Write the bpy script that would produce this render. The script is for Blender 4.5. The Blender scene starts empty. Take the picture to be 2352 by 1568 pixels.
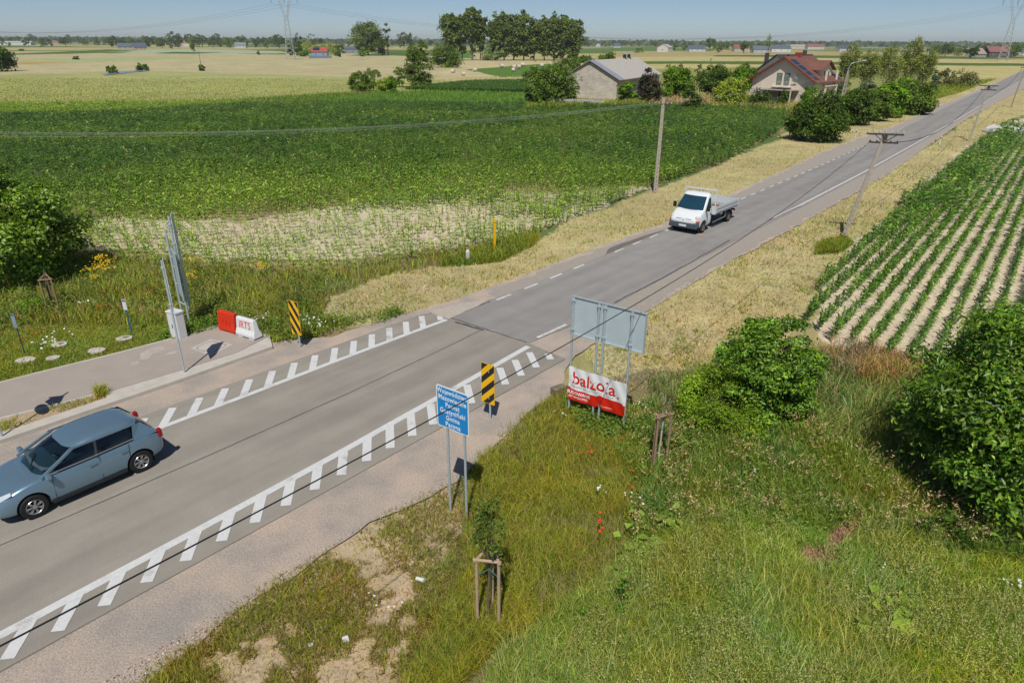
import bpy, math, random
import numpy as np
from mathutils import Vector, Matrix
from math import radians as R, pi
random.seed(7)
rng = np.random.default_rng(11)
SC = bpy.context.scene
COL = SC.collection

# ------------------------------------------------------------------ camera
# drone view, 10.6 m above the road, 24 mm lens.  PW x PH is the working size in which positions were measured
PW, PH, F, CH = 2352.0, 1568.0, 1568.0, 10.6
PITCH = math.atan((PH/2-97)/F)
ROLL = 13/2352
_fw = Vector((0, math.cos(PITCH), -math.sin(PITCH)))
_up0 = Vector((0, math.sin(PITCH), math.cos(PITCH)))
_rt0 = Vector((1, 0, 0))
_rt = math.cos(ROLL)*_rt0 + math.sin(ROLL)*_up0
_up = -math.sin(ROLL)*_rt0 + math.cos(ROLL)*_up0
cam_d = bpy.data.cameras.new('camera')
cam = bpy.data.objects.new('camera', cam_d)
COL.objects.link(cam)
cam_d.sensor_width = 36.0
cam_d.lens = F/PW*36.0
cam_d.clip_start = 0.1
cam_d.clip_end = 20000
M = Matrix.Identity(4)
for i in range(3):
    M[i][0] = _rt[i]; M[i][1] = _up[i]; M[i][2] = -_fw[i]; M[i][3] = (0, 0, CH)[i]
cam.matrix_world = M
SC.camera = cam

# ------------------------------------------------------------------ sky, sun, exposure
SUN_EL, SUN_AZ = R(57), R(6)       # shadows fall away from the camera, a touch to the right
w = bpy.data.worlds.new('World'); SC.world = w; w.use_nodes = True
nt = w.node_tree; nt.nodes.clear()
out = nt.nodes.new('ShaderNodeOutputWorld'); bg = nt.nodes.new('ShaderNodeBackground'); sk = nt.nodes.new('ShaderNodeTexSky')
sk.sky_type = 'NISHITA'; sk.sun_disc = False
sk.sun_elevation = SUN_EL; sk.sun_rotation = pi+SUN_AZ
sk.altitude = 100; sk.air_density = 0.6; sk.dust_density = 0.15; sk.ozone_density = 3.6
bg.inputs[1].default_value = 0.074
nt.links.new(sk.outputs[0], bg.inputs[0]); nt.links.new(bg.outputs[0], out.inputs[0])
sd = bpy.data.lights.new('sun', 'SUN'); so = bpy.data.objects.new('sun', sd); COL.objects.link(so)
sd.energy = 4.0; sd.angle = R(0.53); sd.color = (1.0, 0.95, 0.87)
sdir = Vector((math.sin(SUN_AZ)*math.cos(SUN_EL), math.cos(SUN_AZ)*math.cos(SUN_EL), -math.sin(SUN_EL)))
so.rotation_euler = sdir.to_track_quat('-Z', 'Y').to_euler()
so.location = (0, -20, 60)
SC.view_settings.view_transform = 'Standard'; SC.view_settings.look = 'None'
SC.view_settings.exposure = 0.0; SC.view_settings.gamma = 1.0
SC.cycles.max_bounces = 6; SC.cycles.diffuse_bounces = 3; SC.cycles.glossy_bounces = 2
SC.cycles.transmission_bounces = 3; SC.cycles.transparent_max_bounces = 6; SC.cycles.volume_bounces = 0
SC.cycles.use_denoising = True

# ------------------------------------------------------------------ ground helpers
def ray(x, y):
    dx = (x-PW/2)/F; dy = (PH/2-y)/F
    return (_fw[0]+dx*_rt[0]+dy*_up[0], _fw[1]+dx*_rt[1]+dy*_up[1], _fw[2]+dx*_rt[2]+dy*_up[2])
def G(x, y, z=0.0):
    """world x, y of the spot at height z that was measured at x, y"""
    d = ray(x, y); t = (z-CH)/d[2]
    return (d[0]*t, d[1]*t)
def Gn(P):
    P = np.asarray(P, float); x, y = P[:, 0], P[:, 1]
    dx = (x-PW/2)/F; dy = (PH/2-y)/F
    d = [_fw[i]+dx*_rt[i]+dy*_up[i] for i in range(3)]
    t = -CH/d[2]
    return np.stack([d[0]*t, d[1]*t], 1)
def proj_y(X, Y, Z):
    v = Vector((X, Y, Z-CH)); return PH/2-F*v.dot(_up)/v.dot(_fw)
def HT(x, yb, yt):
    """height of an upright thing with its foot at x, yb and its top at yt"""
    X, Y = G(x, yb); lo, hi = 0.0, min(80.0, CH+0.8*Y)
    for _ in range(40):
        m = (lo+hi)/2
        if proj_y(X, Y, m) > yt: lo = m
        else: hi = m
    return lo
def MPP(x, y):
    """metres per measuring unit, at the ground there"""
    X, Y = G(x, y); v = Vector((X, Y, -CH)); return v.dot(_fw)/F
def W(poly): return [tuple(q) for q in Gn(poly)]

def srgb(r, g, b):
    f = lambda c: ((c/255+0.055)/1.055)**2.4 if c > 10 else c/255/12.92
    return (f(r), f(g), f(b))

def hash2(ix, iy, s):
    h = (ix.astype(np.int64)*374761393+iy.astype(np.int64)*668265263+s*982451653) & 0xffffffff
    h = ((h ^ (h >> 13))*1274126177) & 0xffffffff
    return ((h ^ (h >> 16)) & 0xffff)/65535.0
def vnoise(x, y, s=0):
    ix = np.floor(x); iy = np.floor(y); fx = x-ix; fy = y-iy
    fx = fx*fx*(3-2*fx); fy = fy*fy*(3-2*fy)
    a = hash2(ix, iy, s); b = hash2(ix+1, iy, s); c = hash2(ix, iy+1, s); d = hash2(ix+1, iy+1, s)
    return (a*(1-fx)+b*fx)*(1-fy)+(c*(1-fx)+d*fx)*fy
def fbm(x, y, s=0, o=4):
    v = 0; a = 0.5; t = 0
    for i in range(o):
        v = v+a*vnoise(x*2**i, y*2**i, s+i*17); t += a; a *= 0.55
    return v/t
def inside(P, poly):
    x, y = P[:, 0], P[:, 1]; r = np.zeros(len(P), bool); n = len(poly)
    for i in range(n):
        x1, y1 = poly[i]; x2, y2 = poly[(i+1) % n]
        if y1 == y2: continue
        c = ((y1 > y) != (y2 > y)) & (x < (x2-x1)*(y-y1)/(y2-y1)+x1)
        r ^= c
    return r

# ------------------------------------------------------------------ materials
MATS = {}
def nodes(m):
    m.use_nodes = True; t = m.node_tree; return t, t.nodes, t.links, t.nodes['Principled BSDF']
def mat(name, col, rough=0.6, metal=0.0, var=0.12, scale=6.0, bump=0.0, bscale=40.0, spec=0.4, coat=0.0, detail=6, col2=None, dist=0.02):
    """procedural: base colour varied by noise, optional fine bump"""
    if name in MATS: return MATS[name]
    m = bpy.data.materials.new(name); MATS[name] = m
    t, N, L, b = nodes(m)
    tc = N.new('ShaderNodeTexCoord'); nz = N.new('ShaderNodeTexNoise'); nz.inputs['Scale'].default_value = scale; nz.inputs['Detail'].default_value = detail
    L.new(tc.outputs['Object'], nz.inputs['Vector'])
    cr = N.new('ShaderNodeValToRGB')
    c = Vector(col[:3]); d = Vector(col2[:3]) if col2 else None
    lo = c*(1-var) if d is None else c
    hi = c*(1+var) if d is None else d
    cr.color_ramp.elements[0].position = 0.3; cr.color_ramp.elements[1].position = 0.7
    cr.color_ramp.elements[0].color = (*[min(v, .95) for v in lo], 1); cr.color_ramp.elements[1].color = (*[min(v, .95) for v in hi], 1)
    L.new(nz.outputs['Fac'], cr.inputs[0]); L.new(cr.outputs[0], b.inputs['Base Color'])
    b.inputs['Roughness'].default_value = rough; b.inputs['Metallic'].default_value = metal
    b.inputs['Specular IOR Level'].default_value = spec; b.inputs['Coat Weight'].default_value = coat
    if bump:
        n2 = N.new('ShaderNodeTexNoise'); n2.inputs['Scale'].default_value = bscale; n2.inputs['Detail'].default_value = 5
        L.new(tc.outputs['Object'], n2.inputs['Vector'])
        bp = N.new('ShaderNodeBump'); bp.inputs['Strength'].default_value = bump; bp.inputs['Distance'].default_value = dist
        L.new(n2.outputs['Fac'], bp.inputs['Height']); L.new(bp.outputs[0], b.inputs['Normal'])
    return m

def leafmat(name='foliage', trans=0.32, rough=0.6, spec=0.2):
    if name in MATS: return MATS[name]
    m = bpy.data.materials.new(name); MATS[name] = m
    t, N, L, b = nodes(m)
    at = N.new('ShaderNodeAttribute'); at.attribute_name = 'Col'
    tr = N.new('ShaderNodeBsdfTranslucent'); mx = N.new('ShaderNodeMixShader'); mx.inputs[0].default_value = trans
    L.new(at.outputs['Color'], b.inputs['Base Color'])
    hs = N.new('ShaderNodeHueSaturation'); hs.inputs['Saturation'].default_value = 1.1; hs.inputs['Value'].default_value = 1.3; hs.inputs['Hue'].default_value = 0.49
    L.new(at.outputs['Color'], hs.inputs['Color']); L.new(hs.outputs[0], tr.inputs['Color'])
    b.inputs['Roughness'].default_value = rough; b.inputs['Specular IOR Level'].default_value = spec
    o = N['Material Output']; L.new(b.outputs[0], mx.inputs[1]); L.new(tr.outputs[0], mx.inputs[2]); L.new(mx.outputs[0], o.inputs[0])
    return m
LEAF = leafmat()
GLOSSY = leafmat('glossy_foliage', .3, .38, .5)
STRAW = leafmat('dry_straw', 0.15, 0.8, 0.15)

# ------------------------------------------------------------------ object helpers
def tag(o, label=None, cat=None, group=None, kind=None):
    if label: o['label'] = label
    if cat: o['category'] = cat
    if group: o['group'] = group
    if kind: o['kind'] = kind
    return o
def thing(name, label, cat, loc=(0, 0, 0), rz=0.0, group=None):
    o = bpy.data.objects.new(name, None); COL.objects.link(o); o.empty_display_size = 0.2
    o.location = loc; o.rotation_euler = (0, 0, rz)
    return tag(o, label, cat, group)
def link(name, me, m, parent=None, smooth=False, loc=None):
    if m and not me.materials: me.materials.append(m)
    o = bpy.data.objects.new(name, me); COL.objects.link(o)
    if parent: o.parent = parent
    if loc: o.location = loc
    if smooth: me.polygons.foreach_set('use_smooth', [True]*len(me.polygons))
    return o
def mesh_np(name, V, faces, cols=None):
    """V n x 3; faces: list of int arrays (m x 3 or m x 4); cols n x 3 per vertex"""
    me = bpy.data.meshes.new(name)
    faces = [f for f in faces if len(f)]
    me.vertices.add(len(V)); me.vertices.foreach_set('co', np.ascontiguousarray(V, np.float32).ravel())
    tot = sum(f.size for f in faces); cnt = sum(len(f) for f in faces)
    me.loops.add(tot); me.polygons.add(cnt)
    me.loops.foreach_set('vertex_index', np.concatenate([f.ravel() for f in faces]).astype(np.int32))
    st = []; s = 0
    for f in faces:
        k = f.shape[1]; st.append(s+np.arange(len(f))*k); s += f.size
    me.polygons.foreach_set('loop_start', np.concatenate(st).astype(np.int32))
    if cols is not None:
        a = me.color_attributes.new('Col', 'FLOAT_COLOR', 'POINT')
        c = np.ones((len(V), 4), np.float32); c[:, :3] = np.clip(cols, 0.001, 0.95); a.data.foreach_set('color', c.ravel())
    me.update(calc_edges=True)
    return me

class MB:
    """collects simple shapes into one mesh"""
    def __init__(s): s.v = []; s.f = []
    def add(s, vs, fs):
        k = len(s.v); s.v += [tuple(v) for v in vs]; s.f += [tuple(i+k for i in f) for f in fs]; return s
    def box(s, c, d, rz=0.0, m=None, taper=1.0):
        x, y, z = d[0]/2, d[1]/2, d[2]/2; ca, sa = math.cos(rz), math.sin(rz); vs = []
        for k, (i, j, l) in enumerate([(-1, -1, -1), (1, -1, -1), (1, 1, -1), (-1, 1, -1), (-1, -1, 1), (1, -1, 1), (1, 1, 1), (-1, 1, 1)]):
            t = taper if l > 0 else 1.0
            p = (i*x*t, j*y*t); q = Vector((c[0]+p[0]*ca-p[1]*sa, c[1]+p[0]*sa+p[1]*ca, c[2]+l*z))
            if m: q = m @ q
            vs.append(q)
        return s.add(vs, [(0, 3, 2, 1), (4, 5, 6, 7), (0, 1, 5, 4), (1, 2, 6, 5), (2, 3, 7, 6), (3, 0, 4, 7)])
    def tube(s, a, b, r0, r1=None, n=8, cap=True):
        a = Vector(a); b = Vector(b); r1 = r0 if r1 is None else r1; d = (b-a).normalized()
        u = d.orthogonal().normalized(); v = d.cross(u); vs = []
        for p, r in ((a, r0), (b, r1)):
            for i in range(n):
                t = 2*pi*i/n; vs.append(p+r*(math.cos(t)*u+math.sin(t)*v))
        fs = [(i, (i+1) % n, n+(i+1) % n, n+i) for i in range(n)]
        if cap: fs += [tuple(range(n))[::-1], tuple(range(n, 2*n))]
        return s.add(vs, fs)
    def bar(s, a, b, w_, t_=None):
        """square bar"""
        t_ = t_ or w_; a = Vector(a); b = Vector(b); d = (b-a).normalized()
        u = d.cross(Vector((0, 0, 1)));
        if u.length < 1e-4: u = Vector((1, 0, 0))
        u.normalize(); v = d.cross(u); vs = []
        for p in (a, b):
            for i, j in ((-1, -1), (1, -1), (1, 1), (-1, 1)): vs.append(p+i*u*w_/2+j*v*t_/2)
        return s.add(vs, [(0, 1, 2, 3), (7, 6, 5, 4), (0, 4, 5, 1), (1, 5, 6, 2), (2, 6, 7, 3), (3, 7, 4, 0)])
    def prism(s, pts, t0, t1, m=None):
        """outline pts (x, y) extruded z t0..t1, then moved by m"""
        n = len(pts); vs = [Vector((p[0], p[1], t0)) for p in pts]+[Vector((p[0], p[1], t1)) for p in pts]
        if m: vs = [m @ v for v in vs]
        return s.add(vs, [tuple(range(n))[::-1], tuple(range(n, 2*n))]+[(i, (i+1) % n, n+(i+1) % n, n+i) for i in range(n)])
    def loft(s, secs, caps=True, closed=True):
        n = len(secs[0]); vs = [p for q in secs for p in q]; fs = []
        for k in range(len(secs)-1):
            for i in range(n if closed else n-1):
                j = (i+1) % n; fs.append((k*n+i, k*n+j, (k+1)*n+j, (k+1)*n+i))
        if caps: fs += [tuple(range(n))[::-1], tuple((len(secs)-1)*n+i for i in range(n))]
        return s.add(vs, fs)
    def build(s, name, m, parent=None, smooth=False, bevel=0.0, loc=None, auto=None):
        me = bpy.data.meshes.new(name); me.from_pydata([tuple(v) for v in s.v], [], s.f); me.validate(); me.update()
        o = link(name, me, m, parent, smooth, loc)
        if bevel:
            b = o.modifiers.new('bevel', 'BEVEL'); b.width = bevel; b.segments = 2; b.limit_method = 'ANGLE'; b.angle_limit = R(35)
        if auto:
            import bmesh
            bm = bmesh.new(); bm.from_mesh(me)
            bmesh.ops.recalc_face_normals(bm, faces=bm.faces)
            for e in bm.edges:
                if len(e.link_faces) == 2: e.smooth = e.calc_face_angle(0) < R(auto)
            for f in bm.faces: f.smooth = True
            bm.to_mesh(me); bm.free()
        return o
def text(name, body, size, m, parent, mw, bold=0.0, depth=0.002, align='CENTER', space=1.0, shear=0.0):
    c = bpy.data.curves.new(name, 'FONT'); c.body = body; c.size = size; c.align_x = align; c.align_y = 'CENTER'
    c.offset = bold; c.extrude = depth; c.space_character = space; c.resolution_u = 3; c.shear = shear
    t = bpy.data.objects.new('tmp', c); COL.objects.link(t)
    bpy.context.view_layer.update()
    me = bpy.data.meshes.new_from_object(t.evaluated_get(bpy.context.evaluated_depsgraph_get()))
    bpy.data.objects.remove(t); bpy.data.curves.remove(c)
    me.transform(mw); me.materials.clear()
    return link(name, me, m, parent)

# ------------------------------------------------------------------ foliage
def rand_dirs(n):
    v = rng.normal(size=(n, 3)); return v/np.linalg.norm(v, axis=1)[:, None]
def leaf_mesh(name, P, Nrm, size, cols, asp=0.5, fold=0.25, quad=False):
    """one leaf at each P: pointed blade, folded on its midrib, facing Nrm"""
    n = len(P); d = rand_dirs(n); d -= (d*Nrm).sum(1)[:, None]*Nrm*0.85
    d /= np.linalg.norm(d, axis=1)[:, None]+1e-9
    s_ = np.cross(Nrm, d); s_ /= np.linalg.norm(s_, axis=1)[:, None]+1e-9
    L = (size*(0.6+0.8*rng.random(n)))[:, None]
    b = P-d*L*0.5; t = P+d*L*0.5; up = Nrm*L*fold*asp
    l = P+s_*L*asp*0.5+up-d*L*0.05; r = P-s_*L*asp*0.5+up-d*L*0.05
    V = np.stack([b, l, t, r], 1).reshape(-1, 3); i = np.arange(n)*4
    C = np.repeat(cols, 4, 0)
    if quad: F_ = [np.stack([i, i+1, i+2, i+3], 1)]
    else: F_ = [np.stack([i, i+1, i+2], 1), np.stack([i, i+2, i+3], 1)]
    return mesh_np(name, V, F_, C)
def mixcols(n, pal, jit=0.14):
    """random colours from a palette [(weight, linear rgb)]"""
    w_ = np.array([p[0] for p in pal], float); w_ /= w_.sum()
    c = np.array([p[1] for p in pal])[rng.choice(len(pal), n, p=w_)]
    g_ = (c[:, 1] > c[:, 0]*.93) & (c[:, 1] > c[:, 2]*1.3)
    c = np.where(g_[:, None], c*np.array([1.08, 1.10, .74]), c)
    return c*(1+jit*rng.normal(size=(n, 1)))*(1+0.05*rng.normal(size=(n, 3)))
def lobes_for(shape, H, Rad, zb, k, lk=1.0):
    """centres and radii of the leaf clumps that make up a crown"""
    Ls = []
    for i in range(k):
        for _ in range(40):
            u = random.random(); a = random.random()*2*pi
            if shape == 'round': env = math.sqrt(max(0.02, 1-(2*u-1)**2)); env = env if u > .3 else env*1.05
            elif shape == 'bush': env = min(1, .8+u)*math.sqrt(max(.03, 1-max(0, (u-.3)/.7)**2))
            elif shape == 'cone': env = (1-u)**0.8*0.95+0.05
            elif shape == 'column': env = min(1, 0.35+u*1.6)*min(1, (1-u)*2.6+0.12)
            elif shape == 'vase': env = (0.25+0.9*u)*math.sqrt(max(0.03, 1-max(0, (u-.55)/.45)**2))
            elif shape == 'dome': env = math.sqrt(max(0.02, 1-u*u))
            else: env = 1
            if random.random() < env: break
        rr = env*((0.35+0.65*math.sqrt(random.random())) if lk >= .9 else (0.62+0.38*random.random()))
        lr = Rad*random.uniform(0.22, 0.40)*(0.6+0.45*env)*lk
        if shape in ('cone', 'column'): lr = Rad*random.uniform(.28, .5)*(0.35+.75*env)
        Ls.append((rr*(Rad-lr*0.45)*math.cos(a), rr*(Rad-lr*0.45)*math.sin(a), zb+u*(H-zb-lr*0.7)+lr*0.15, lr))
    return Ls
def crown_points(Ls, n, flat=0.85, droop=0.0):
    Ls = np.array(Ls); wt = Ls[:, 3]**2; idx = rng.choice(len(Ls), n, p=wt/wt.sum())
    d = rand_dirs(n); d[:, 2] = np.where(d[:, 2] < -0.4, -d[:, 2], d[:, 2])
    rad = Ls[idx, 3]*(1-0.5*rng.random(n)**1.8)*(1+0.12*rng.normal(size=n))
    # uneven twigs: pull by noise so that the outline breaks up
    q = d*3+Ls[idx, :3]
    tw = vnoise(q[:, 0]*2+50, q[:, 1]*2+q[:, 2]*2.3, 5)
    rad = rad*(0.62+0.7*tw)
    a_ = np.floor(np.arctan2(d[:, 1], d[:, 0])*3.0)+np.floor(d[:, 2]*4)*37+idx*11.0
    sh_ = hash2(a_, a_*0+3, 8); rad = np.where(sh_ > .86, rad*(1.1+.45*rng.random(n)), rad)
    P = Ls[idx, :3]+d*rad[:, None]*np.array([1, 1, flat])
    if droop: P[:, 2] -= droop*rng.random(n)**2
    an = np.arctan2(P[:, 1], P[:, 0]); hz_ = P[:, 2]/(P[:, 2].max()+1e-6); sd_ = random.random()*50
    k_ = .80+.42*fbm(np.cos(an)*1.6+sd_+hz_*1.2, np.sin(an)*1.6+hz_*2.6+7, 15, 3); P[:, 0] *= k_; P[:, 1] *= k_; P[:, 2] *= .9+.2*fbm(P[:, 0]/(Ls[:, 3].max()*1.5)+sd_, P[:, 1]/(Ls[:, 3].max()*1.5), 16, 3)
    N_ = d*0.7+rand_dirs(n)*0.6+np.array([0, 0, 0.45]); N_ /= np.linalg.norm(N_, axis=1)[:, None]
    return P, N_, idx
def limb(mb, a, b, r0, r1, n=6, seg=4, wob=0.08):
    a = Vector(a); b = Vector(b); L = (b-a).length; p = a; r = r0
    for i in range(seg):
        t = (i+1)/seg; q = a.lerp(b, t)+(Vector((random.gauss(0, 1), random.gauss(0, 1), random.gauss(0, .4)))*wob*L/seg if i < seg-1 else Vector())
        q.z += math.sin(t*pi)*L*0.04
        rr = r0+(r1-r0)*t; mb.tube(p, q, r, rr, n, cap=(i == seg-1)); p = q; r = rr
PAL = {
 'maple': [(3, srgb(92, 122, 40)), (3, srgb(112, 142, 50)), (1.5, srgb(140, 164, 68)), (1, srgb(72, 98, 36))],
 'ash': [(3, srgb(80, 112, 36)), (3, srgb(100, 136, 44)), (2, srgb(132, 160, 58)), (1, srgb(60, 90, 36))],
 'elder': [(3, srgb(110, 138, 44)), (3, srgb(134, 158, 56)), (1, srgb(92, 118, 40))],
 'bright': [(3, srgb(100, 132, 42)), (3, srgb(116, 148, 48)), (1, srgb(82, 114, 38))],
 'yellow': [(3, srgb(142, 158, 66)), (3, srgb(160, 172, 78)), (1, srgb(120, 140, 58))],
 'dark': [(3, srgb(62, 86, 36)), (3, srgb(76, 100, 40)), (1, srgb(96, 120, 52))],
 'mid': [(3, srgb(84, 106, 48)), (3, srgb(100, 122, 56)), (1, srgb(118, 138, 68))],
 'poplar': [(3, srgb(88, 104, 58)), (3, srgb(104, 120, 66)), (1, srgb(126, 140, 84))],
 'willow': [(3, srgb(136, 148, 80)), (3, srgb(150, 162, 92)), (1, srgb(120, 134, 72))],
 'silver': [(3, srgb(122, 138, 100)), (3, srgb(140, 154, 118)), (1, srgb(104, 120, 86))],
 'grey': [(3, srgb(116, 118, 84)), (3, srgb(132, 132, 98)), (1, srgb(96, 102, 72))],
 'birch': [(3, srgb(112, 124, 70)), (3, srgb(130, 140, 82)), (1, srgb(148, 152, 98))],
 'spruce': [(3, srgb(92, 112, 96)), (3, srgb(112, 132, 116)), (1, srgb(74, 92, 76))],
 'plum': [(3, srgb(66, 60, 48)), (3, srgb(82, 72, 56)), (2, srgb(60, 70, 44))],
 'thuja': [(3, srgb(70, 92, 44)), (3, srgb(86, 108, 50))],
 'far': [(3, srgb(70, 88, 58)), (3, srgb(84, 102, 66)), (1, srgb(100, 116, 78))],
}
for k_ in PAL:
    if k_ not in ('plum', 'spruce'): PAL[k_] = [(w_, tuple(min(.9, v*1.12) for v in c_)) for w_, c_ in PAL[k_]]
BARK = mat('bark', srgb(104, 92, 76), .9, var=.25, scale=8, bump=.5, bscale=30)
PALEBARK = mat('pale_bark', srgb(188, 182, 168), .85, var=.2, scale=5, bump=.3, bscale=20)
def make_tree(H, Rad, zb, pal, shape='round', leaves=2500, size=0.2, lobes=22, trunk=None, asp=.5, bark=None, quad=False, flat=.85, limbs=6, droop=0, jit=.14, lk=1.0, lm=None):
    """returns (trunk mesh or None, crown mesh) at the origin"""
    Ls = lobes_for(shape, H, Rad, zb, lobes, lk)
    P, N_, idx = crown_points(Ls, leaves, flat, droop)
    P[:, 2] = np.maximum(P[:, 2], 0.03)
    lc = (1+0.2*rng.normal(size=len(Ls))).clip(.6, 1.6)
    cm = leaf_mesh('crown', P, N_, size, mixcols(leaves, PAL[pal] if isinstance(pal, str) else pal, jit)*lc[idx][:, None], asp, quad=quad)
    cm.materials.append(lm or LEAF)
    tr = trunk if trunk is not None else max(0.03, H*0.018)
    mb = MB(); top = zb+(H-zb)*0.75
    if shape in ('round', 'dome', 'vase') and limbs:
        fork = max(zb*0.9, H*0.12)
        limb(mb, (0, 0, -0.1), (0, 0, fork), tr, tr*0.8, 8, 3, .05)
        for q in random.sample(Ls, min(limbs, len(Ls))): limb(mb, (0, 0, fork-.02), (q[0], q[1], q[2]), tr*0.6, tr*0.12, 5, 4)
        limb(mb, (0, 0, fork-.02), (0.05*Rad, 0, top), tr*.75, tr*.15, 6, 4)
    else:
        limb(mb, (0, 0, -0.1), (0, 0, top+.1*(H-zb)), tr, tr*.15, 7, 5, .03)
        for q in random.sample(Ls, min(limbs, len(Ls))): limb(mb, (0, 0, q[2]*0.8), (q[0], q[1], q[2]), tr*0.35, tr*0.08, 4, 3)
    me = bpy.data.meshes.new('trunk'); me.from_pydata([tuple(v) for v in mb.v], [], mb.f); me.update(); me.materials.append(bark or BARK)
    return me, cm
def place_tree(name, label, cat, x, yb, meshes, sc=(1, 1, 1), rz=None, group=None, xy=None):
    X, Y = xy or G(x, yb)
    t = thing(name, label, cat, (X, Y, 0), random.random()*6.28 if rz is None else rz, group)
    t.scale = sc
    link('trunk', meshes[0], None, t); link('crown', meshes[1], None, t)
    return t
def tree_at(name, label, cat, x, yb, yt, wpx, pal, shape='round', zfrac=.12, group=None, **k):
    """a tree whose foot, top and width were measured"""
    H = HT(x, yb, yt); Rad = wpx*MPP(x, yb)*0.5
    if 'size' not in k: k['size'] = max(0.1, MPP(x, yb)*3.2)
    return place_tree(name, label, cat, x, yb, make_tree(H, Rad, H*zfrac, pal, shape, **k), group=group)
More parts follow.
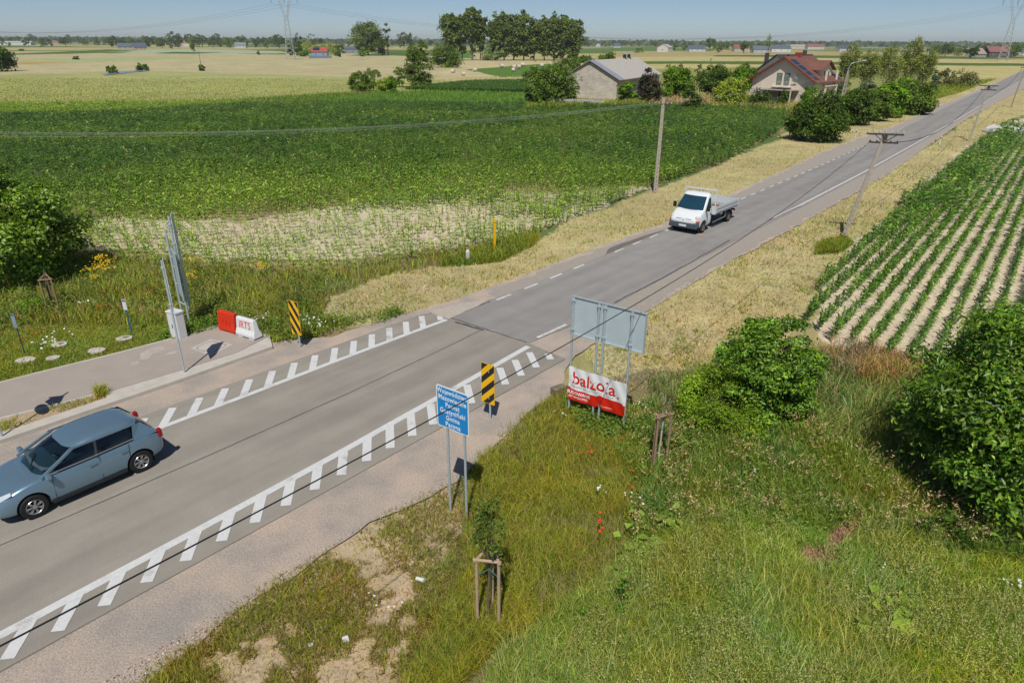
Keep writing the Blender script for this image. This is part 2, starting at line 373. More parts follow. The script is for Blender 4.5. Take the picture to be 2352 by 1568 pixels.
# ================================================================== terrain
HAY = srgb(180, 168, 120); SAND = srgb(202, 187, 162); SOIL = srgb(150, 132, 104); DIRT = srgb(128, 116, 84)
LAWN = srgb(122, 128, 60); BARLEY = srgb(158, 160, 104); WHEAT = srgb(176, 167, 128); CORN = srgb(74, 96, 42)
zones = [  # later ones lie over earlier ones
 (srgb(160, 152, 104), [(-3000, 560), (-3000, 100), (2352, 100), (6000, 130), (6000, 560)]),
 (WHEAT, [(-900, 168), (-900, 122), (200, 118), (660, 120), (1180, 124), (1200, 200), (900, 190), (640, 176), (350, 168), (0, 170)]),
 (BARLEY, [(-900, 236), (-900, 166), (0, 171), (350, 164), (640, 171), (905, 180), (1205, 160), (1205, 205), (900, 214), (600, 232), (300, 236)]),
 (srgb(150, 158, 96), [(-400, 218), (0, 216), (230, 217), (480, 210), (330, 221), (0, 222), (-400, 224)]),
 (srgb(160, 166, 120), [(0, 138), (380, 130), (500, 132), (330, 140), (80, 146)]),
 (srgb(84, 108, 52), [(0, 124), (120, 120), (250, 114), (300, 117), (200, 123), (0, 127)]),
 (srgb(84, 108, 52), [(215, 122), (330, 117), (260, 123)]),
 (srgb(158, 170, 140), [(265, 126), (310, 114), (450, 113), (660, 118), (660, 122), (500, 122), (350, 122)]),
 (srgb(74, 100, 48), [(355, 123), (400, 119.5), (515, 121), (450, 124)]),
 (srgb(74, 100, 48), [(530, 123.5), (660, 123), (660, 125.5)]),
 (srgb(178, 140, 72), [(10, 146), (60, 143), (145, 144), (60, 148)]),
 (srgb(84, 108, 52), [(905, 118), (980, 117), (980, 131), (905, 128), (800, 128)]),
 (srgb(88, 122, 54), [(1020, 116), (1085, 117), (1085, 134), (1060, 136), (990, 130)]),
 (srgb(184, 172, 132), [(985, 185), (1070, 134), (1300, 142), (1420, 150), (1420, 175), (1210, 186)]),
 (srgb(88, 118, 52), [(1070, 160), (1230, 148), (1300, 146), (1300, 172), (1150, 178)]),
 (srgb(92, 116, 60), [(1330, 124), (1330, 112), (1480, 110), (1640, 112), (1640, 118), (1450, 118)]),
 (srgb(164, 152, 104), [(1400, 132), (1400, 118), (1700, 117), (2352, 122), (2352, 132), (1764, 127)]),
 (srgb(180, 170, 118), [(1400, 141), (1400, 131), (1764, 133), (2352, 137), (3000, 140), (3000, 148), (2352, 146), (1764, 141)]),
 (srgb(84, 104, 46), [(1400, 147), (1400, 141), (1764, 141), (2352, 146), (3000, 150), (3000, 156), (2352, 151), (1764, 147)]),
 (srgb(84, 104, 46), [(1640, 130), (1640, 127), (1764, 127), (2352, 131), (3000, 133), (3000, 137), (2352, 134.5), (1764, 131)]),
 (srgb(180, 170, 116), [(1400, 170), (1400, 148), (1764, 148), (2352, 152), (3000, 157), (3000, 175), (2352, 172), (2200, 190), (2100, 190)]),
 (srgb(104, 136, 62), [(470, 233), (760, 214), (905, 211), (1000, 206), (1205, 213), (1250, 240), (900, 240)]),
 (srgb(150, 128, 86), [(540, 234), (700, 222), (905, 208), (905, 213), (700, 228)]),
 (srgb(140, 142, 84), [(1500, 250), (1480, 160), (1900, 150), (2150, 170), (2200, 200), (2100, 240), (1930, 300), (1820, 280), (1760, 250)]),
 (srgb(150, 142, 78), [(1200, 256), (1215, 228), (1320, 225), (1480, 222), (1760, 224), (1900, 240), (1900, 300), (1760, 262), (1420, 248)]),
 (srgb(180, 156, 100), [(1420, 232), (1480, 226), (1590, 226), (1760, 238), (1590, 248), (1420, 244)]),
 (SOIL, [(-700, 238), (0, 240), (300, 236), (600, 228), (900, 235), (1240, 240), (1500, 240), (1800, 245), (1815, 280), (1780, 310), (1650, 375), (1510, 420), (1440, 450), (1300, 510), (1150, 560), (900, 610), (760, 628), (500, 625), (250, 600), (150, 575), (-700, 560)]),
 (SAND, [(160, 500), (560, 505), (900, 450), (1300, 440), (1500, 425), (1300, 508), (1050, 565), (800, 592), (500, 590), (160, 560)]),
 (DIRT, [(-700, 560), (0, 610), (170, 572), (400, 602), (760, 625), (1100, 565), (1230, 525), (1245, 548), (1050, 605), (900, 628), (760, 680), (720, 760), (900, 735), (640, 812), (500, 757), (-100, 915), (-700, 1100)]),
 (LAWN, [(-700, 1200), (-700, 800), (0, 765), (260, 735), (480, 745), (500, 757), (-100, 915)]),
 (HAY, [(740, 685), (900, 628), (1050, 600), (1240, 545), (1300, 510), (1500, 432), (1650, 378), (1790, 318), (1810, 288), (1930, 300), (2040, 262), (2130, 225), (2352, 160), (2700, 60+60), (2700, 200), (2352, 190), (2264, 205), (2054, 300), (1539, 520), (1176, 660), (1000, 710), (880, 760), (760, 720)]),
 (HAY, [(1400, 900), (1340, 790), (1500, 700), (1764, 540), (2039, 390), (2352, 190), (2700, 150), (2700, 300), (2352, 262), (2270, 305), (2120, 430), (1960, 560), (1850, 690), (1800, 800), (1600, 860), (1480, 900)]),
 (SAND, [(1860, 720), (1960, 560), (2060, 470), (2235, 325), (2290, 296), (2352, 266), (2600, 200), (4200, 500), (4200, 1200), (2500, 1000), (2100, 870), (1960, 815), (1880, 780)]),
 (DIRT, [(1150, 1000), (1300, 880), (1480, 850), (1640, 840), (1900, 790), (2100, 850), (2600, 1000), (4200, 1600), (2400, 4000), (-700, 4000), (200, 1640), (300, 1568), (540, 1400), (700, 1290), (850, 1190), (1000, 1120), (1090, 1060)]),
 (srgb(120, 124, 70), [(1860, 830), (2130, 850), (2400, 950), (2700, 1100), (2400, 1300), (2000, 1200), (1500, 1150), (1450, 950), (1640, 950)]),
 (srgb(180, 162, 134), [(200, 1640), (300, 1568), (540, 1400), (700, 1290), (850, 1190), (1000, 1120), (1090, 1100), (1060, 1240), (1010, 1360), (960, 1450), (930, 1568), (900, 1700)]),
 (srgb(168, 128, 98), [(1925, 1200), (1992, 1180), (1980, 1212), (1935, 1245), (1915, 1272), (1925, 1300), (1850, 1296), (1832, 1262), (1870, 1258), (1898, 1262), (1902, 1230)]),
]
def ground_z(x, y):
    """the ground is almost level; a little uneven off the road, with a shallow ditch beside the mown verges"""
    return -0.05+0.10*(fbm(x*0.35, y*0.35, 3, 3)-0.5)*np.clip((np.hypot(x, y)-4)/10, 0, 1)
ang = np.radians(np.concatenate([np.arange(-62, 62.01, 0.2)]))
rad = [4.5]
while rad[-1] < 9000: rad.append(rad[-1]*(1.009 if rad[-1] < 1500 else 1.03))
rad = np.array(rad); A_, R_ = np.meshgrid(ang, rad)
gx = (R_*np.sin(A_)).ravel(); gy = (R_*np.cos(A_)).ravel()
rr = np.hypot(gx, gy)
wx = gx+(fbm(gx/ (0.8+rr*.02), gy/(0.8+rr*.02), 1)-.5)*(0.5+rr*0.018); wy = gy+(fbm(gx/(0.8+rr*.02)+40, gy/(0.8+rr*.02), 2)-.5)*(0.5+rr*0.018)
PW_ = np.stack([wx, wy], 1)
gc = np.tile(np.array(srgb(112, 122, 72)), (len(gx), 1))
patch = [srgb(150, 146, 96), srgb(104, 120, 66), srgb(172, 162, 112), srgb(92, 112, 62)]
cell = hash2(np.floor(gx/170+0.3*np.floor(gy/260)), np.floor(gy/260), 9)
gc = np.array(patch)[(cell*3.999).astype(int)]
for c, poly in zones:
    gc[inside(PW_, W(poly))] = c
n1 = fbm(gx*0.9, gy*0.9, 21); n2 = fbm(gx*0.12, gy*0.12, 22)
gc = gc*(0.86+0.28*n1)[:, None]*(0.8+0.4*n2)[:, None]*(1+(fbm(gx*.3, gy*.3, 23)-.5)[:, None]*np.array([-.18, 0, -.1]))
gz = ground_z(gx, gy)-np.clip((rr-150)/2000, 0, 1)*0.0
nr, na = len(rad), len(ang); ii = (np.arange(nr-1)[:, None]*na+np.arange(na-1)[None, :]).ravel()
quads = np.stack([ii, ii+1, ii+na+1, ii+na], 1)[:, ::-1]
gm = mesh_np('ground', np.stack([gx, gy, gz], 1), [quads], gc)
m = bpy.data.materials.new('ground_soil'); t, N, L, b = nodes(m)
at = N.new('ShaderNodeAttribute'); at.attribute_name = 'Col'
tc = N.new('ShaderNodeTexCoord')
nz = N.new('ShaderNodeTexNoise'); nz.inputs['Scale'].default_value = 9; nz.inputs['Detail'].default_value = 8; nz.inputs['Roughness'].default_value = .7
n3 = N.new('ShaderNodeTexNoise'); n3.inputs['Scale'].default_value = 0.7; n3.inputs['Detail'].default_value = 10; n3.inputs['Roughness'].default_value = .75
L.new(tc.outputs['Object'], nz.inputs[0]); L.new(tc.outputs['Object'], n3.inputs[0])
def mr(a, b2):
    q = N.new('ShaderNodeMapRange'); q.inputs[1].default_value = .3; q.inputs[2].default_value = .7; q.inputs[3].default_value = a; q.inputs[4].default_value = b2; return q
q1 = mr(.74, 1.26); q2 = mr(.82, 1.18); L.new(nz.outputs['Fac'], q1.inputs[0]); L.new(n3.outputs['Fac'], q2.inputs[0])
mu = N.new('ShaderNodeMath'); mu.operation = 'MULTIPLY'; L.new(q1.outputs[0], mu.inputs[0]); L.new(q2.outputs[0], mu.inputs[1])
vm = N.new('ShaderNodeVectorMath'); vm.operation = 'SCALE'; L.new(at.outputs['Color'], vm.inputs[0]); L.new(mu.outputs[0], vm.inputs['Scale'])
L.new(vm.outputs[0], b.inputs['Base Color']); b.inputs['Roughness'].default_value = .95; b.inputs['Specular IOR Level'].default_value = .1
bp = N.new('ShaderNodeBump'); bp.inputs['Strength'].default_value = .6; bp.inputs['Distance'].default_value = .05
L.new(nz.outputs['Fac'], bp.inputs['Height']); L.new(bp.outputs[0], b.inputs['Normal'])
tag(link('ground', gm, m, smooth=True), kind='structure')

# ================================================================== road
def sheet(name, pts, z, m, kind='structure', thick=None, edge=0.0):
    """flat sheet in world coordinates; thick gives it a side face; edge roughens its outline"""
    P = []
    n = len(pts)
    for i in range(n):
        a = Vector((*pts[i][:2], 0)); c = Vector((*pts[(i+1) % n][:2], 0)); d = (c-a).length
        k = max(1, int(min(d, 400)/0.35)) if edge else 1
        for j in range(k):
            p = a.lerp(c, j/k)
            if edge:
                nn = fbm(np.array([p.x*1.3]), np.array([p.y*1.3]), 31)[0]-.5; n2 = fbm(np.array([p.x*1.3+9]), np.array([p.y*1.3]), 32)[0]-.5
                p = p+Vector((nn, n2, 0))*edge*2
            P.append(p)
    import bmesh
    bm = bmesh.new(); vs = [bm.verts.new((p.x, p.y, z)) for p in P]; f = bm.faces.new(vs)
    f.normal_update()
    if f.normal.z < 0: f.normal_flip()
    if thick:
        r = bmesh.ops.extrude_face_region(bm, geom=[f])
        for v in r['geom']:
            if isinstance(v, bmesh.types.BMVert): v.co.z -= thick
        bmesh.ops.recalc_face_normals(bm, faces=bm.faces)
    bmesh.ops.triangulate(bm, faces=[f for f in bm.faces if len(f.verts) > 4])
    me = bpy.data.meshes.new(name); bm.to_mesh(me); bm.free()
    o = link(name, me, m); o['kind'] = kind; return o
def V2(*a): return Vector(a)
Ldash = [(0.33, 29.94), (5.6, 36.4), (9.57, 41.32), (17.01, 50.68), (27.66, 64.1), (43.97, 85.3), (53.67, 98.1), (68.72, 118.2), (90.83, 147.5), (117.33, 182.5), (160.69, 240.0), (194.68, 285), (330, 463)]
Redge = [(2.31, 25.87), (4.55, 28.56), (9.04, 34.3), (12.76, 38.9), (16.48, 43.47), (20.44, 48.28), (32.19, 63.0), (49.02, 84.7), (68.71, 110.31), (88, 135.6), (121, 179.5), (156.88, 226.6), (340, 467)]
dR = V2(.632, .775); nR = V2(.775, -.632); dL = V2(.652, .758); nL = V2(-.758, .652)
R0 = V2(-9.37, 9.25); L0 = V2(-10.63, 18.77)
newL = [L0-dL*14+nL*.22, L0+nL*.22, V2(-3.9, 26.9), V2(-2.9, 27.3), V2(-2.1, 27.15)]
newR = [R0-dR*9+nR*.2, R0+nR*.2, V2(1.36, 22.4)+nR*.35+dR*.5, V2(1.9, 23.9)]
J1 = V2(-2.65, 26.6); J2 = V2(.62, 24.0)
asph = mat('pale_asphalt', srgb(134, 131, 126), .9, var=.06, scale=.5, bump=.25, bscale=160, detail=12, spec=.2, dist=.008)
def road_mat(name, base, dark):
    """worn asphalt: aggregate speckle and tyre-darkened lanes that follow the road direction"""
    m = bpy.data.materials.new(name); MATS[name] = m; t, N, L, b = nodes(m)
    tc = N.new('ShaderNodeTexCoord'); mp = N.new('ShaderNodeMapping')
    mp.inputs['Rotation'].default_value = (0, 0, -math.atan2(.77, .64)); mp.inputs['Scale'].default_value = (.07, 1.0, 1)
    # the mapping turns first, so stretch is along the road
    mp.vector_type = 'POINT'
    vr = N.new('ShaderNodeVectorRotate'); vr.rotation_type = 'Z_AXIS'; vr.inputs['Angle'].default_value = -math.atan2(.77, .64)
    L.new(tc.outputs['Object'], vr.inputs['Vector']); mp.inputs['Rotation'].default_value = (0, 0, 0)
    L.new(vr.outputs[0], mp.inputs[0])
    n1 = N.new('ShaderNodeTexNoise'); n1.inputs['Scale'].default_value = 1.1; n1.inputs['Detail'].default_value = 4; L.new(mp.outputs[0], n1.inputs[0])
    n2 = N.new('ShaderNodeTexNoise'); n2.inputs['Scale'].default_value = 90; n2.inputs['Detail'].default_value = 3; L.new(tc.outputs['Object'], n2.inputs[0])
    n4 = N.new('ShaderNodeTexNoise'); n4.inputs['Scale'].default_value = .9; n4.inputs['Detail'].default_value = 8; L.new(tc.outputs['Object'], n4.inputs[0])
    cr = N.new('ShaderNodeValToRGB'); cr.color_ramp.elements[0].position = .35; cr.color_ramp.elements[1].position = .62
    cr.color_ramp.elements[0].color = (*dark, 1); cr.color_ramp.elements[1].color = (*base, 1)
    L.new(n1.outputs['Fac'], cr.inputs[0])
    a = N.new('ShaderNodeMapRange'); a.inputs[1].default_value = .25; a.inputs[2].default_value = .75; a.inputs[3].default_value = .72; a.inputs[4].default_value = 1.28; L.new(n2.outputs['Fac'], a.inputs[0])
    c = N.new('ShaderNodeMapRange'); c.inputs[1].default_value = .3; c.inputs[2].default_value = .7; c.inputs[3].default_value = .93; c.inputs[4].default_value = 1.07; L.new(n4.outputs['Fac'], c.inputs[0])
    mu = N.new('ShaderNodeMath'); mu.operation = 'MULTIPLY'; L.new(a.outputs[0], mu.inputs[0]); L.new(c.outputs[0], mu.inputs[1])
    vm = N.new('ShaderNodeVectorMath'); vm.operation = 'SCALE'; L.new(cr.outputs[0], vm.inputs[0]); L.new(mu.outputs[0], vm.inputs['Scale'])
    L.new(vm.outputs[0], b.inputs['Base Color']); b.inputs['Roughness'].default_value = .85; b.inputs['Specular IOR Level'].default_value = .25
    bp = N.new('ShaderNodeBump'); bp.inputs['Strength'].default_value = .3; bp.inputs['Distance'].default_value = .01; L.new(n2.outputs['Fac'], bp.inputs['Height']); L.new(bp.outputs[0], b.inputs['Normal'])
    return m
asph_new = road_mat('new_asphalt', srgb(151, 145, 135), srgb(138, 133, 124))
asph_old = road_mat('old_asphalt', srgb(147, 144, 140), srgb(135, 132, 129))
gravel = mat('pink_gravel', srgb(164, 150, 138), .95, col2=srgb(212, 198, 184), scale=26, bump=.9, bscale=70, detail=10, dist=.03)
gravel_poly = W([(-300, 1095), (0, 1006), (246, 926), (427, 864), (622, 788), (760, 772), (880, 735), (960, 712), (1040, 688), (1176, 642), (1351, 575), (1539, 507), (1764, 407), (1914, 337), (2054, 288), (2164, 240), (2264, 199), (2345, 168)])+[(340, 486), (352, 462)]+W([(2352, 204), (2214, 277), (2039, 400), (1939, 458), (1839, 514), (1764, 556), (1676, 600), (1576, 660), (1490, 712), (1400, 765), (1345, 800), (1305, 835), (1290, 890), (1210, 950), (1130, 1030), (1070, 1090), (990, 1140), (850, 1200), (700, 1300), (540, 1410), (420, 1500), (300, 1590), (150, 1700), (-200, 1900)])
sheet('gravel_shoulder', gravel_poly, 0.0, gravel, edge=.16)
gravel2 = mat('grey_gravel', srgb(140, 132, 122), .95, col2=srgb(182, 173, 162), scale=22, bump=.8, bscale=60, detail=10, dist=.03)
sheet('far_gravel_shoulder', W([(1120, 676), (1176, 650), (1351, 583), (1539, 514), (1764, 412), (1914, 340), (2054, 291), (2164, 242), (2264, 201), (2345, 170)])+[(339, 485), (353, 463)]+W([(2352, 203), (2214, 275), (2039, 397), (1939, 455), (1839, 510), (1764, 550), (1676, 592), (1576, 650), (1480, 706), (1400, 744), (1330, 752)]), .006, gravel2, edge=.35)
sheet('old_road', [J1+V2(-.3, .1)]+[V2(*p)+V2(-.12, .09) for p in Ldash]+[V2(*p)+V2(.1, -.08) for p in Redge[::-1]]+[J2], 0.03, asph_old, thick=.06, edge=.05)
sheet('new_road', newL[:4]+[J1, J2]+newR[::-1][1:]+[], 0.036, asph_new, thick=.06)
# variation painted by use: dust, grey fines and dark crumbs on the shoulders
nt_ = gravel.node_tree; b_n = nt_.nodes['Principled BSDF']; l_ = b_n.inputs['Base Color'].links[0]; src = l_.from_socket
n_ = nt_.nodes.new('ShaderNodeTexNoise'); n_.inputs['Scale'].default_value = .55; n_.inputs['Detail'].default_value = 9; n_.inputs['Roughness'].default_value = .65
tc_ = nt_.nodes.new('ShaderNodeTexCoord'); nt_.links.new(tc_.outputs['Object'], n_.inputs[0])
r_n = nt_.nodes.new('ShaderNodeValToRGB'); r_n.color_ramp.elements[0].position = .38; r_n.color_ramp.elements[1].position = .62
r_n.color_ramp.elements[0].color = (.72, .76, .80, 1); r_n.color_ramp.elements[1].color = (1.05, 1.0, .95, 1)
mx_ = nt_.nodes.new('ShaderNodeMix'); mx_.data_type = 'RGBA'; mx_.blend_type = 'MULTIPLY'; mx_.inputs[0].default_value = 1
nt_.links.new(n_.outputs['Fac'], r_n.inputs[0]); nt_.links.new(src, mx_.inputs[6]); nt_.links.new(r_n.outputs[0], mx_.inputs[7]); nt_.links.new(mx_.outputs[2], b_n.inputs['Base Color'])
def wear(m_, under, amt):
    """paint worn through to the asphalt in flecks"""
    t = m_.node_tree; N = t.nodes; L = t.links; b = N['Principled BSDF']; src = b.inputs['Base Color'].links[0].from_socket
    tc = N.new('ShaderNodeTexCoord'); a = N.new('ShaderNodeTexNoise'); a.inputs['Scale'].default_value = 45; a.inputs['Detail'].default_value = 6; a.inputs['Roughness'].default_value = .75
    c = N.new('ShaderNodeTexNoise'); c.inputs['Scale'].default_value = 1.7; c.inputs['Detail'].default_value = 6
    L.new(tc.outputs['Object'], a.inputs[0]); L.new(tc.outputs['Object'], c.inputs[0])
    s = N.new('ShaderNodeMath'); s.operation = 'ADD'; L.new(a.outputs['Fac'], s.inputs[0]); L.new(c.outputs['Fac'], s.inputs[1])
    q = N.new('ShaderNodeMapRange'); q.inputs[1].default_value = amt; q.inputs[2].default_value = amt+.12; q.inputs[3].default_value = 0; q.inputs[4].default_value = .8; L.new(s.outputs[0], q.inputs[0])
    x = N.new('ShaderNodeMix'); x.data_type = 'RGBA'; L.new(q.outputs[0], x.inputs[0]); L.new(src, x.inputs[6]); x.inputs[7].default_value = (*under, 1); L.new(x.outputs[2], b.inputs['Base Color'])
# markings
paint = mat('road_paint', srgb(205, 206, 205), .7, var=.07, scale=14, bump=.1, bscale=90, detail=8)
wornp = mat('worn_road_paint', srgb(204, 204, 202), .8, var=.14, scale=10, bump=.1)
wear(paint, srgb(150, 146, 138), 1.10); wear(wornp, srgb(146, 142, 136), 1.12)
mk = MB(); Z = .042
def strip(mb, a, b_, wd, z=Z):
    a = Vector((a[0], a[1], z)); b_ = Vector((b_[0], b_[1], z)); d = (b_-a).normalized(); s = Vector((d.y, -d.x, 0))*wd/2
    mb.add([a-s, a+s, b_+s, b_-s], [(0, 1, 2, 3)])
rl = [V2(-14.6, 3.6), V2(-9.9, 9.78), V2(-7.42, 12.9), V2(-5.02, 16.0), V2(-3.62, 17.9), V2(-1.83, 20.3), V2(.62, 23.65)]
for a, c in zip(rl, rl[1:]): strip(mk, a, c, .23)
ll = [L0-dL*14-nL*1.27, V2(-10.6, 17.42), V2(-8.24, 20.08), V2(-6.55, 22.05), V2(-4.33, 24.55), V2(-2.72, 26.32)]
for a, c in zip(ll, ll[1:]): strip(mk, a, c, .2)
def online(poly, p, d):
    """where the ray from p along d meets the polyline"""
    best = None
    for a, c in zip(poly, poly[1:]):
        e = c-a; den = d.x*e.y-d.y*e.x
        if abs(den) < 1e-6: continue
        q = a-p; t = (q.x*e.y-q.y*e.x)/den; s = (q.x*d.y-q.y*d.x)/den
        if -.05 <= s <= 1.05 and t > 0 and (best is None or t < best): best = t
    return best
bd = V2(-.175, .985)
for i in range(-8, 21):
    e = R0+dR*(.853*i); t = online(rl, e, bd) or .45
    strip(mk, e, e+bd*min(t+.05, 1.3), .25, Z+.004)
for i in range(-14, 13):
    e = L0+dL*(.872*i); t = online(ll, e, -bd) or .5
    strip(mk, e, e-bd*(t+.05), .24, Z+.004)
e = V2(-3.05, 26.75); strip(mk, e, e-bd*.5, .24, Z+.004)
tag(mk.build('road_markings', paint), kind='structure')
mk = MB()
def along(poly, s0, s1):
    """points of the polyline between two lengths"""
    o = []; acc = 0
    for a, c in zip(poly, poly[1:]):
        a = V2(*a); c = V2(*c); L_ = (c-a).length; t0 = max(0, (s0-acc)/L_); t1 = min(1, (s1-acc)/L_)
        if t0 < 1 and t1 > 0 and t1 > t0: o.append((a.lerp(c, t0), a.lerp(c, t1)))
        acc += L_
    return o
ld = [(-.9, 28.47)]+Ldash
s = 0.3
while s < 330:
    if not (7.4 < s < 9.0):
        for a, c in along(ld, s, s+1.0): strip(mk, a, c, .13)
    s += 2.0
for a, c in along(Redge, 24, 620): strip(mk, a+V2(-.12, .09), c+V2(-.12, .09), .15)
for k in range(5): strip(mk, V2(1.0, 24.5)+V2(.24*k, .27*k)+V2(random.uniform(-.03, .03), 0), V2(1.0, 24.5)+V2(.24*k+.26, .27*k+.28), .14)
tag(mk.build('edge_markings', wornp), kind='structure')
bit = mat('bitumen', srgb(78, 78, 78), .6, var=.2, scale=6)
mk = MB()
cr_pts = [V2(*G(*q)) for q in [(-60, 1285), (0, 1255), (270, 1140), (588, 1000), (800, 905), (960, 830), (1040, 792), (1110, 757)]]
for a, c in zip(cr_pts, cr_pts[1:]):
    k = 6
    for j in range(k):
        p = a.lerp(c, j/k); q = a.lerp(c, (j+1)/k); off = V2(random.uniform(-.008, .008), random.uniform(-.008, .008)); strip(mk, p+off, q+off, .03+.012*random.random(), .040)
for a, c, wd in ((J1+V2(.1, -.05), J2+V2(-.05, 0), .05), (V2(*G(1045, 741)), V2(*G(1110, 760)), .12), (V2(-2.6, 26.7), V2(-1.0, 28.5), .05), (V2(*G(1411, 697)), V2(*G(1516, 643)), .06), (V2(*G(1764, 509)), V2(*G(1839, 474)), .06), (V2(*G(1516, 643)), V2(*G(1676, 553)), .05)):
    for j in range(10):
        p = a.lerp(c, j/10); q = a.lerp(c, (j+1)/10); off = V2(random.uniform(-.02, .02), random.uniform(-.02, .02)); strip(mk, p+off, q+off, wd*random.uniform(.7, 1.2), .044)
tag(mk.build('road_joint_seals', bit), kind='structure')
# darker crumbled patch on the shoulder by the truck, loose dust at the end of the new road
sheet('road_patch', W([(1385, 590), (1430, 575), (1500, 552), (1530, 540), (1525, 528), (1470, 545), (1400, 570)]), .012, mat('crumbled_asphalt', srgb(112, 106, 98), .95, var=.25, scale=12, bump=.8), edge=.1)
sheet('dust_patch', W([(1030, 735), (985, 718), (1050, 700), (1130, 688), (1080, 712)]), .05, mat('pale_dust', srgb(176, 166, 154), .95, var=.1, scale=6), edge=.1)
# pavement
conc = mat('pavement_concrete', srgb(160, 150, 141), .9, var=.05, scale=1.2, bump=.15, bscale=80)
kerbm = mat('kerb_concrete', srgb(186, 180, 170), .9, var=.08, scale=3, bump=.2)
pv = W([(-350, 1000), (0, 887), (82, 865), (273, 818), (399, 784), (500, 754), (619, 777), (547, 815), (424, 855), (246, 907), (150, 932), (0, 970), (-350, 1070)])
sheet('pavement', pv, .12, conc, thick=.2)
kb = W([(-350, 1110), (0, 1004), (246, 921), (247, 908), (424, 856), (547, 816), (620, 778), (627, 802), (427, 874), (246, 936), (0, 1020), (-350, 1130)])
sheet('kerb', kb, .125, kerbm, thick=.2)
b_ = W([(-350, 998), (0, 885), (82, 863.5), (273, 816), (399, 782), (500, 752.5), (620, 776)]); c_ = [V2(*p)+V2(.06, -.1)*.9 for p in b_]
sheet('pavement_edging', [V2(*p) for p in b_]+c_[::-1], .135, kerbm, thick=.2)
b_ = W([(-350, 1067), (0, 968), (150, 930), (246, 905)]); c_ = [V2(*p)+V2(.06, -.09) for p in b_]
sheet('verge_edging', [V2(*p) for p in b_]+c_[::-1], .135, kerbm, thick=.2)
sheet('verge_strip', W([(-350, 1072), (0, 971), (246, 908), (247, 920), (0, 1003), (-350, 1109)]), .10, mat('dry_soil', srgb(170, 150, 122), .95, var=.15, scale=8, bump=.6), thick=.15)
WZ = lambda p, z: [G(x, y, z) for x, y in p]
sheet('repair_slab', WZ([(437.6, 800), (484, 778.5), (534.7, 791), (484, 817)], .12), .124, mat('pale_slab', srgb(182, 178, 170), .9, var=.04, scale=4))
mk = MB(); q_ = [(451, 801), (457, 795), (478, 785.5), (488, 784), (515, 790), (520, 793), (514, 797), (493, 807), (484, 809.5), (458, 804.5), (451, 801)]
q_ = [V2(*p) for p in WZ(q_, .12)]
for a, c in zip(q_, q_[1:]): strip(mk, a, c, .022, .128)
tag(mk.build('hatch_outline', bit), kind='structure')
for k, pl_ in enumerate(([(322, 812), (345, 800), (372, 795), (380, 803), (352, 812), (340, 824), (322, 826)], [(385, 780), (400, 772), (425, 768), (408, 779)], [(300, 834), (318, 828), (322, 833), (306, 840)], [(376, 815), (395, 806), (412, 806), (398, 813)])): sheet('cement_stain', WZ(pl_, .12), .1225+k*.0002, mat('cement_stain', srgb(172, 164, 156), .9, var=.1, scale=5), edge=.07)
sheet('track', W([(2130, 240), (2175, 237), (2200, 238), (2170, 244), (2130, 243)]), -.01, mat('dusty_track', srgb(176, 166, 150), .95))
# pond far out in the barley
pm = mat('pond_water', srgb(128, 136, 146), .25, var=.04, scale=1)
sheet('pond_water', W([(236, 171), (262, 166), (300, 163), (342, 161), (342, 163.5), (300, 167), (268, 171), (240, 174)]), .06, pm)
def stone_slab(name, x, y, wpx, hpx, label, hole=False):
    mp_ = MPP(x, y); X, Y = G(x, y); t_ = thing(name, label, 'concrete slab', (X, Y, 0), .3, 'concrete covers in the lawn')
    n = 14; r = wpx*mp_/2; q = [(r*math.cos(2*pi*i/n)*random.uniform(.86, 1.08), r*.8*math.sin(2*pi*i/n)*random.uniform(.86, 1.08)) for i in range(n)]
    MB().prism(q, -.05, .045).build('slab', mat('weathered_concrete', srgb(188, 180, 168), .9, var=.2, scale=9, bump=.6), t_, bevel=.02)
    if hole: MB().prism([(.4*r*math.cos(2*pi*i/12)+.05, .3*r*math.sin(2*pi*i/12)) for i in range(12)], .045, .052).build('cover', mat('dark_iron', srgb(120, 112, 104), .8), t_)
    return t_
stone_slab('concrete_slab', 59, 827, 42, 12, 'pale round concrete slab beside the foot of the dark stake')
stone_slab('concrete_slab', 123, 822, 30, 10, 'smallest flat concrete slab, half sunk in the lawn')
stone_slab('concrete_slab', 137, 791, 35, 10, 'pale slab highest up the lawn between the stakes', True)
stone_slab('concrete_slab', 222, 805, 40, 11, 'pale slab nearest the pavement edge, alone in short grass')
stone_slab('concrete_slab', 286, 777, 36, 10, 'slab with a hole cover below the bright blue stake', True)
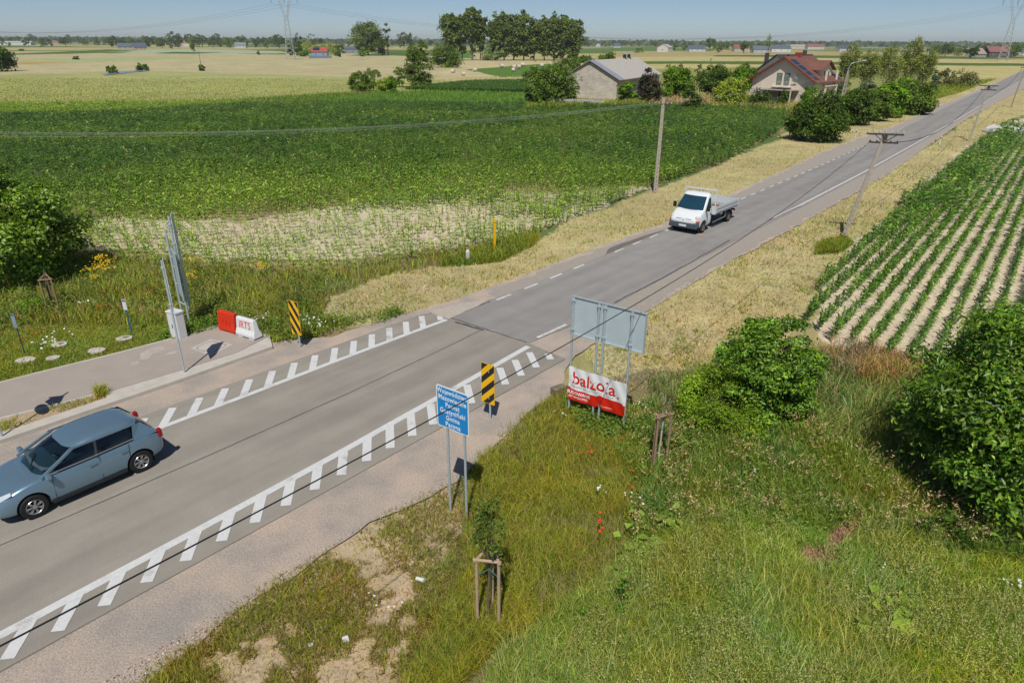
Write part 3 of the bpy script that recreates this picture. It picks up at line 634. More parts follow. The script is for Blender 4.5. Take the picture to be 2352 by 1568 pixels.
# ================================================================== ground cover
def blades(n_try, poly, hgt, wid, pal, keep=None, lean=.35, seed=0, dist_scale=.5, ref=15.0, zoff=-.05, jit=.16, dens=None, hvar=.35, curl=.35, z0=0.0):
    """grass blades rooted in the measured outline; farther ones are sparser and coarser. returns V, quads, tris, colours"""
    P = np.array(poly, float); lo = P.min(0); hi = P.max(0)
    q = rng.random((n_try, 2))*(hi-lo)+lo
    q = q[inside(q, poly)]
    g = Gn(q); r = np.hypot(g[:, 0], g[:, 1])
    if keep is not None:
        k = keep(g, q); g = g[k]; r = r[k]
    n = len(g); s = np.maximum(1, r/ref)**dist_scale
    hmul = (0.6+0.8*fbm(g[:, 0]*.9+seed, g[:, 1]*.9, 41))
    H = hgt*hmul*(1+hvar*rng.normal(size=n)).clip(.35, 2)*s**.35; Wd = wid*s*(0.7+.6*rng.random(n))
    a = rng.random(n)*2*pi; la = rng.random(n)*2*pi; ln = lean*(.3+rng.random(n)*1.2)
    base = np.stack([g[:, 0], g[:, 1], ground_z(g[:, 0], g[:, 1])+z0], 1)
    sd = np.stack([np.cos(a), np.sin(a), 0*a], 1)*Wd[:, None]/2
    L_ = np.stack([np.cos(la)*np.sin(ln), np.sin(la)*np.sin(ln), np.cos(ln)], 1)
    L2 = np.stack([np.cos(la)*np.sin(ln+curl*2), np.sin(la)*np.sin(ln+curl*2), np.cos(ln+curl*2)], 1)
    mid = base+L_*H[:, None]*.55; tip = mid+L2*H[:, None]*.45
    V = np.stack([base-sd, base+sd, mid+sd*.8, mid-sd*.8, tip], 1).reshape(-1, 3)
    c = mixcols(n, pal, jit)
    pn = fbm(g[:, 0]*.5+seed*3, g[:, 1]*.5, 43); c = c*(.8+.4*pn)[:, None]
    hn = (fbm(g[:, 0]*.8+3, g[:, 1]*.8+seed, 44, 3)-.5)[:, None]; c = c*(1+hn*np.array([-.5, .05, 1.0]))
    C = np.repeat(c, 5, 0); i = np.arange(n)*5
    return V, np.stack([i, i+1, i+2, i+3], 1), np.stack([i+3, i+2, i+4], 1), C
def blade_obj(name, parts, label, mat_=None, cat='grass', kind='stuff'):
    Vs, Q, T, C = [], [], [], []; k = 0
    for V, q, t, c in parts:
        Vs.append(V); Q.append(q+k); T.append(t+k); C.append(c); k += len(V)
    me = mesh_np(name, np.concatenate(Vs), [np.concatenate(Q), np.concatenate(T)], np.concatenate(C))
    o = link(name, me, mat_ or LEAF); tag(o, label, cat, kind=kind); return o
def patchy(scale, thr, s=0, soft=.06):
    return lambda g, q: fbm(g[:, 0]*scale, g[:, 1]*scale, 60+s, 5)+soft*rng.normal(size=len(g)) > thr
gav = gravel_poly
def off_gravel(g): return ~inside(g+rng.normal(size=g.shape)*.13, gav)
GREENS = [(3, srgb(130, 146, 58)), (2, srgb(146, 158, 70)), (1, srgb(168, 164, 92)), (1, srgb(100, 122, 48))]
OLIVE = [(3, srgb(160, 166, 62)), (2, srgb(178, 174, 78)), (1.3, srgb(172, 150, 92)), (1.2, srgb(134, 146, 54))]
LUSH = [(3, srgb(126, 154, 58)), (2.5, srgb(148, 172, 72)), (1.6, srgb(196, 204, 126)), (1.2, srgb(98, 128, 50)), (.7, srgb(204, 194, 104))]
BLUEG = [(3, srgb(114, 140, 72)), (2, srgb(136, 160, 96)), (1, srgb(164, 178, 124)), (1, srgb(90, 116, 58))]
TAN = [(2, srgb(190, 168, 118)), (1, srgb(172, 146, 104)), (1, srgb(204, 186, 140))]
HAYP = [(3, srgb(196, 182, 140)), (2, srgb(180, 160, 120)), (1.6, srgb(160, 136, 102)), (1.2, srgb(152, 150, 94)), (.8, srgb(208, 198, 160))]
PT = [(300, 1600), (330, 1540), (420, 1480), (540, 1400), (620, 1330), (700, 1290), (780, 1240), (850, 1195), (960, 1140), (1000, 1120), (1080, 1060), (1160, 975), (1240, 900), (1300, 880), (1340, 900), (1240, 1030), (1180, 1240), (1100, 1400), (1000, 1600)]
PO = [(1120, 1000), (1300, 890), (1440, 940), (1480, 1060), (1460, 1200), (1400, 1330), (1290, 1420), (1150, 1480), (1000, 1640), (900, 1640), (1000, 1450), (1080, 1300), (1060, 1180), (1090, 1080)]
PL = [(1080, 1640), (1160, 1500), (1290, 1410), (1390, 1330), (1450, 1230), (1560, 1180), (1760, 1150), (2000, 1180), (2300, 1230), (2600, 1300), (2800, 1640), (2400, 1760), (1100, 1760)]
PB = [(1370, 960), (1500, 920), (1560, 1000), (1660, 990), (1830, 960), (2000, 1060), (2160, 1160), (2500, 1260), (2500, 1330), (2000, 1230), (1700, 1200), (1450, 1260), (1450, 1100)]
PX = [(1860, 830), (2140, 840), (2400, 950), (2600, 1100), (2500, 1270), (2160, 1160), (2000, 1060), (1830, 960), (1660, 985), (1560, 995), (1500, 925), (1480, 880), (1600, 850)]
def no_path(g, q):
    return ~inside(q+rng.normal(size=q.shape)*4, [(1922, 1205), (1994, 1182), (1984, 1214), (1938, 1250), (1915, 1280), (1890, 1274), (1900, 1232)]) & ~inside(q+rng.normal(size=q.shape)*4, [(1830, 1264), (1870, 1258), (1930, 1292), (1915, 1306), (1850, 1300)])
edge_in = lambda g, q: off_gravel(g) & (fbm(g[:, 0]*.8, g[:, 1]*.8, 66, 5)+.35*fbm(g[:, 0]*4, g[:, 1]*4, 67, 3) >.60)
parts = [blades(90000, PT, .17, .015, [(2, srgb(146, 146, 62)), (2, srgb(152, 136, 82)), (1, srgb(122, 130, 52)), (1, srgb(128, 108, 70))], keep=edge_in, lean=.6, seed=1)]
parts += [blades(30000, PT, .24, .014, GREENS, keep=lambda g, q: off_gravel(g) & (fbm(g[:, 0]*.8, g[:, 1]*.8, 66, 5)+.3*fbm(g[:, 0]*3, g[:, 1]*3, 68, 3) > .65), lean=.5, seed=2)]
parts += [blades(24000, PT, .10, .014, TAN+OLIVE[:1], keep=lambda g, q: off_gravel(g), lean=.9, seed=2)]
blade_obj('grass_tufts', parts, 'olive grass tufts thinning out over the bare sand beside the gravel shoulder')
parts = [blades(95000, PO, .27, .013, OLIVE, keep=lambda g, q: off_gravel(g) & (fbm(g[:, 0]*.9, g[:, 1]*.9, 70, 4) > .36), lean=.4, seed=3),
         blades(26000, PO, .32, .012, GREENS, keep=lambda g, q: off_gravel(g), seed=4),
         blades(16000, PO, .36, .010, [(1, srgb(176, 158, 96)), (1, srgb(170, 168, 86))], keep=lambda g, q: off_gravel(g), seed=5)]
blade_obj('meadow_grass', parts, 'yellowish olive meadow grass around the banner and the blue sign')
parts = [blades(360000, PL, .33, .014, LUSH, keep=no_path, lean=.5, seed=6),
         blades(40000, PL, .46, .014, [(1, srgb(176, 184, 138)), (1, srgb(160, 172, 124)), (1, srgb(188, 184, 128))], keep=lambda g, q: no_path(g, q) & (fbm(g[:, 0]*.35, g[:, 1]*.35, 75) > .45), lean=.25, seed=7, curl=.2),
         blades(44000, PB, .4, .018, BLUEG, keep=no_path, seed=8), blades(50000, PB, .36, .018, GREENS, keep=no_path, seed=9), blades(42000, PX, .5, .02, BLUEG+TAN[:1], seed=10),
         blades(5000, [(1860, 820), (1960, 800), (2130, 830), (2120, 880), (2000, 885), (1900, 860)], .55, .018, TAN+[(2, srgb(168, 130, 78))], seed=10)]
blade_obj('tall_grass', parts, 'tall lush green grass filling the lower right corner')
parts = [blades(26000, [(1820, 1180), (2010, 1170), (2000, 1320), (1820, 1315)], .16, .016, [(2, srgb(188, 140, 108)), (1, srgb(170, 122, 92)), (1, srgb(200, 164, 124))], keep=lambda g, q: ~no_path(g, q), lean=1.3, seed=11, curl=.2)]
blade_obj('flattened_straw', parts, 'reddish flattened straw track in the tall grass', STRAW)
# seed heads: loose tan plumes above the grass
def plumes(n, poly, h0, h1, size, pal, thr, s, per=7, spread=.05):
    P = np.array(poly, float); lo = P.min(0); hi = P.max(0); q = rng.random((n, 2))*(hi-lo)+lo; q = q[inside(q, poly)]; g = Gn(q)
    k = fbm(g[:, 0]*.7, g[:, 1]*.7, s, 4)+.05*rng.normal(size=len(g)) > thr; g = g[k]
    c = np.repeat(np.column_stack([g, h0+(h1-h0)*rng.random(len(g))]), per, 0)
    c = c+rng.normal(size=c.shape)*spread; N_ = rand_dirs(len(c)); N_[:, 2] = abs(N_[:, 2])
    return leaf_mesh('seed_heads', c, N_, size, mixcols(len(c), pal, .12), .45, quad=True)
o = link('seed_heads', plumes(2600, PB+[], .4, .75, .06, [(2, srgb(200, 172, 128)), (1, srgb(184, 156, 112))], .50, 80), STRAW)
tag(o, 'tan seed heads of dock and dry grass above the green weeds', 'weeds', kind='stuff')
o = link('seed_heads', plumes(7000, [(1480, 1180), (1800, 1150), (2250, 1230), (2352, 1400), (2300, 1640), (1400, 1640), (1250, 1560), (1400, 1380)], .25, .5, .04, [(2, srgb(186, 186, 140)), (1, srgb(196, 180, 124))], .52, 81, 5), LEAF)
tag(o, 'pale green oat heads over the tall grass', 'grass', kind='stuff')
# broad-leaved weeds in low mounds
def weeds(n, poly, h, size, pal, thr, s, asp=.5, per=14, rad=.22):
    P = np.array(poly, float); lo = P.min(0); hi = P.max(0); q = rng.random((n, 2))*(hi-lo)+lo; q = q[inside(q, poly)]; g = Gn(q)
    k = (fbm(g[:, 0]*.6, g[:, 1]*.6, s, 4) > thr) & off_gravel(g); g = g[k]; m_ = len(g)
    if not m_: return None
    hh = h*(.5+rng.random(m_)); c = np.repeat(np.column_stack([g, 0*g[:, 0]]), per, 0); H_ = np.repeat(hh, per)
    a = rng.random(len(c))*2*pi; rr_ = rad*np.sqrt(rng.random(len(c))); u = rng.random(len(c))**.6
    c[:, 0] += np.cos(a)*rr_; c[:, 1] += np.sin(a)*rr_; c[:, 2] = H_*u*(1-.5*(rr_/rad)**2)
    N_ = np.column_stack([np.cos(a)*.6, np.sin(a)*.6, np.ones(len(c))])+rand_dirs(len(c))*.5; N_ /= np.linalg.norm(N_, axis=1)[:, None]
    tone = np.repeat(1+.2*rng.normal(size=m_), per)
    return leaf_mesh('weeds', c, N_, size, mixcols(len(c), pal, .12)*tone[:, None].clip(.6, 1.5), asp)
def weed_obj(lbl, *a, **k):
    me = weeds(*a, **k)
    if me: tag(link('weeds', me, LEAF), lbl, 'weeds', kind='stuff')
WE = [(3, srgb(98, 124, 56)), (2, srgb(116, 140, 64)), (1, srgb(134, 150, 80))]
weed_obj('broad-leaved weeds around the banner posts', 900, [(1290, 940), (1340, 930), (1520, 1000), (1640, 1010), (1560, 1050), (1440, 1020), (1340, 990)], .4, .10, WE, .3, 90)
weed_obj('mixed weeds on the bank between the tall grass and the shrubs', 1500, PB, .5, .09, WE, .42, 91)
weed_obj('big pale burdock leaves in the tall grass', 34, [(1400, 1290), (1480, 1180), (1560, 1180), (1520, 1260), (1420, 1330)], .35, .26, [(2, srgb(150, 172, 84)), (1, srgb(128, 154, 70))], .2, 92, .75, 9, .3)
weed_obj('burdock leaves low in the right corner grass', 18, [(1960, 1400), (2100, 1390), (2090, 1470), (1980, 1460)], .35, .28, [(2, srgb(150, 170, 78)), (1, srgb(134, 156, 70))], .1, 93, .8, 8, .3)
# left: rough verge full of tall weeds
PE = [(-500, 660), (0, 640), (165, 585), (400, 602), (600, 622), (760, 622), (900, 600), (1100, 563), (1170, 535), (1235, 525), (1245, 545), (1180, 590), (1050, 603), (900, 630), (760, 680), (735, 730), (820, 735), (900, 715), (760, 760), (640, 806), (600, 770), (500, 750), (400, 780), (280, 800), (100, 850), (-300, 960), (-500, 960)]
PN = [(-300, 960), (0, 884), (270, 815), (400, 780), (490, 752), (440, 735), (300, 715), (0, 740), (-300, 820)]
WILD = [(3, srgb(138, 154, 64)), (2, srgb(160, 168, 78)), (1.2, srgb(166, 160, 90)), (1, srgb(100, 124, 54)), (.35, srgb(176, 140, 92))]
up_ = lambda g, q: off_gravel(g) & ~inside(g, pv) & ~inside(g, kb)
parts = [blades(90000, PE, .42, .03, WILD, keep=lambda g, q: up_(g, q) & (q[:, 1] < 745+60*(q[:, 0] > 560)), seed=12, ref=25),
         blades(60000, PN, .13, .02, [(3, srgb(128, 142, 54)), (2, srgb(142, 152, 64)), (1, srgb(104, 124, 46)), (.6, srgb(160, 148, 90))], keep=up_, seed=13, ref=22, lean=.6)]
blade_obj('verge_grass', parts, 'mixed wild grass and weeds on the left verge behind the pavement')
weed_obj('leafy weed clumps on the left verge', 1500, [(-100, 700), (160, 590), (420, 612), (760, 640), (740, 720), (700, 780), (600, 770), (540, 740), (450, 740), (300, 700), (0, 760)], .6, .11, [(3, srgb(96, 118, 56)), (2, srgb(116, 134, 66)), (1, srgb(148, 140, 84))], .46, 94, rad=.35)
weed_obj('leafy green weeds along the pavement edge', 420, [(350, 790), (420, 740), (500, 740), (500, 757), (400, 785)], .4, .09, WE, .2, 95, rad=.2)
weed_obj('tall weeds behind the plastic barriers', 500, [(600, 730), (700, 690), (750, 740), (880, 722), (760, 765), (690, 800), (640, 800), (610, 770)], .5, .1, WE, .25, 96, rad=.3)
weed_obj('nettles at the end of the mown bank', 200, [(850, 745), (905, 715), (930, 720), (880, 745)], .4, .1, WE, .1, 97, rad=.25)
GR2 = [(3, srgb(140, 152, 70)), (2, srgb(152, 156, 82)), (1, srgb(168, 160, 104))]
# mown hay on both verges
PH1 = [(740, 690), (900, 628), (1050, 600), (1240, 548), (1300, 512), (1500, 434), (1650, 380), (1790, 320), (1930, 302), (2040, 264), (2130, 232), (2352, 170), (2352, 180), (2264, 205), (2054, 295), (1764, 412), (1539, 515), (1351, 582), (1176, 650), (1000, 700), (880, 740), (760, 720)]
PH2 = [(1390, 900), (1340, 810), (1490, 708), (1764, 552), (2039, 395), (2214, 272), (2352, 202), (2500, 150), (2500, 200), (2352, 262), (2270, 305), (2120, 430), (1960, 560), (1850, 690), (1780, 800), (1600, 860), (1480, 890)]
parts = [blades(80000, PH1, .17, .03, HAYP, keep=lambda g, q: off_gravel(g), lean=1.25, seed=14, ref=30, curl=.15),
         blades(100000, PH2, .17, .028, HAYP, keep=lambda g, q: off_gravel(g), lean=1.2, seed=15, ref=26, curl=.15)]
parts += [blades(16000, PH1, .14, .028, HAYP+GR2[:1], keep=lambda g, q: off_gravel(g) & (fbm(g[:, 0]*1.1, g[:, 1]*1.1, 63) > .54), lean=.7, seed=31, ref=30),
          blades(20000, PH2, .14, .026, HAYP+GR2[:1], keep=lambda g, q: off_gravel(g) & (fbm(g[:, 0]*1.1, g[:, 1]*1.1, 64) > .54), lean=.7, seed=32, ref=26)]
blade_obj('mown_hay', parts, 'mown straw-coloured hay lying on both verges of the road', STRAW)
parts = [blades(70000, PH1, .2, .03, GR2, keep=lambda g, q: off_gravel(g) & (fbm(g[:, 0]*.35, g[:, 1]*.35, 61)+.4*fbm(g[:, 0]*2, g[:, 1]*2, 65) > .70), lean=.7, seed=16, ref=30),
         blades(80000, PH2, .2, .03, GR2, keep=lambda g, q: off_gravel(g) & (fbm(g[:, 0]*.35, g[:, 1]*.35, 62)+.4*fbm(g[:, 0]*2, g[:, 1]*2, 66) > .70), lean=.7, seed=17, ref=26),
         blades(8000, [(1880, 560), (1940, 545), (1960, 560), (1930, 580), (1870, 585)], .3, .03, GREENS, seed=18, ref=26),
         blades(6000, [(1500, 720), (1570, 640), (1650, 600), (1700, 575), (1640, 620), (1560, 670), (1420, 770)], .2, .02, GR2, keep=lambda g, q: off_gravel(g), seed=18, ref=26),
         blades(9000, [(1185, 650), (1351, 588), (1539, 520), (1764, 418), (1764, 411), (1539, 510), (1351, 578), (1176, 640)], .15, .02, GR2, keep=lambda g, q: off_gravel(g), seed=19, ref=26),
         blades(12000, [(1000, 612), (1080, 580), (1160, 555), (1240, 535), (1230, 560), (1150, 600), (1060, 610)], .4, .03, GREENS, seed=20, ref=26),
         blades(26000, [(2050, 238), (2140, 195), (2230, 190), (2290, 182), (2200, 215), (2120, 236)], .5, .04, GREENS, seed=21, ref=40),
         blades(5200, [(0, 973), (246, 910), (247, 919), (0, 1001)], .13, .014, OLIVE+TAN[:1], keep=patchy(1.5, .44, 5), seed=22, z0=.15),
         blades(500, [(220, 908), (248, 903), (250, 915), (225, 922)], .25, .014, OLIVE, seed=22, z0=.15)]
o = blade_obj('verge_tufts', parts, 'green tufts growing through the mown verges')
# the low grass field behind the corn
parts = [blades(26000, [(470, 236), (760, 215), (905, 212), (1000, 207), (1205, 214), (1250, 238), (900, 238)], .5, .05, [(3, srgb(104, 138, 66)), (2, srgb(120, 150, 78))], seed=23, ref=60)]
blade_obj('clover_field', parts, 'light green clover strip behind the corn field', cat='crop')
# grain: barley texture in the middle distance
parts = [blades(60000, [(-300, 236), (-300, 190), (0, 180), (640, 180), (900, 188), (1200, 172), (1205, 205), (900, 210), (600, 229), (300, 235)], .22, .06, [(3, srgb(162, 166, 108)), (2, srgb(176, 174, 120)), (1, srgb(140, 152, 92))], seed=24, ref=60, jit=.05),
         blades(12000, [(-300, 240), (0, 237), (600, 230), (905, 209), (905, 213), (600, 234), (0, 241)], .5, .06, [(1, srgb(160, 146, 100)), (1, srgb(130, 138, 74))], seed=25, ref=60),
         blades(20000, [(1480, 240), (1490, 226), (1590, 224), (1760, 236), (1590, 247)], .9, .05, TAN+[(1, srgb(184, 160, 96))], seed=26, ref=60),
         blades(12000, [(1200, 256), (1215, 236), (1320, 240), (1480, 236), (1480, 246)], .8, .05, GR2, seed=27, ref=60),
         blades(14000, [(1590, 246), (1760, 236), (1860, 246), (1800, 262), (1700, 250)], .8, .05, GR2+TAN, seed=28, ref=60)]
blade_obj('barley', parts, 'pale ripening barley between the corn field and the bushes', STRAW, 'crop')

# ================================================================== maize
def maize_proto(nl, seg, seed, h=1.0, spread=.38):
    r_ = random.Random(seed); V, Q, C = [], [], []
    a0 = r_.random()*pi
    lv = [r_.choice([.8, .95, 1.0, 1.1, 1.15, 2.0]) for _ in range(nl)]  # the highest tone makes a pale leaf: a sun glint put into its colour
    for k in range(nl):
        z0 = h*(.08+.72*k/nl); a = a0+k*pi+r_.uniform(-.5, .5); L_ = spread*(1-.45*abs(k/nl-.45))*r_.uniform(.85, 1.25); up = r_.uniform(.55, .95)*h*.34
        w0 = .035*r_.uniform(.8, 1.2)*(1+.3*(k/nl)); ca, sa = math.cos(a), math.sin(a); i0 = len(V)
        for j in range(seg+1):
            t = j/seg; rr_ = L_*t; z = z0+up*(t*1.7-t*t*(1.25+.5*r_.random())); wd = w0*(1 if t < .5 else (1-t)*2*.9+.1); tw = .35*math.sin(t*3)
            for sg in (-1, 1): V.append((ca*rr_-sa*wd*sg, sa*rr_+ca*wd*sg, z+wd*sg*tw))
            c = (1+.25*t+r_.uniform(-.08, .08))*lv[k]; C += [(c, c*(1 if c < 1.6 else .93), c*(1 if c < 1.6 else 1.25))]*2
        for j in range(seg): q = i0+2*j; Q.append((q, q+1, q+3, q+2))
    i0 = len(V)
    for a in (0, pi/2):
        s_ = .012; V += [(math.cos(a)*s_, math.sin(a)*s_, 0), (-math.cos(a)*s_, -math.sin(a)*s_, 0), (-math.cos(a)*s_*.5, -math.sin(a)*s_*.5, h*.85), (math.cos(a)*s_*.5, math.sin(a)*s_*.5, h*.85)]
        C += [(.95, 1, .7)]*4; Q.append((i0, i0+1, i0+2, i0+3)); i0 += 4
    return np.array(V), np.array(Q), np.array(C)
def scatter(protos, g, hs, ws, cols, zb=None):
    pi_ = rng.integers(0, len(protos), len(g)); Vs, Qs, Cs = [], [], []; k = 0
    for i, (V, Q, C) in enumerate(protos):
        m_ = np.where(pi_ == i)[0]; n = len(m_)
        if not n: continue
        a = rng.random(n)*2*pi; ca, sa = np.cos(a)[:, None], np.sin(a)[:, None]
        x = (V[None, :, 0]*ca-V[None, :, 1]*sa)*ws[m_][:, None]+g[m_, 0][:, None]; y = (V[None, :, 0]*sa+V[None, :, 1]*ca)*ws[m_][:, None]+g[m_, 1][:, None]
        z = V[None, :, 2]*hs[m_][:, None]-.03
        Vs.append(np.stack([x, y, z], 2).reshape(-1, 3)); Cs.append((C[None]*cols[m_][:, None, :]).reshape(-1, 3))
        Qs.append((Q[None]+(np.arange(n)*len(V))[:, None, None]).reshape(-1, 4)+k); k += n*len(V)
    return np.concatenate(Vs), [np.concatenate(Qs)], np.concatenate(Cs)
MZ = leafmat('maize_leaf', .22, .36, .55)
MCOL = [(4, srgb(70, 100, 36)), (3, srgb(86, 116, 44)), (.35, srgb(140, 160, 92)), (1.2, srgb(58, 86, 34))]  # the rare pale entry paints leaf highlights into the plant colour
MYEL = [(2, srgb(140, 164, 62)), (1, srgb(118, 148, 54)), (.3, srgb(160, 174, 84))]
# left field
LF = W([(-700, 238), (0, 243), (300, 240), (600, 233), (900, 238), (1240, 243), (1500, 244), (1800, 250), (1810, 285), (1775, 312), (1650, 378), (1510, 424), (1440, 452), (1300, 512), (1150, 560), (900, 606), (760, 625), (500, 620), (250, 598), (165, 575), (-100, 600), (-700, 560)])
SP = W([(160, 500), (560, 505), (900, 450), (1300, 440), (1510, 420), (1300, 508), (1050, 565), (800, 592), (600, 590), (400, 560), (160, 545)])
La = np.array(LF); y0, y1 = La[:, 1].min(), La[:, 1].max(); x0, x1 = La[:, 0].min(), La[:, 0].max()
rowd = .75; pl = .17
yy, xx = np.meshgrid(np.arange(y0, min(y1, 165), rowd), np.arange(max(x0, -115), x1, pl), indexing='ij')
g = np.stack([xx.ravel()+rng.normal(size=xx.size)*.04, yy.ravel()+.06*xx.ravel()+1.5*np.sin(xx.ravel()*.03)+rng.normal(size=xx.size)*.16], 1)
g = g[inside(g, LF)]; r_ = np.hypot(g[:, 0], g[:, 1])
vis = np.abs(g[:, 0]) < g[:, 1]*.86+6; g = g[vis]; r_ = r_[vis]
kp = rng.random(len(g)) < np.clip(60/r_, .2, 1)**1.1; g = g[kp]; r_ = r_[kp]
gw = g+np.stack([fbm(g[:, 0]*.15, g[:, 1]*.15, 51)-.5, fbm(g[:, 0]*.15+9, g[:, 1]*.15, 52)-.5], 1)*9
gw = gw+rng.normal(size=gw.shape)*np.array([1.5, 1.1]); spm = inside(gw, SP); nn = fbm(g[:, 0]*.22, g[:, 1]*.22, 53, 4); poor = spm & (nn < .60)
kp = ~(poor & (rng.random(len(g)) < .34)); g = g[kp]; r_ = r_[kp]; spm = poor[kp]; nn = nn[kp]
hs = np.where(spm, .36+.36*nn, .62+.5*nn)*(1+.15*rng.normal(size=len(g))).clip(.6, 1.4)
near = np.clip((r_-36)/25, 0, 1); hs *= np.where(spm, 1, .72+.28*near)
ws = hs*(.85+.25*rng.random(len(g)))*np.clip(r_/60, 1, 2.0)**.8*1.1
c = mixcols(len(g), MCOL, .16); cy = mixcols(len(g), MYEL, .14)
yl = np.clip((.62-fbm(g[:, 0]*.1, g[:, 1]*.1, 55))*2.4, 0, 1)*.3; yl = np.maximum(yl, .85*inside(g, W([(-700, 236), (0, 238), (600, 231), (640, 238), (420, 250), (250, 262), (0, 266), (-700, 275)])))
yl = np.where(spm, .8, yl+.55*np.clip((74-r_)/34, 0, 1))[:, None]
c = c*(1-yl)+cy*yl
far_ = r_ > 62
P1 = [maize_proto(6, 2, s_, spread=.42) for s_ in range(5)]; P2 = [maize_proto(6, 2, s_, spread=.46) for s_ in range(20, 24)]
for nm, mm, pr in (('a', ~far_, P1), ('b', far_, P2)):
    V, Q, C = scatter(pr, g[mm], hs[mm], ws[mm], c[mm])
    if nm == 'a': VA, QA, CA = V, Q, C
me = mesh_np('corn_crop', np.concatenate([VA, V]), [QA[0], Q[0]+len(VA)], np.concatenate([CA, C]))
tag(link('corn_crop', me, MZ), 'dense green corn field with sandy bald patches, left of the road', 'crop', kind='stuff')
# strip of corn behind
g = Gn(rng.random((9000, 2))*[290, 30]+[925, 184]); q_ = W([(930, 206), (1070, 189), (1210, 186), (1214, 212), (1000, 208)]); g = g[inside(g, q_)]
V, Q, C = scatter(P2, g, .8+.2*rng.random(len(g)), 1.3+.3*rng.random(len(g)), mixcols(len(g), MCOL, .1)); tag(link('corn_strip', mesh_np('corn_strip', V, Q, C), MZ), 'small strip of corn beside the tall poplar tree', 'crop', kind='stuff')
# right field: rows parallel to the road, one object per plant for the 300 nearest
RF = W([(1845, 725), (1880, 660), (1960, 572), (2060, 476), (2235, 332), (2290, 300), (2352, 268), (2500, 214), (2900, 300), (3200, 700), (2700, 960), (2300, 850), (2100, 850), (1980, 806), (1890, 775)])
rows = []
rdir = np.array([.612, .791])
for k in range(-3, 60):
    p0 = np.array([12.25, 25.41])+k*np.array([.70, -.245]); s_ = np.arange(-6, 95, .17)
    rows.append(p0+s_[:, None]*rdir+rng.normal(size=(len(s_), 2))*.025)
g = np.concatenate(rows); g = g[inside(g, RF)]; r_ = np.hypot(g[:, 0], g[:, 1])
g = g[(g[:, 0] < g[:, 1]*.86+3)]; r_ = np.hypot(g[:, 0], g[:, 1])
kp = rng.random(len(g)) < np.clip(40/r_, .25, .93)*(.75+.25*(fbm(g[:, 0]*.6, g[:, 1]*.6, 57) > .35)); g = g[kp]; r_ = r_[kp]
left = np.clip(1-np.abs((g-np.array([12.25, 25.41])) @ np.array([.791, -.612]))/2.5, 0, 1)
hs = (.66+.5*fbm(g[:, 0]*.25, g[:, 1]*.25, 58))*(1+.14*rng.normal(size=len(g))).clip(.6, 1.4)*(1+.35*left*np.clip((r_-35)/20, 0, 1))
ws = hs*(.68+.26*rng.random(len(g)))*np.clip(r_/45, 1, 1.6)
c = mixcols(len(g), [(3, srgb(62, 92, 32)), (3, srgb(76, 108, 38)), (1.2, srgb(110, 138, 62))], .14)
order = np.argsort(r_); near300 = order[:300]; rest = order[300:]
PR = [maize_proto(8, 3, s_, spread=.36) for s_ in range(40, 46)]; PR2 = [maize_proto(6, 2, s_, spread=.42) for s_ in range(50, 54)]
rn = r_[rest]; mm = rn < 45
Va, Qa, Ca = scatter(PR, g[rest[mm]], hs[rest[mm]], ws[rest[mm]], c[rest[mm]]); Vb, Qb, Cb = scatter(PR2, g[rest[~mm]], hs[rest[~mm]], ws[rest[~mm]], c[rest[~mm]])
tag(link('corn_rows', mesh_np('corn_rows', np.concatenate([Va, Vb]), [Qa[0], Qb[0]+len(Va)], np.concatenate([Ca, Cb])), MZ), 'rows of young corn receding on sandy soil, right of the road', 'crop', kind='stuff')
pm_ = []
for i in range(8):
    V, Q, C = PR[i % 6]; pm_.append(mesh_np('corn_plant', V, [Q], C*np.array(mixcols(1, MCOL, .08))[0]*1.15)); pm_[-1].materials.append(MZ)
for j, k in enumerate(near300):
    o = bpy.data.objects.new('corn_plant', pm_[j % 8]); COL.objects.link(o)
    o.location = (g[k, 0], g[k, 1], -.03); o.rotation_euler = (0, 0, random.random()*6.28); o.scale = (ws[k], ws[k], hs[k])
    tag(o, 'young corn plant at the near end of the sandy rows right of the road', 'corn plant', 'corn plants at the near end of the rows')
# flowers
def dots(name, pts, z, size, cols, per, spread, label, cat='wildflowers'):
    c = np.repeat(np.array([(*G(x, y), z) for x, y in pts]), per, 0); c = c+rng.normal(size=c.shape)*np.array([spread, spread, .05])
    N_ = rand_dirs(len(c))*.5+np.array([0, -.4, 1]); N_ /= np.linalg.norm(N_, axis=1)[:, None]
    tag(link(name, leaf_mesh(name, c, N_, size, mixcols(len(c), cols, .05), .95, .05), LEAF), label, cat, kind='stuff')
WH = [(1, srgb(236, 236, 232))]
dots('white_daisies', [(1450, 1180), (1465, 1172), (1440, 1165), (1385, 1145), (1380, 1150), (1735, 1110), (1480, 960), (1482, 955), (1290, 970), (1460, 950), (1470, 955), (905, 1420), (2300, 1360), (2312, 1368), (2325, 1372), (2340, 1380), (2030, 1322), (860, 1410)], .35, .06, WH, 3, .10, 'white daisies scattered through the grass on the right')
dots('white_daisies', [(695, 750), (705, 755), (715, 750), (110, 805), (118, 808), (200, 709), (140, 782), (600, 742), (610, 745), (740, 762)], .35, .08, WH, 9, .2, 'white daisies on the left verge')
dots('yellow_flowers', [(235, 625), (250, 632), (262, 628), (243, 640), (255, 650), (232, 645), (215, 652), (225, 670), (175, 613), (447, 628), (443, 667), (600, 640), (608, 646), (240, 620)], .75, .07, [(1, srgb(214, 178, 30)), (1, srgb(226, 192, 50))], 30, .16, 'yellow tansy flowers in the weeds on the left')
PETAL = mat('poppy_red', srgb(208, 56, 26), .6, var=.1, scale=20); STEM = mat('green_stem', srgb(92, 116, 50), .7)
pmb = MB(); pmb.tube((0, 0, 0), (.02, .01, 1), .006/.45, n=4)
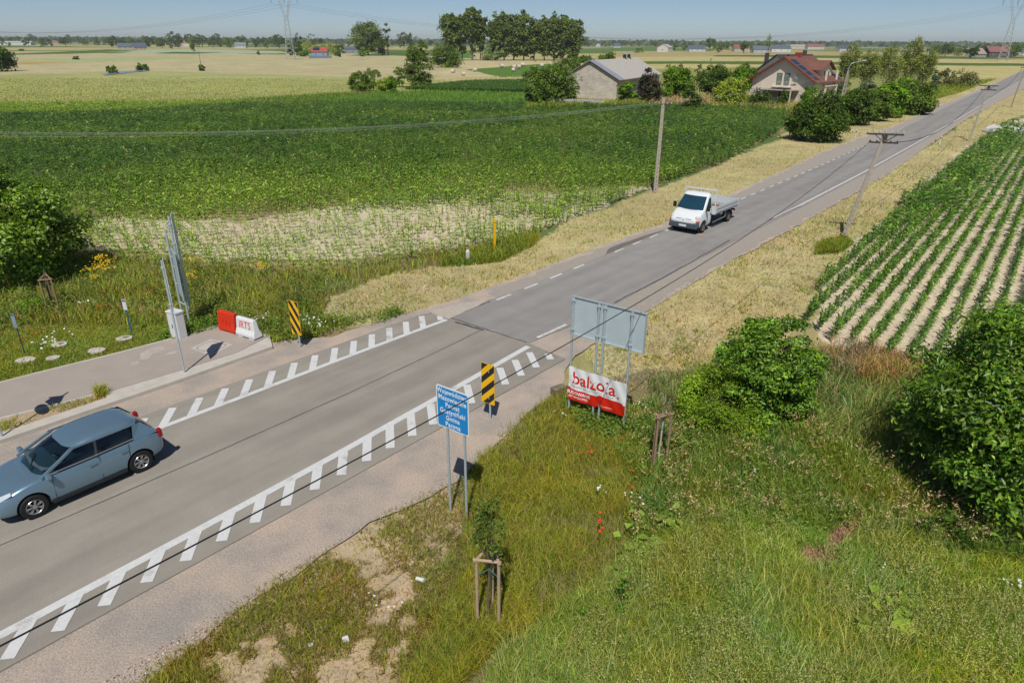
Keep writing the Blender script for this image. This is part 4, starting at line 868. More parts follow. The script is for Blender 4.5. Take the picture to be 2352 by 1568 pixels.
def poppy_mesh():
    V, Q = [], []; me = MB()
    me.tube((0, 0, 0), (.01, .01, .42), .004, n=4)
    for k in range(5):
        a = k*2*pi/5; me.add([(.01, .01, .42), (.045*math.cos(a-.55)+.01, .045*math.sin(a-.55)+.01, .455), (.062*math.cos(a)+.01, .062*math.sin(a)+.01, .46), (.045*math.cos(a+.55)+.01, .045*math.sin(a+.55)+.01, .455)], [(0, 1, 2, 3)])
    d = bpy.data.meshes.new('poppy'); d.from_pydata([tuple(v) for v in me.v], [], me.f); d.materials.append(STEM); d.materials.append(PETAL)
    for p in d.polygons:
        if p.index >= len(d.polygons)-5: p.material_index = 1
    return d
PM = poppy_mesh()
def poppies(pts, label, group, s=1.0):
    for x, y in pts:
        o = bpy.data.objects.new('poppy', PM); COL.objects.link(o); X, Y = G(x, y+12); o.location = (X, Y, 0); o.rotation_euler = (random.uniform(-.1, .1), random.uniform(-.1, .1), random.random()*6); o.scale = (s, s, s*random.uniform(.9, 1.2))
        tag(o, label, 'poppy', group)
poppies([(1350, 1040), (1354, 1048), (1347, 1050), (1330, 1053), (1365, 1050), (1421, 994), (1428, 1013), (1437, 1006)], 'red poppy in the olive grass below the banner', 'poppies below the banner', .7)
poppies([(1450, 923), (1462, 932), (1487, 953), (1545, 1000), (1538, 975), (1543, 1021), (1554, 1020), (1540, 1030), (1562, 1054), (1573, 1048), (1563, 1055), (1491, 1094), (1456, 1094), (1443, 1123), (1450, 1134)], 'red poppy close to the staked sapling beside the banner', 'poppies by the staked sapling', .7)
poppies([(1376, 1198), (1375, 1215), (1369, 1222), (1379, 1227), (1378, 1240)], 'red poppy in the row of poppies at the edge of the tall grass', 'poppies at the edge of the tall grass', .85)
poppies([(212, 716), (224, 716), (231, 711), (248, 711), (237, 712)], 'red poppy in the patch of poppies on the left lawn', 'poppies in the middle of the left lawn', .9)
poppies([(55, 790), (67, 784), (86, 776), (45, 736), (72, 760)], 'red poppy scattered near the dark stake on the left lawn', 'poppies near the dark stake', .9)

# loose stones on the gravel shoulders
def pebbles(n, poly, size, seed):
    P = np.array(poly, float); lo = P.min(0); hi = P.max(0); q = rng.random((n, 2))*(hi-lo)+lo; q = q[inside(q, poly)]; g = Gn(q); k = inside(g, gravel_poly)
    for e_, d_, o_, s_ in ((R0, dR, nR, 1), (L0, dL, nL, 1)):
        k &= ~(((g[:, 0]-e_.x)*o_.x+(g[:, 1]-e_.y)*o_.y < .25) & ((g[:, 0]-e_.x)*d_.x+(g[:, 1]-e_.y)*d_.y < 17) & (((g[:, 0]-e_.x)*o_.x+(g[:, 1]-e_.y)*o_.y) > -9))
    g = g[k]; c = np.column_stack([g, np.full(len(g), .008)]); N_ = np.array([0, 0, 1.0])+rand_dirs(len(g))*.35; N_ /= np.linalg.norm(N_, axis=1)[:, None]
    return leaf_mesh('gravel_stones', c, N_, size, mixcols(len(g), [(2, srgb(204, 190, 176)), (2, srgb(150, 128, 112)), (1, srgb(120, 108, 100)), (1, srgb(222, 214, 204)), (1, srgb(190, 150, 124))], .1), .8, .3)
tag(link('gravel_stones', pebbles(60000, [(-20, 1080), (620, 790), (1500, 560), (1560, 640), (1340, 800), (1240, 900), (1000, 1130), (300, 1600), (-20, 1600)], .035, 1), STRAW), 'loose stones strewn over the gravel shoulders', 'gravel', kind='stuff')
# ================================================================== roadside furniture
GALV = mat('galvanised_steel', srgb(180, 192, 198), .45, .3, var=.08, scale=12)
BACKP = mat('grey_sign_back', srgb(180, 194, 198), .5, .05, var=.05, scale=3)
WHITE = mat('white_paint', srgb(214, 216, 216), .45, var=.03, scale=8)
BLACK = mat('black_paint', srgb(34, 34, 34), .5)
def sgn(pt): return Vector((pt[0], pt[1], 0))
def fit(base, d, z, xV):
    """how far from base along d (at height z) a measured x lies"""
    lo, hi = -12.0, 12.0
    def px(s):
        v = Vector((base[0]+d[0]*s, base[1]+d[1]*s, z-CH)); return PW/2+F*v.dot(_rt)/v.dot(_fw)
    up = px(hi) > px(lo)
    for _ in range(50):
        m = (lo+hi)/2
        if (px(m) < xV) == up: lo = m
        else: hi = m
    return lo
def frame(base, d):
    """matrix: x along d, y up, z towards the viewer side; origin at the foot"""
    dx = Vector((d[0], d[1], 0)).normalized(); up = Vector((0, 0, 1)); n = dx.cross(up)
    return Matrix(((dx.x, up.x, n.x, 0), (dx.y, up.y, n.y, 0), (dx.z, up.z, n.z, 0), (0, 0, 0, 1)))
def rrect(x0, y0, x1, y1, r, n=4):
    p = []
    for cx, cy, a0 in ((x1-r, y0+r, -90), (x1-r, y1-r, 0), (x0+r, y1-r, 90), (x0+r, y0+r, 180)):
        for i in range(n+1): a = R(a0+90*i/n); p.append((cx+r*math.cos(a), cy+r*math.sin(a)))
    return p
# ---- blue boundary sign
bL = G(1035, 1170); d = Vector((math.cos(R(-36)), math.sin(R(-36)))); m = frame(bL, d)
T_ = thing('boundary_sign', 'blue boundary sign with six lines of white lettering on two grey posts', 'road sign', (*bL, 0))
zb = HT(1035, 1170, 980); gap = fit(bL, d, zb, 1067)
x0 = fit(bL, d, zb, 1008.5); x1 = fit(bL, d, zb, 1081)
zt = HT(1035, 1170, 886)
for s in (0, gap):
    MB().tube((d[0]*s, d[1]*s, -.1), (d[0]*s, d[1]*s, zt-.12), .032, n=12).build('post', GALV, T_, smooth=False, auto=40)
BLUE = mat('sign_blue', srgb(0, 134, 204), .4, var=.03, scale=2)
pl_ = MB().prism(rrect(x0, zb, x1, zt, .05), .036, .05, m).build('plate', mat('sign_white_edge', srgb(226, 230, 232), .4, var=.01), T_)
MB().prism(rrect(x0+.03, zb+.03, x1-.03, zt-.03, .04), .05, .0535, m).build('blue_face', BLUE, pl_)
hh = zt-zb; lines = ['Województwo', 'Mazowieckie', 'Powiat', 'Gostyniński', 'Gmina', 'Pacyna']
LW = mat('lettering_white', srgb(232, 234, 234), .5, var=.01)
wd_ = x1-x0
for i, s in enumerate(lines):
    o_ = text('lettering', s, hh*.16, LW, pl_, Matrix.Identity(4), bold=.0025, space=1.08)
    xs = [v.co.x for v in o_.data.vertices]; k_ = (.93, .86, .43, .78, .42, .46)[i]*wd_*1.0/(max(xs)-min(xs))
    o_.data.transform(m @ Matrix.Translation(((x0+x1)/2, zt-hh*(.115+.155*i), .0545)) @ Matrix.Diagonal((k_, 1, 1, 1)))
# ---- yellow and black obstacle plates
YEL = mat('sign_yellow', srgb(238, 184, 10), .4, var=.03, scale=4)
def stripes(x0, y0, x1, y1, n, slope, m, z0, z1, parent):
    """black slanting bands clipped to the plate"""
    mb = MB(); H_ = y1-y0; w_ = x1-x0; per = (H_+abs(slope)*w_)/n
    def clip(poly):
        for lo, s in ((y0, 1), (y1, -1)):
            o = []
            for i in range(len(poly)):
                a, b = poly[i], poly[(i+1) % len(poly)]; ia, ib = (a[1]-lo)*s >= 0, (b[1]-lo)*s >= 0
                if ia: o.append(a)
                if ia != ib: t = (lo-a[1])/(b[1]-a[1]); o.append((a[0]+t*(b[0]-a[0]), lo))
            poly = o
            if not poly: return []
        return poly
    sx = slope*w_
    for k in range(-1, n+1):
        b = y0-max(0, sx)+per*(k+.45)
        q = clip([(x0, b), (x1, b+sx), (x1, b+sx+per*.5), (x0, b+per*.5)])
        if len(q) > 2: mb.prism(q, z0, z1, m)
    return mb.build('black_stripes', BLACK, parent)
def u9(x, yb, xl, xr, yt, ybm, slope, d, label, tilt=0):
    b = G(x, yb); m = frame(b, d); t_ = thing('hazard_marker', label, 'hazard sign', (*b, 0), 0, 'striped hazard plates at the narrowing')
    z1 = HT(x, yb, yt); z0 = HT(x, yb, ybm); a = fit(b, d, z0, xl); c = fit(b, d, z0, xr)
    MB().tube((0, 0, -.1), (0, 0, z1-.1), .03, n=10).build('post', GALV, t_, auto=40)
    p = MB().prism(rrect(a, z0, c, z1, .03), .033, .045, m).build('plate', YEL, t_)
    stripes(a+.012, z0+.015, c-.012, z1-.015, 4, slope, m, .045, .048, p)
    for z in (z0+.2, z1-.25): MB().box((0, 0, z), (.09, .09, .05)).build('bracket', GALV, t_)
    return t_
u9(1126, 962, 1108, 1138, 835, 926, 1.0, d, 'yellow and black hazard plate beside the blue sign, nearest the camera')
dU = (.86, -.51)
u9(690, 797, 673, 694.5, 691, 768, -1.5, dU, 'yellow and black hazard plate in the weeds behind the white barrier')
# ---- large sign seen from behind with the advertising banner
bb = [G(1306, 947.5), G(1369.6, 959.7), G(1382, 965), G(1430.8, 992)]
d2 = (Vector(bb[3])-Vector(bb[0])).normalized(); m2 = frame(bb[0], d2)
bt = thing('road_sign_board', 'large grey sign board seen from behind on four steel posts', 'road sign', (*bb[0], 0))
ss = [0, (Vector(bb[1])-Vector(bb[0])).dot(d2), (Vector(bb[2])-Vector(bb[0])).dot(d2), (Vector(bb[3])-Vector(bb[0])).dot(d2)]
zt = HT(1306, 947.5, 680); zb = HT(1306, 947.5, 768); xa = fit(bb[0], d2, zb, 1309.6); xb = fit(bb[0], d2, zb, 1477)
for s in ss: MB().tube((d2[0]*s, d2[1]*s, -.1), (d2[0]*s, d2[1]*s, zt-.05), .035, n=12).build('post', GALV, bt, auto=40)
pb = MB().prism(rrect(xa, zb, xb, zt, .03), -.07, -.055, m2).build('panel', BACKP, bt)
for a, b_, c, e in ((xa, zt-.035, xb, zt), (xa, zb, xb, zb+.025), (xa, zb+.025, xa+.025, zt-.035), (xb-.025, zb+.025, xb, zt-.035)): MB().prism([(a, b_), (c, b_), (c, e), (a, e)], -.055, -.02, m2).build('edge_rail', GALV, pb)
for s in ss+[(ss[1]+ss[2])/2]: MB().prism([(s-.035, zb+.03), (s+.035, zb+.03), (s+.035, zt-.04), (s-.035, zt-.04)], -.054, -.035, m2).build('stiffener', BACKP, pb)
for s in ss:
    for z in (zt-.12, zb+.18): MB().box((d2[0]*s, d2[1]*s, z), (.10, .10, .045)).build('clamp', GALV, bt)
# banner
zbt = HT(1306, 947.5, 838); zbb = HT(1306, 947.5, 911); zbb2 = HT(1430.8, 992, 956); zbt2 = HT(1430.8, 992, 879)
t_ = thing('banner', 'white and red vinyl banner reading balzola tied to the steel posts', 'banner', (*bb[0], 0))
bw = ss[3]
def bsurf(u, v):
    """u 0..1 along, v 0..1 up"""
    lo = zbb+(zbb2-zbb)*u; hi = zbt+(zbt2-zbt)*u
    sag = .03*math.sin(min(1, u/.55)*pi)*(1 if u < .55 else 0)+.03*math.sin(max(0, (u-.55)/.45)*pi)
    z = lo+(hi-lo)*v-sag*(.35+.65*v)+(.05 if abs(u-.55) < .04 else 0)*(1-v)
    off = .045+.02*math.sin(u*13+v*2)*(1-v)+.03*math.sin(u*5+1)*(1-v)+.012*math.sin(u*31+v*9)
    return Vector((bw*u*1.02-.01, z, off))
NU, NV = 48, 24; V_, Fs = [], []
for j in range(NV+1):
    for i in range(NU+1): V_.append(m2 @ bsurf(i/NU, j/NV))
for j in range(NV):
    for i in range(NU): q = j*(NU+1)+i; Fs.append((q, q+1, q+NU+2, q+NU+1))
me = bpy.data.meshes.new('vinyl'); me.from_pydata([tuple(v) for v in V_], [], Fs)
VINW = mat('vinyl_white', srgb(226, 228, 230), .4, var=.02); VINR = mat('vinyl_red', srgb(208, 36, 20), .4, var=.04)
me.materials.append(VINW); me.materials.append(VINR)
for p in me.polygons:
    i, j = p.index % NU, p.index//NU; u = i/NU
    p.material_index = 1 if (j+.5)/NV < .36-.02*u-.035*math.sin(u*6.28) else 0
vin = link('vinyl', me, None, t_, smooth=True)
def on_banner(name, s, size, cu, cv, mt, bold=0.0, align='CENTER', space=1.0, sc=1.0):
    """lettering that follows the folds of the cloth"""
    o = text(name, s, size, mt, vin, Matrix.Diagonal((sc, 1, 1, 1)), bold=bold, depth=0.0, align=align, space=space)
    hgt = (zbt-zbb)
    for v in o.data.vertices:
        u = cu+v.co.x/bw; w_ = cv+v.co.y/hgt; q = bsurf(u, w_); v.co = m2 @ Vector((q.x, q.y, q.z+.006))
    return o
hb = zbt-zbb
on_banner('logo_lettering', 'balzola', hb*.50, .44, .67, VINR, bold=.009, sc=.98*bw/1.95)
on_banner('small_lettering', 'MEMBER OF LANTANIA GROUP', hb*.085, .42, .435, mat('print_grey', srgb(150, 150, 154), .5), space=1.1)
on_banner('small_lettering', 'BUDOWANIE', hb*.13, .19, .23, LW, bold=.004, sc=.9)
on_banner('small_lettering', 'JEST NASZĄ PASJĄ', hb*.085, .19, .11, LW, bold=.002, sc=.85)
on_banner('small_lettering', 'www.balzola.pl', hb*.06, .68, .10, LW, sc=.9)
for k in range(3):
    mb = MB(); vs = []
    for i in range(7):
        t = i/6; x = .855+.012*k; 
    c_, r_ = (.865, .50), .055
    pts = []
    lo, hi = (-.8+.62*k), (-.8+.62*k+.36)
    for s in (lo, hi):
        for w2 in (-1, 1): pts.append((s, w2))
    def dp(s, w2): h_ = math.sqrt(max(.02, 1-s*s)); return (c_[0]+(s*.8+w2*h_*.45)*r_*.45, c_[1]+(w2*h_-s*.35)*r_*.8)
    q = [dp(lo, -1), dp(hi, -1), dp(hi, 1), dp(lo, 1)]
    vs = [m2 @ (lambda b: Vector((b.x, b.y, b.z+.006)))(bsurf(*p)) for p in q]
    mb.add(vs, [(0, 1, 2, 3)]).build('logo_emblem', VINR, vin)
for u, v in ((0, 1), (0, 0), (1, 1), (1, 0), (.5, 1)): MB().tube(m2 @ bsurf(u, v), m2 @ (bsurf(u, v)+Vector((0, 0, -.06))), .012, n=6).build('cable_tie', BLACK, t_)
# ---- small utility posts
def simple_post(name, label, cat, x, yb, yt, w_, m_, group=None, cap=None):
    b = G(x, yb); h = HT(x, yb, yt); t_ = thing(name, label, cat, (*b, 0), .4, group)
    return t_, h
t_, h = simple_post('marker_post', 'tall yellow gas pipeline marker post at the field edge', 'marker post', 1136, 575, 502, .1, YEL)
MB().box((0, 0, h/2-.05), (.13, .10, h+.1)).build('post_shaft', YEL, t_, bevel=.01); MB().box((0, 0, h-.22), (.134, .104, .02)).build('band', BLACK, t_)
t_, h = simple_post('marker_stone', 'short white weathered concrete marker post in the grass below the yellow post', 'marker post', 1075, 600, 573, .2, WHITE)
MB().tube((0, 0, -.05), (0, 0, h-.1), .13, .12, 10).tube((0, 0, h-.1), (0, 0, h), .12, .05, 10).build('shaft', mat('old_white', srgb(200, 192, 184), .9, var=.2, scale=12), t_, auto=40)
RED = mat('red_paint', srgb(196, 50, 40), .5)
for x, yb, yt, lb in ((1964, 318, 297, 'white roadside delineator post in front of the big round bush'), (2158, 331, 312, 'white delineator post with red band by the near row end on the right verge'), (2241, 208, 195, 'small white delineator post on the far left verge')):
    t_, h = simple_post('delineator', lb, 'delineator post', x, yb, yt, .1, WHITE, 'delineator posts along the road')
    MB().box((0, 0, h/2-.05), (.14, .07, h+.1), taper=.85).build('post_body', WHITE, t_, bevel=.01)
    MB().box((0, 0, h*.72), (.135, .068, h*.22)).build('reflector_band', RED if yt == 312 else mat('grey_band', srgb(120, 110, 110)), t_)
# ---- plate stakes on the left lawn
for x, yb, xt, yt, yp, c_, lb in ((57, 812, 36, 719, 752, srgb(60, 74, 86), 'dark blue stake with grey plate near the left edge'), (303, 766, 286, 687, 711, srgb(24, 96, 156), 'bright blue stake with a white plate in the middle of the lawn')):
    b = G(x, yb); h = HT(x, yb, yt); hp = HT(x, yb, yp); t_ = thing('utility_marker', lb, 'marker stake', (*b, 0), 0, 'utility marker stakes')
    MB().tube((0, 0, -.1), (0, 0, h-.05), .022, n=8).build('stake', mat('stake_%d' % x, c_, .5), t_, auto=40)
    m_ = frame(b, (.98, -.2)); p = MB().prism(rrect(-.085, hp, .085, h, .01), .024, .034, m_).build('plate', mat('plate_%d' % x, srgb(134, 150, 164) if x < 100 else srgb(214, 218, 222), .4), t_)
    MB().prism([(-.075, h-.10), (.075, h-.10), (.075, h-.02), (-.075, h-.02)], .034, .036, m_).build('plate_header', mat('header_%d' % x, srgb(90, 106, 122), .5), p)
# ---- cabinet
b = G(404, 783); h = HT(404, 783, 716); t_ = thing('utility_cabinet', 'white electrical cabinet standing in the weeds under the tall sign posts', 'cabinet', (*b, 0), R(-28))
MB().box((.05, .15, h/2+.04), (.52, .34, h-.08)).build('body', WHITE, t_, bevel=.01)
MB().box((.05, .15, h-.01), (.58, .40, .05), taper=.94).build('lid', mat('cabinet_lid', srgb(206, 210, 212), .5), t_, bevel=.008)
dd = MB().box((.05, -.026, h/2+.05), (.46, .008, h-.2)).build('door', WHITE, t_); MB().box((.02, -.034, h*.52), (.035, .012, .16)).build('handle', BLACK, dd)
MB().box((.05, .15, .03), (.5, .32, .12)).build('plinth', conc, t_)
# ---- plastic barriers
def barrier(name, label, pL, pR, yt, m_, ends, th=.40):
    a = Vector(G(*pL)); b = Vector(G(*pR)); dz = .12; d_ = (b-a); L_ = d_.length; d_.normalize(); h = HT(pL[0], pL[1], yt)-.0
    n_ = Vector((-d_.y, d_.x)); c = a+d_*L_/2+n_*th/2
    t_ = thing(name, label, 'barrier', (c.x, c.y, dz), math.atan2(d_.y, d_.x), 'water-filled plastic barriers closing the pavement')
    prof = [(-th/2, .05), (-th/2, .16), (-.13, .34), (-.09, h-.06), (-.06, h), (.06, h), (.09, h-.06), (.13, .34), (th/2, .16), (th/2, .05)]
    e = .12 if ends else .02; secs = []
    for x, k in ((-L_/2, 0), (L_/2, 1)): secs.append([(x*(1-(e*2*z/h/L_ if (k or not ends) else 0)), y, z) for y, z in prof])
    body = MB().loft(secs).build('body', m_, t_, bevel=.025)
    MB().box((-L_*.3, 0, .03), (L_*.25, th*.9, .06)).box((L_*.3, 0, .03), (L_*.25, th*.9, .06)).build('feet', m_, t_)
    MB().box((0, 0, .03), (L_*.3, th*.7, .05)).build('forklift_slot', BLACK, t_)
    return t_, body, L_, h, th
REDP = mat('red_plastic', srgb(206, 52, 24), .45, var=.06, scale=5); WPL = mat('white_plastic', srgb(216, 218, 218), .45, var=.04, scale=6)
t_, body, L_, h, th = barrier('plastic_barrier', 'red water-filled plastic barrier', (503, 764), (541, 775), 714+6, REDP, False, .34)
for k in (-1, 0, 1): MB().box((k*L_*.2, -.142, .33), (.05, .05, .34)).build('rib', REDP, t_, bevel=.02)
t_, body, L_, h, th = barrier('plastic_barrier', 'white water-filled plastic barrier with red graffiti letters', (543, 777), (586, 790), 729+6, WPL, True, .42)
gm_ = Matrix(((1, 0, 0, -.03), (0, .10, .99, -.128), (0, .99, -.10, h*.60), (0, 0, 0, 1)))
ang_ = math.atan2(.04, h-.40)
gm_ = Matrix.Translation((-.04, -.121, .34+(h-.40)*.42)) @ Matrix.Rotation(pi/2-ang_, 4, 'X')
text('graffiti', 'IRTS', .36, mat('spray_red', srgb(206, 66, 50), .6), body, gm_ @ Matrix.Diagonal((.95, 1.15, 1, 1)), bold=-.004, depth=.006)
# ---- sign seen edge-on on a thin pole, its shadow falls on the pavement
b = G(424, 855, .12); t_ = thing('road_sign', 'thin grey sign pole on the kerb with a plate seen edge-on', 'road sign', (*b, .12))
h = HT(425, 862, 606); MB().tube((0, 0, 0), (0, 0, h), .033, n=12).build('post', GALV, t_, auto=40)
dS = Vector((-.50, .866)); m_ = frame(b, dS); z0 = h*.55
sq = [(-.12-.38, z0+.2), (.30, z0), (.52, z0+.62), (.06, h+.02), (-.5, h-.32)]
p = MB().prism([(-.50, z0+.12), (.40, z0+.12), (.50, z0+.75), (0, h+.1), (-.50, z0+.75)], .035, .05, m_).build('plate', BACKP, t_)
for z in (z0+.3, h-.25): MB().box((0, 0, z), (.09, .09, .05)).build('clamp', GALV, t_)
# tall direction board on two posts, also edge-on
pA, pB = G(437, 749), G(423, 743); dd_ = (Vector(pA)-Vector(pB)).normalized(); hA = HT(437, 749, 497); hB = HT(423, 743, 529)
t_ = thing('direction_sign', 'tall stack of grey direction boards seen nearly edge-on on two steel posts', 'road sign', (*pA, 0))
off = Vector(pB)-Vector(pA)
MB().tube((0, 0, -.1), (0, 0, hA), .045, n=12).build('post', GALV, t_, auto=40)
MB().tube((off.x, off.y, -.1), (off.x, off.y, hB), .045, n=12).build('post', GALV, t_, auto=40)
for z in (.9, 1.7, hB*.62, hB*.72, hB*.95, hA*.9): 
    MB().tube((0, 0, z), (off.x, off.y, z+.05), .025, n=8).build('cross_brace', GALV, t_, auto=40)
d3 = Vector((-.355, .935)); m_ = frame(pA, d3); m_ = m_ @ Matrix.Translation((0, 0, .08))
segs = [(.45, .55, 1.15), (1.2, .68, 1.0), (2.05, .60, .95), (2.95, .66, .85), (3.8, .62, .8)]
zz = .75
for k in range(5):
    w_ = (.95, 1.05, .92, 1.0, .85)[k]; hgt = (hA-.75+.08)/5
    MB().prism(rrect(-w_*.12, zz, w_*.88, zz+hgt-.02, .03), 0, .02, m_).build('board', BACKP, t_)
    MB().box((0, 0, zz+hgt*.5), (.13, .13, .05)).build('clamp', GALV, t_); zz += hgt
b = G(392, 790); 
m_ = frame(pB, (-.55, .835)) @ Matrix.Translation((-.25, 0, -.14))
MB().prism(rrect(-.55, hB*.36, .45, hB*.84, .03), 0, .02, m_).build('board', BACKP, t_)
# sign at the left frame edge: only its foot and its shadow are in view
b = G(5, 1003, .1); t_ = thing('road_sign', 'grey sign post at the left edge whose round and arrow plates cast a shadow', 'road sign', (*b, .1))
MB().tube((0, 0, 0), (0, 0, 4.2), .033, n=12).build('post', GALV, t_, auto=40)
m_ = frame(b, (.80, -.60))
MB().prism([(.36*math.cos(i*pi/12), 2.55+.36*math.sin(i*pi/12)) for i in range(24)], .035, .05, m_).build('round_plate', BACKP, t_)
MB().prism([(-.30, 3.0), (.22, 3.0), (.22, 3.35), (.40, 3.35), (.05, 4.0), (-.42, 3.35), (-.30, 3.35)], .035, .05, m_).build('arrow_plate', BACKP, t_)
# ---- saplings in stake frames
STK = mat('peeled_stake', srgb(176, 152, 128), .85, var=.15, scale=14, bump=.3)
STK2 = mat('weathered_stake', srgb(150, 124, 100), .85, var=.2, scale=14, bump=.3)
GRT = mat('green_strap', srgb(52, 110, 96), .6)
def stakes(label, feet, tops, mt, r=.035, low=False, zt_=None):
    B = [Vector((*G(*f), 0)) for f in feet]; H_ = [HT(f[0], f[1], tp[1]) for f, tp in zip(feet, tops)]; H0 = sum(H_)/3 if zt_ is None else zt_
    t_ = thing('stake_frame', label, 'tree stake', (B[0].x, B[0].y, 0), 0, 'three-post stake frames around saplings')
    q = [b-B[0] for b in B]
    for b in q: MB().tube((b.x, b.y, -.15), (b.x, b.y, H0), r, r*.95, 10).build('stake', mt, t_, auto=40)
    for i in range(3):
        a, b = q[i], q[(i+1) % 3]; e = (b-a).normalized()*.06; MB().tube(a-e+Vector((0, 0, H0-.02)), b+e+Vector((0, 0, H0-.02)), r*.85, n=8).build('rail', mt, t_, auto=40)
        if low: MB().tube(a-e+Vector((0, 0, .12)), b+e+Vector((0, 0, .12)), r*.7, n=8).build('rail', mt, t_, auto=40)
    c = sum(q, Vector())/3
    for b in q: MB().tube(b+Vector((0, 0, H0*.76)), c+Vector((0, 0, H0*.78)), .010, n=6).build('strap', GRT, t_)
    return B, H0
B, H0 = stakes('nearest stake frame with a pale front rail, in the olive grass', [(1097, 1434), (1146, 1440), (1131, 1392)], [(1096, 1281), (1148, 1285), (1127, 1250)], STK)
c = sum(B, Vector())/3
place_tree('sapling', 'small leafy sapling inside the nearest stake frame', 'sapling', 0, 0, make_tree(2.75, .46, 1.72, [(2, srgb(98, 118, 58)), (1, srgb(120, 134, 76)), (1, srgb(78, 98, 50))], 'round', leaves=1700, size=.06, lobes=14, trunk=.028, limbs=7), xy=(c.x, c.y))
B, H0 = stakes('stake frame beside the banner with brown posts', [(1497, 1074), (1500, 1080), (1529, 1071)], [(1494, 943), (1505, 964), (1534, 950)], STK2)
B[1] = Vector((B[1].x, B[1].y, 0)); c = sum(B, Vector())/3
place_tree('sapling', 'thin sparse sapling with twiggy crown by the banner', 'sapling', 0, 0, make_tree(2.6, .42, 1.5, [(2, srgb(112, 112, 62)), (1, srgb(132, 122, 80))], 'vase', leaves=750, size=.05, lobes=12, trunk=.028, limbs=10, bark=PALEBARK), xy=(c.x+.06, c.y+.12))
B, H0 = stakes('weathered stake frame at the foot of the big tree on the left', [(111, 717), (137, 714), (124, 700)], [(93, 641), (129, 636), (108, 633)], STK2, low=True)
c = sum(B, Vector())/3
t_ = thing('sapling', 'bare dark sapling inside the left stake frame', 'sapling', (c.x, c.y, 0)); MB().tube((0, 0, -.1), (-.03, 0, .9), .05, .045).tube((-.03, 0, .9), (.02, .03, H0+.35), .045, .02).build('stem', BARK, t_, auto=40)
# ---- litter and small things
t_ = thing('paper_cup', 'white paper cup lying on bare sand beside the nearest stake frame', 'litter', (*G(966, 1333), .03)); MB().tube((-.09, .04, .0), (.09, -.05, .02), .045, .055, 14).build('cup', WHITE, t_, auto=40)
t_ = thing('plastic_box', 'white square piece of litter in the sparse grass at the bottom', 'litter', (*G(794, 1470), 0)); MB().box((0, 0, .04), (.13, .11, .07), .4, taper=.9).build('box', WHITE, t_, bevel=.008)
t_ = thing('white_stone', 'round white stone on the sand left of the white litter', 'stone', (*G(713, 1479), 0))
import bmesh
def rock(name, parent, r, m_, seed=0, sub=3, sq=.7, amp=.35):
    bm = bmesh.new(); bmesh.ops.create_icosphere(bm, subdivisions=sub, radius=1)
    for v in bm.verts:
        n_ = fbm(np.array([v.co.x*1.6+seed]), np.array([v.co.y*1.6+v.co.z*1.3]), 77)[0]-.5; v.co *= 1+n_*amp*2; v.co.z *= sq; v.co *= r
    me = bpy.data.meshes.new(name); bm.to_mesh(me); bm.free(); return link(name, me, m_, parent)
LIME = mat('white_limestone', srgb(204, 202, 198), .9, var=.12, scale=4, bump=.6)
rock('stone_body', t_, .06, LIME, 2)
b = G(2306, 303); t_ = thing('limestone_pile', 'white limestone rubble pile at the far left corner of the corn rows', 'rubble pile', (*b, 0))
for k in range(9): o = rock('rock', t_, random.uniform(.7, 1.3), LIME, k*3, 2, .6); o.location = (random.uniform(-2.6, 2.6), random.uniform(-1.6, 1.6), .15)
b = G(1283, 903); t_ = thing('concrete_culvert', 'dark end of a concrete culvert in the bank beside the banner', 'culvert', (*b, 0), R(35))
MB().box((0, 0, .08), (.5, .3, .34)).build('culvert_block', mat('mossy_concrete', srgb(120, 108, 92), .95, var=.3, scale=10, bump=.8), t_, bevel=.03); 
# ---- poles and cables
CONCP = mat('pole_concrete', srgb(168, 158, 146), .9, var=.1, scale=6, bump=.3)
CER = mat('porcelain', srgb(196, 186, 176), .35); RUST = mat('rusty_steel', srgb(70, 62, 56), .7, var=.2, scale=10)
def ladder_pole(name, label, base, top, w0=.26, w1=.17, th=.16, group=None, dirx=(1, 0), solid=.3):
    """concrete pole with a row of slots; two chords joined by rungs"""
    t_ = thing(name, label, 'utility pole', (*base, 0), 0, group)
    T = Vector((top[0]-base[0], top[1]-base[1], top[2])); dx = Vector((dirx[0], dirx[1], 0)).normalized(); mb = MB(); n = 22
    for s in (-1, 1):
        mb.bar(Vector((0, 0, -.2))+dx*s*(w0/2-.03), T+dx*s*(w1/2-.03), .06, th)
    for k in range(n):
        a = k/n; b_ = (k+.45)/n if a < 1-solid else (k+1)/n
        wa = (w0+(w1-w0)*a)-.1; mb.bar(T*a, T*min(b_, 1), wa+.01, th*.7)
    mb.build('shaft', CONCP, t_)
    return t_, T, dx
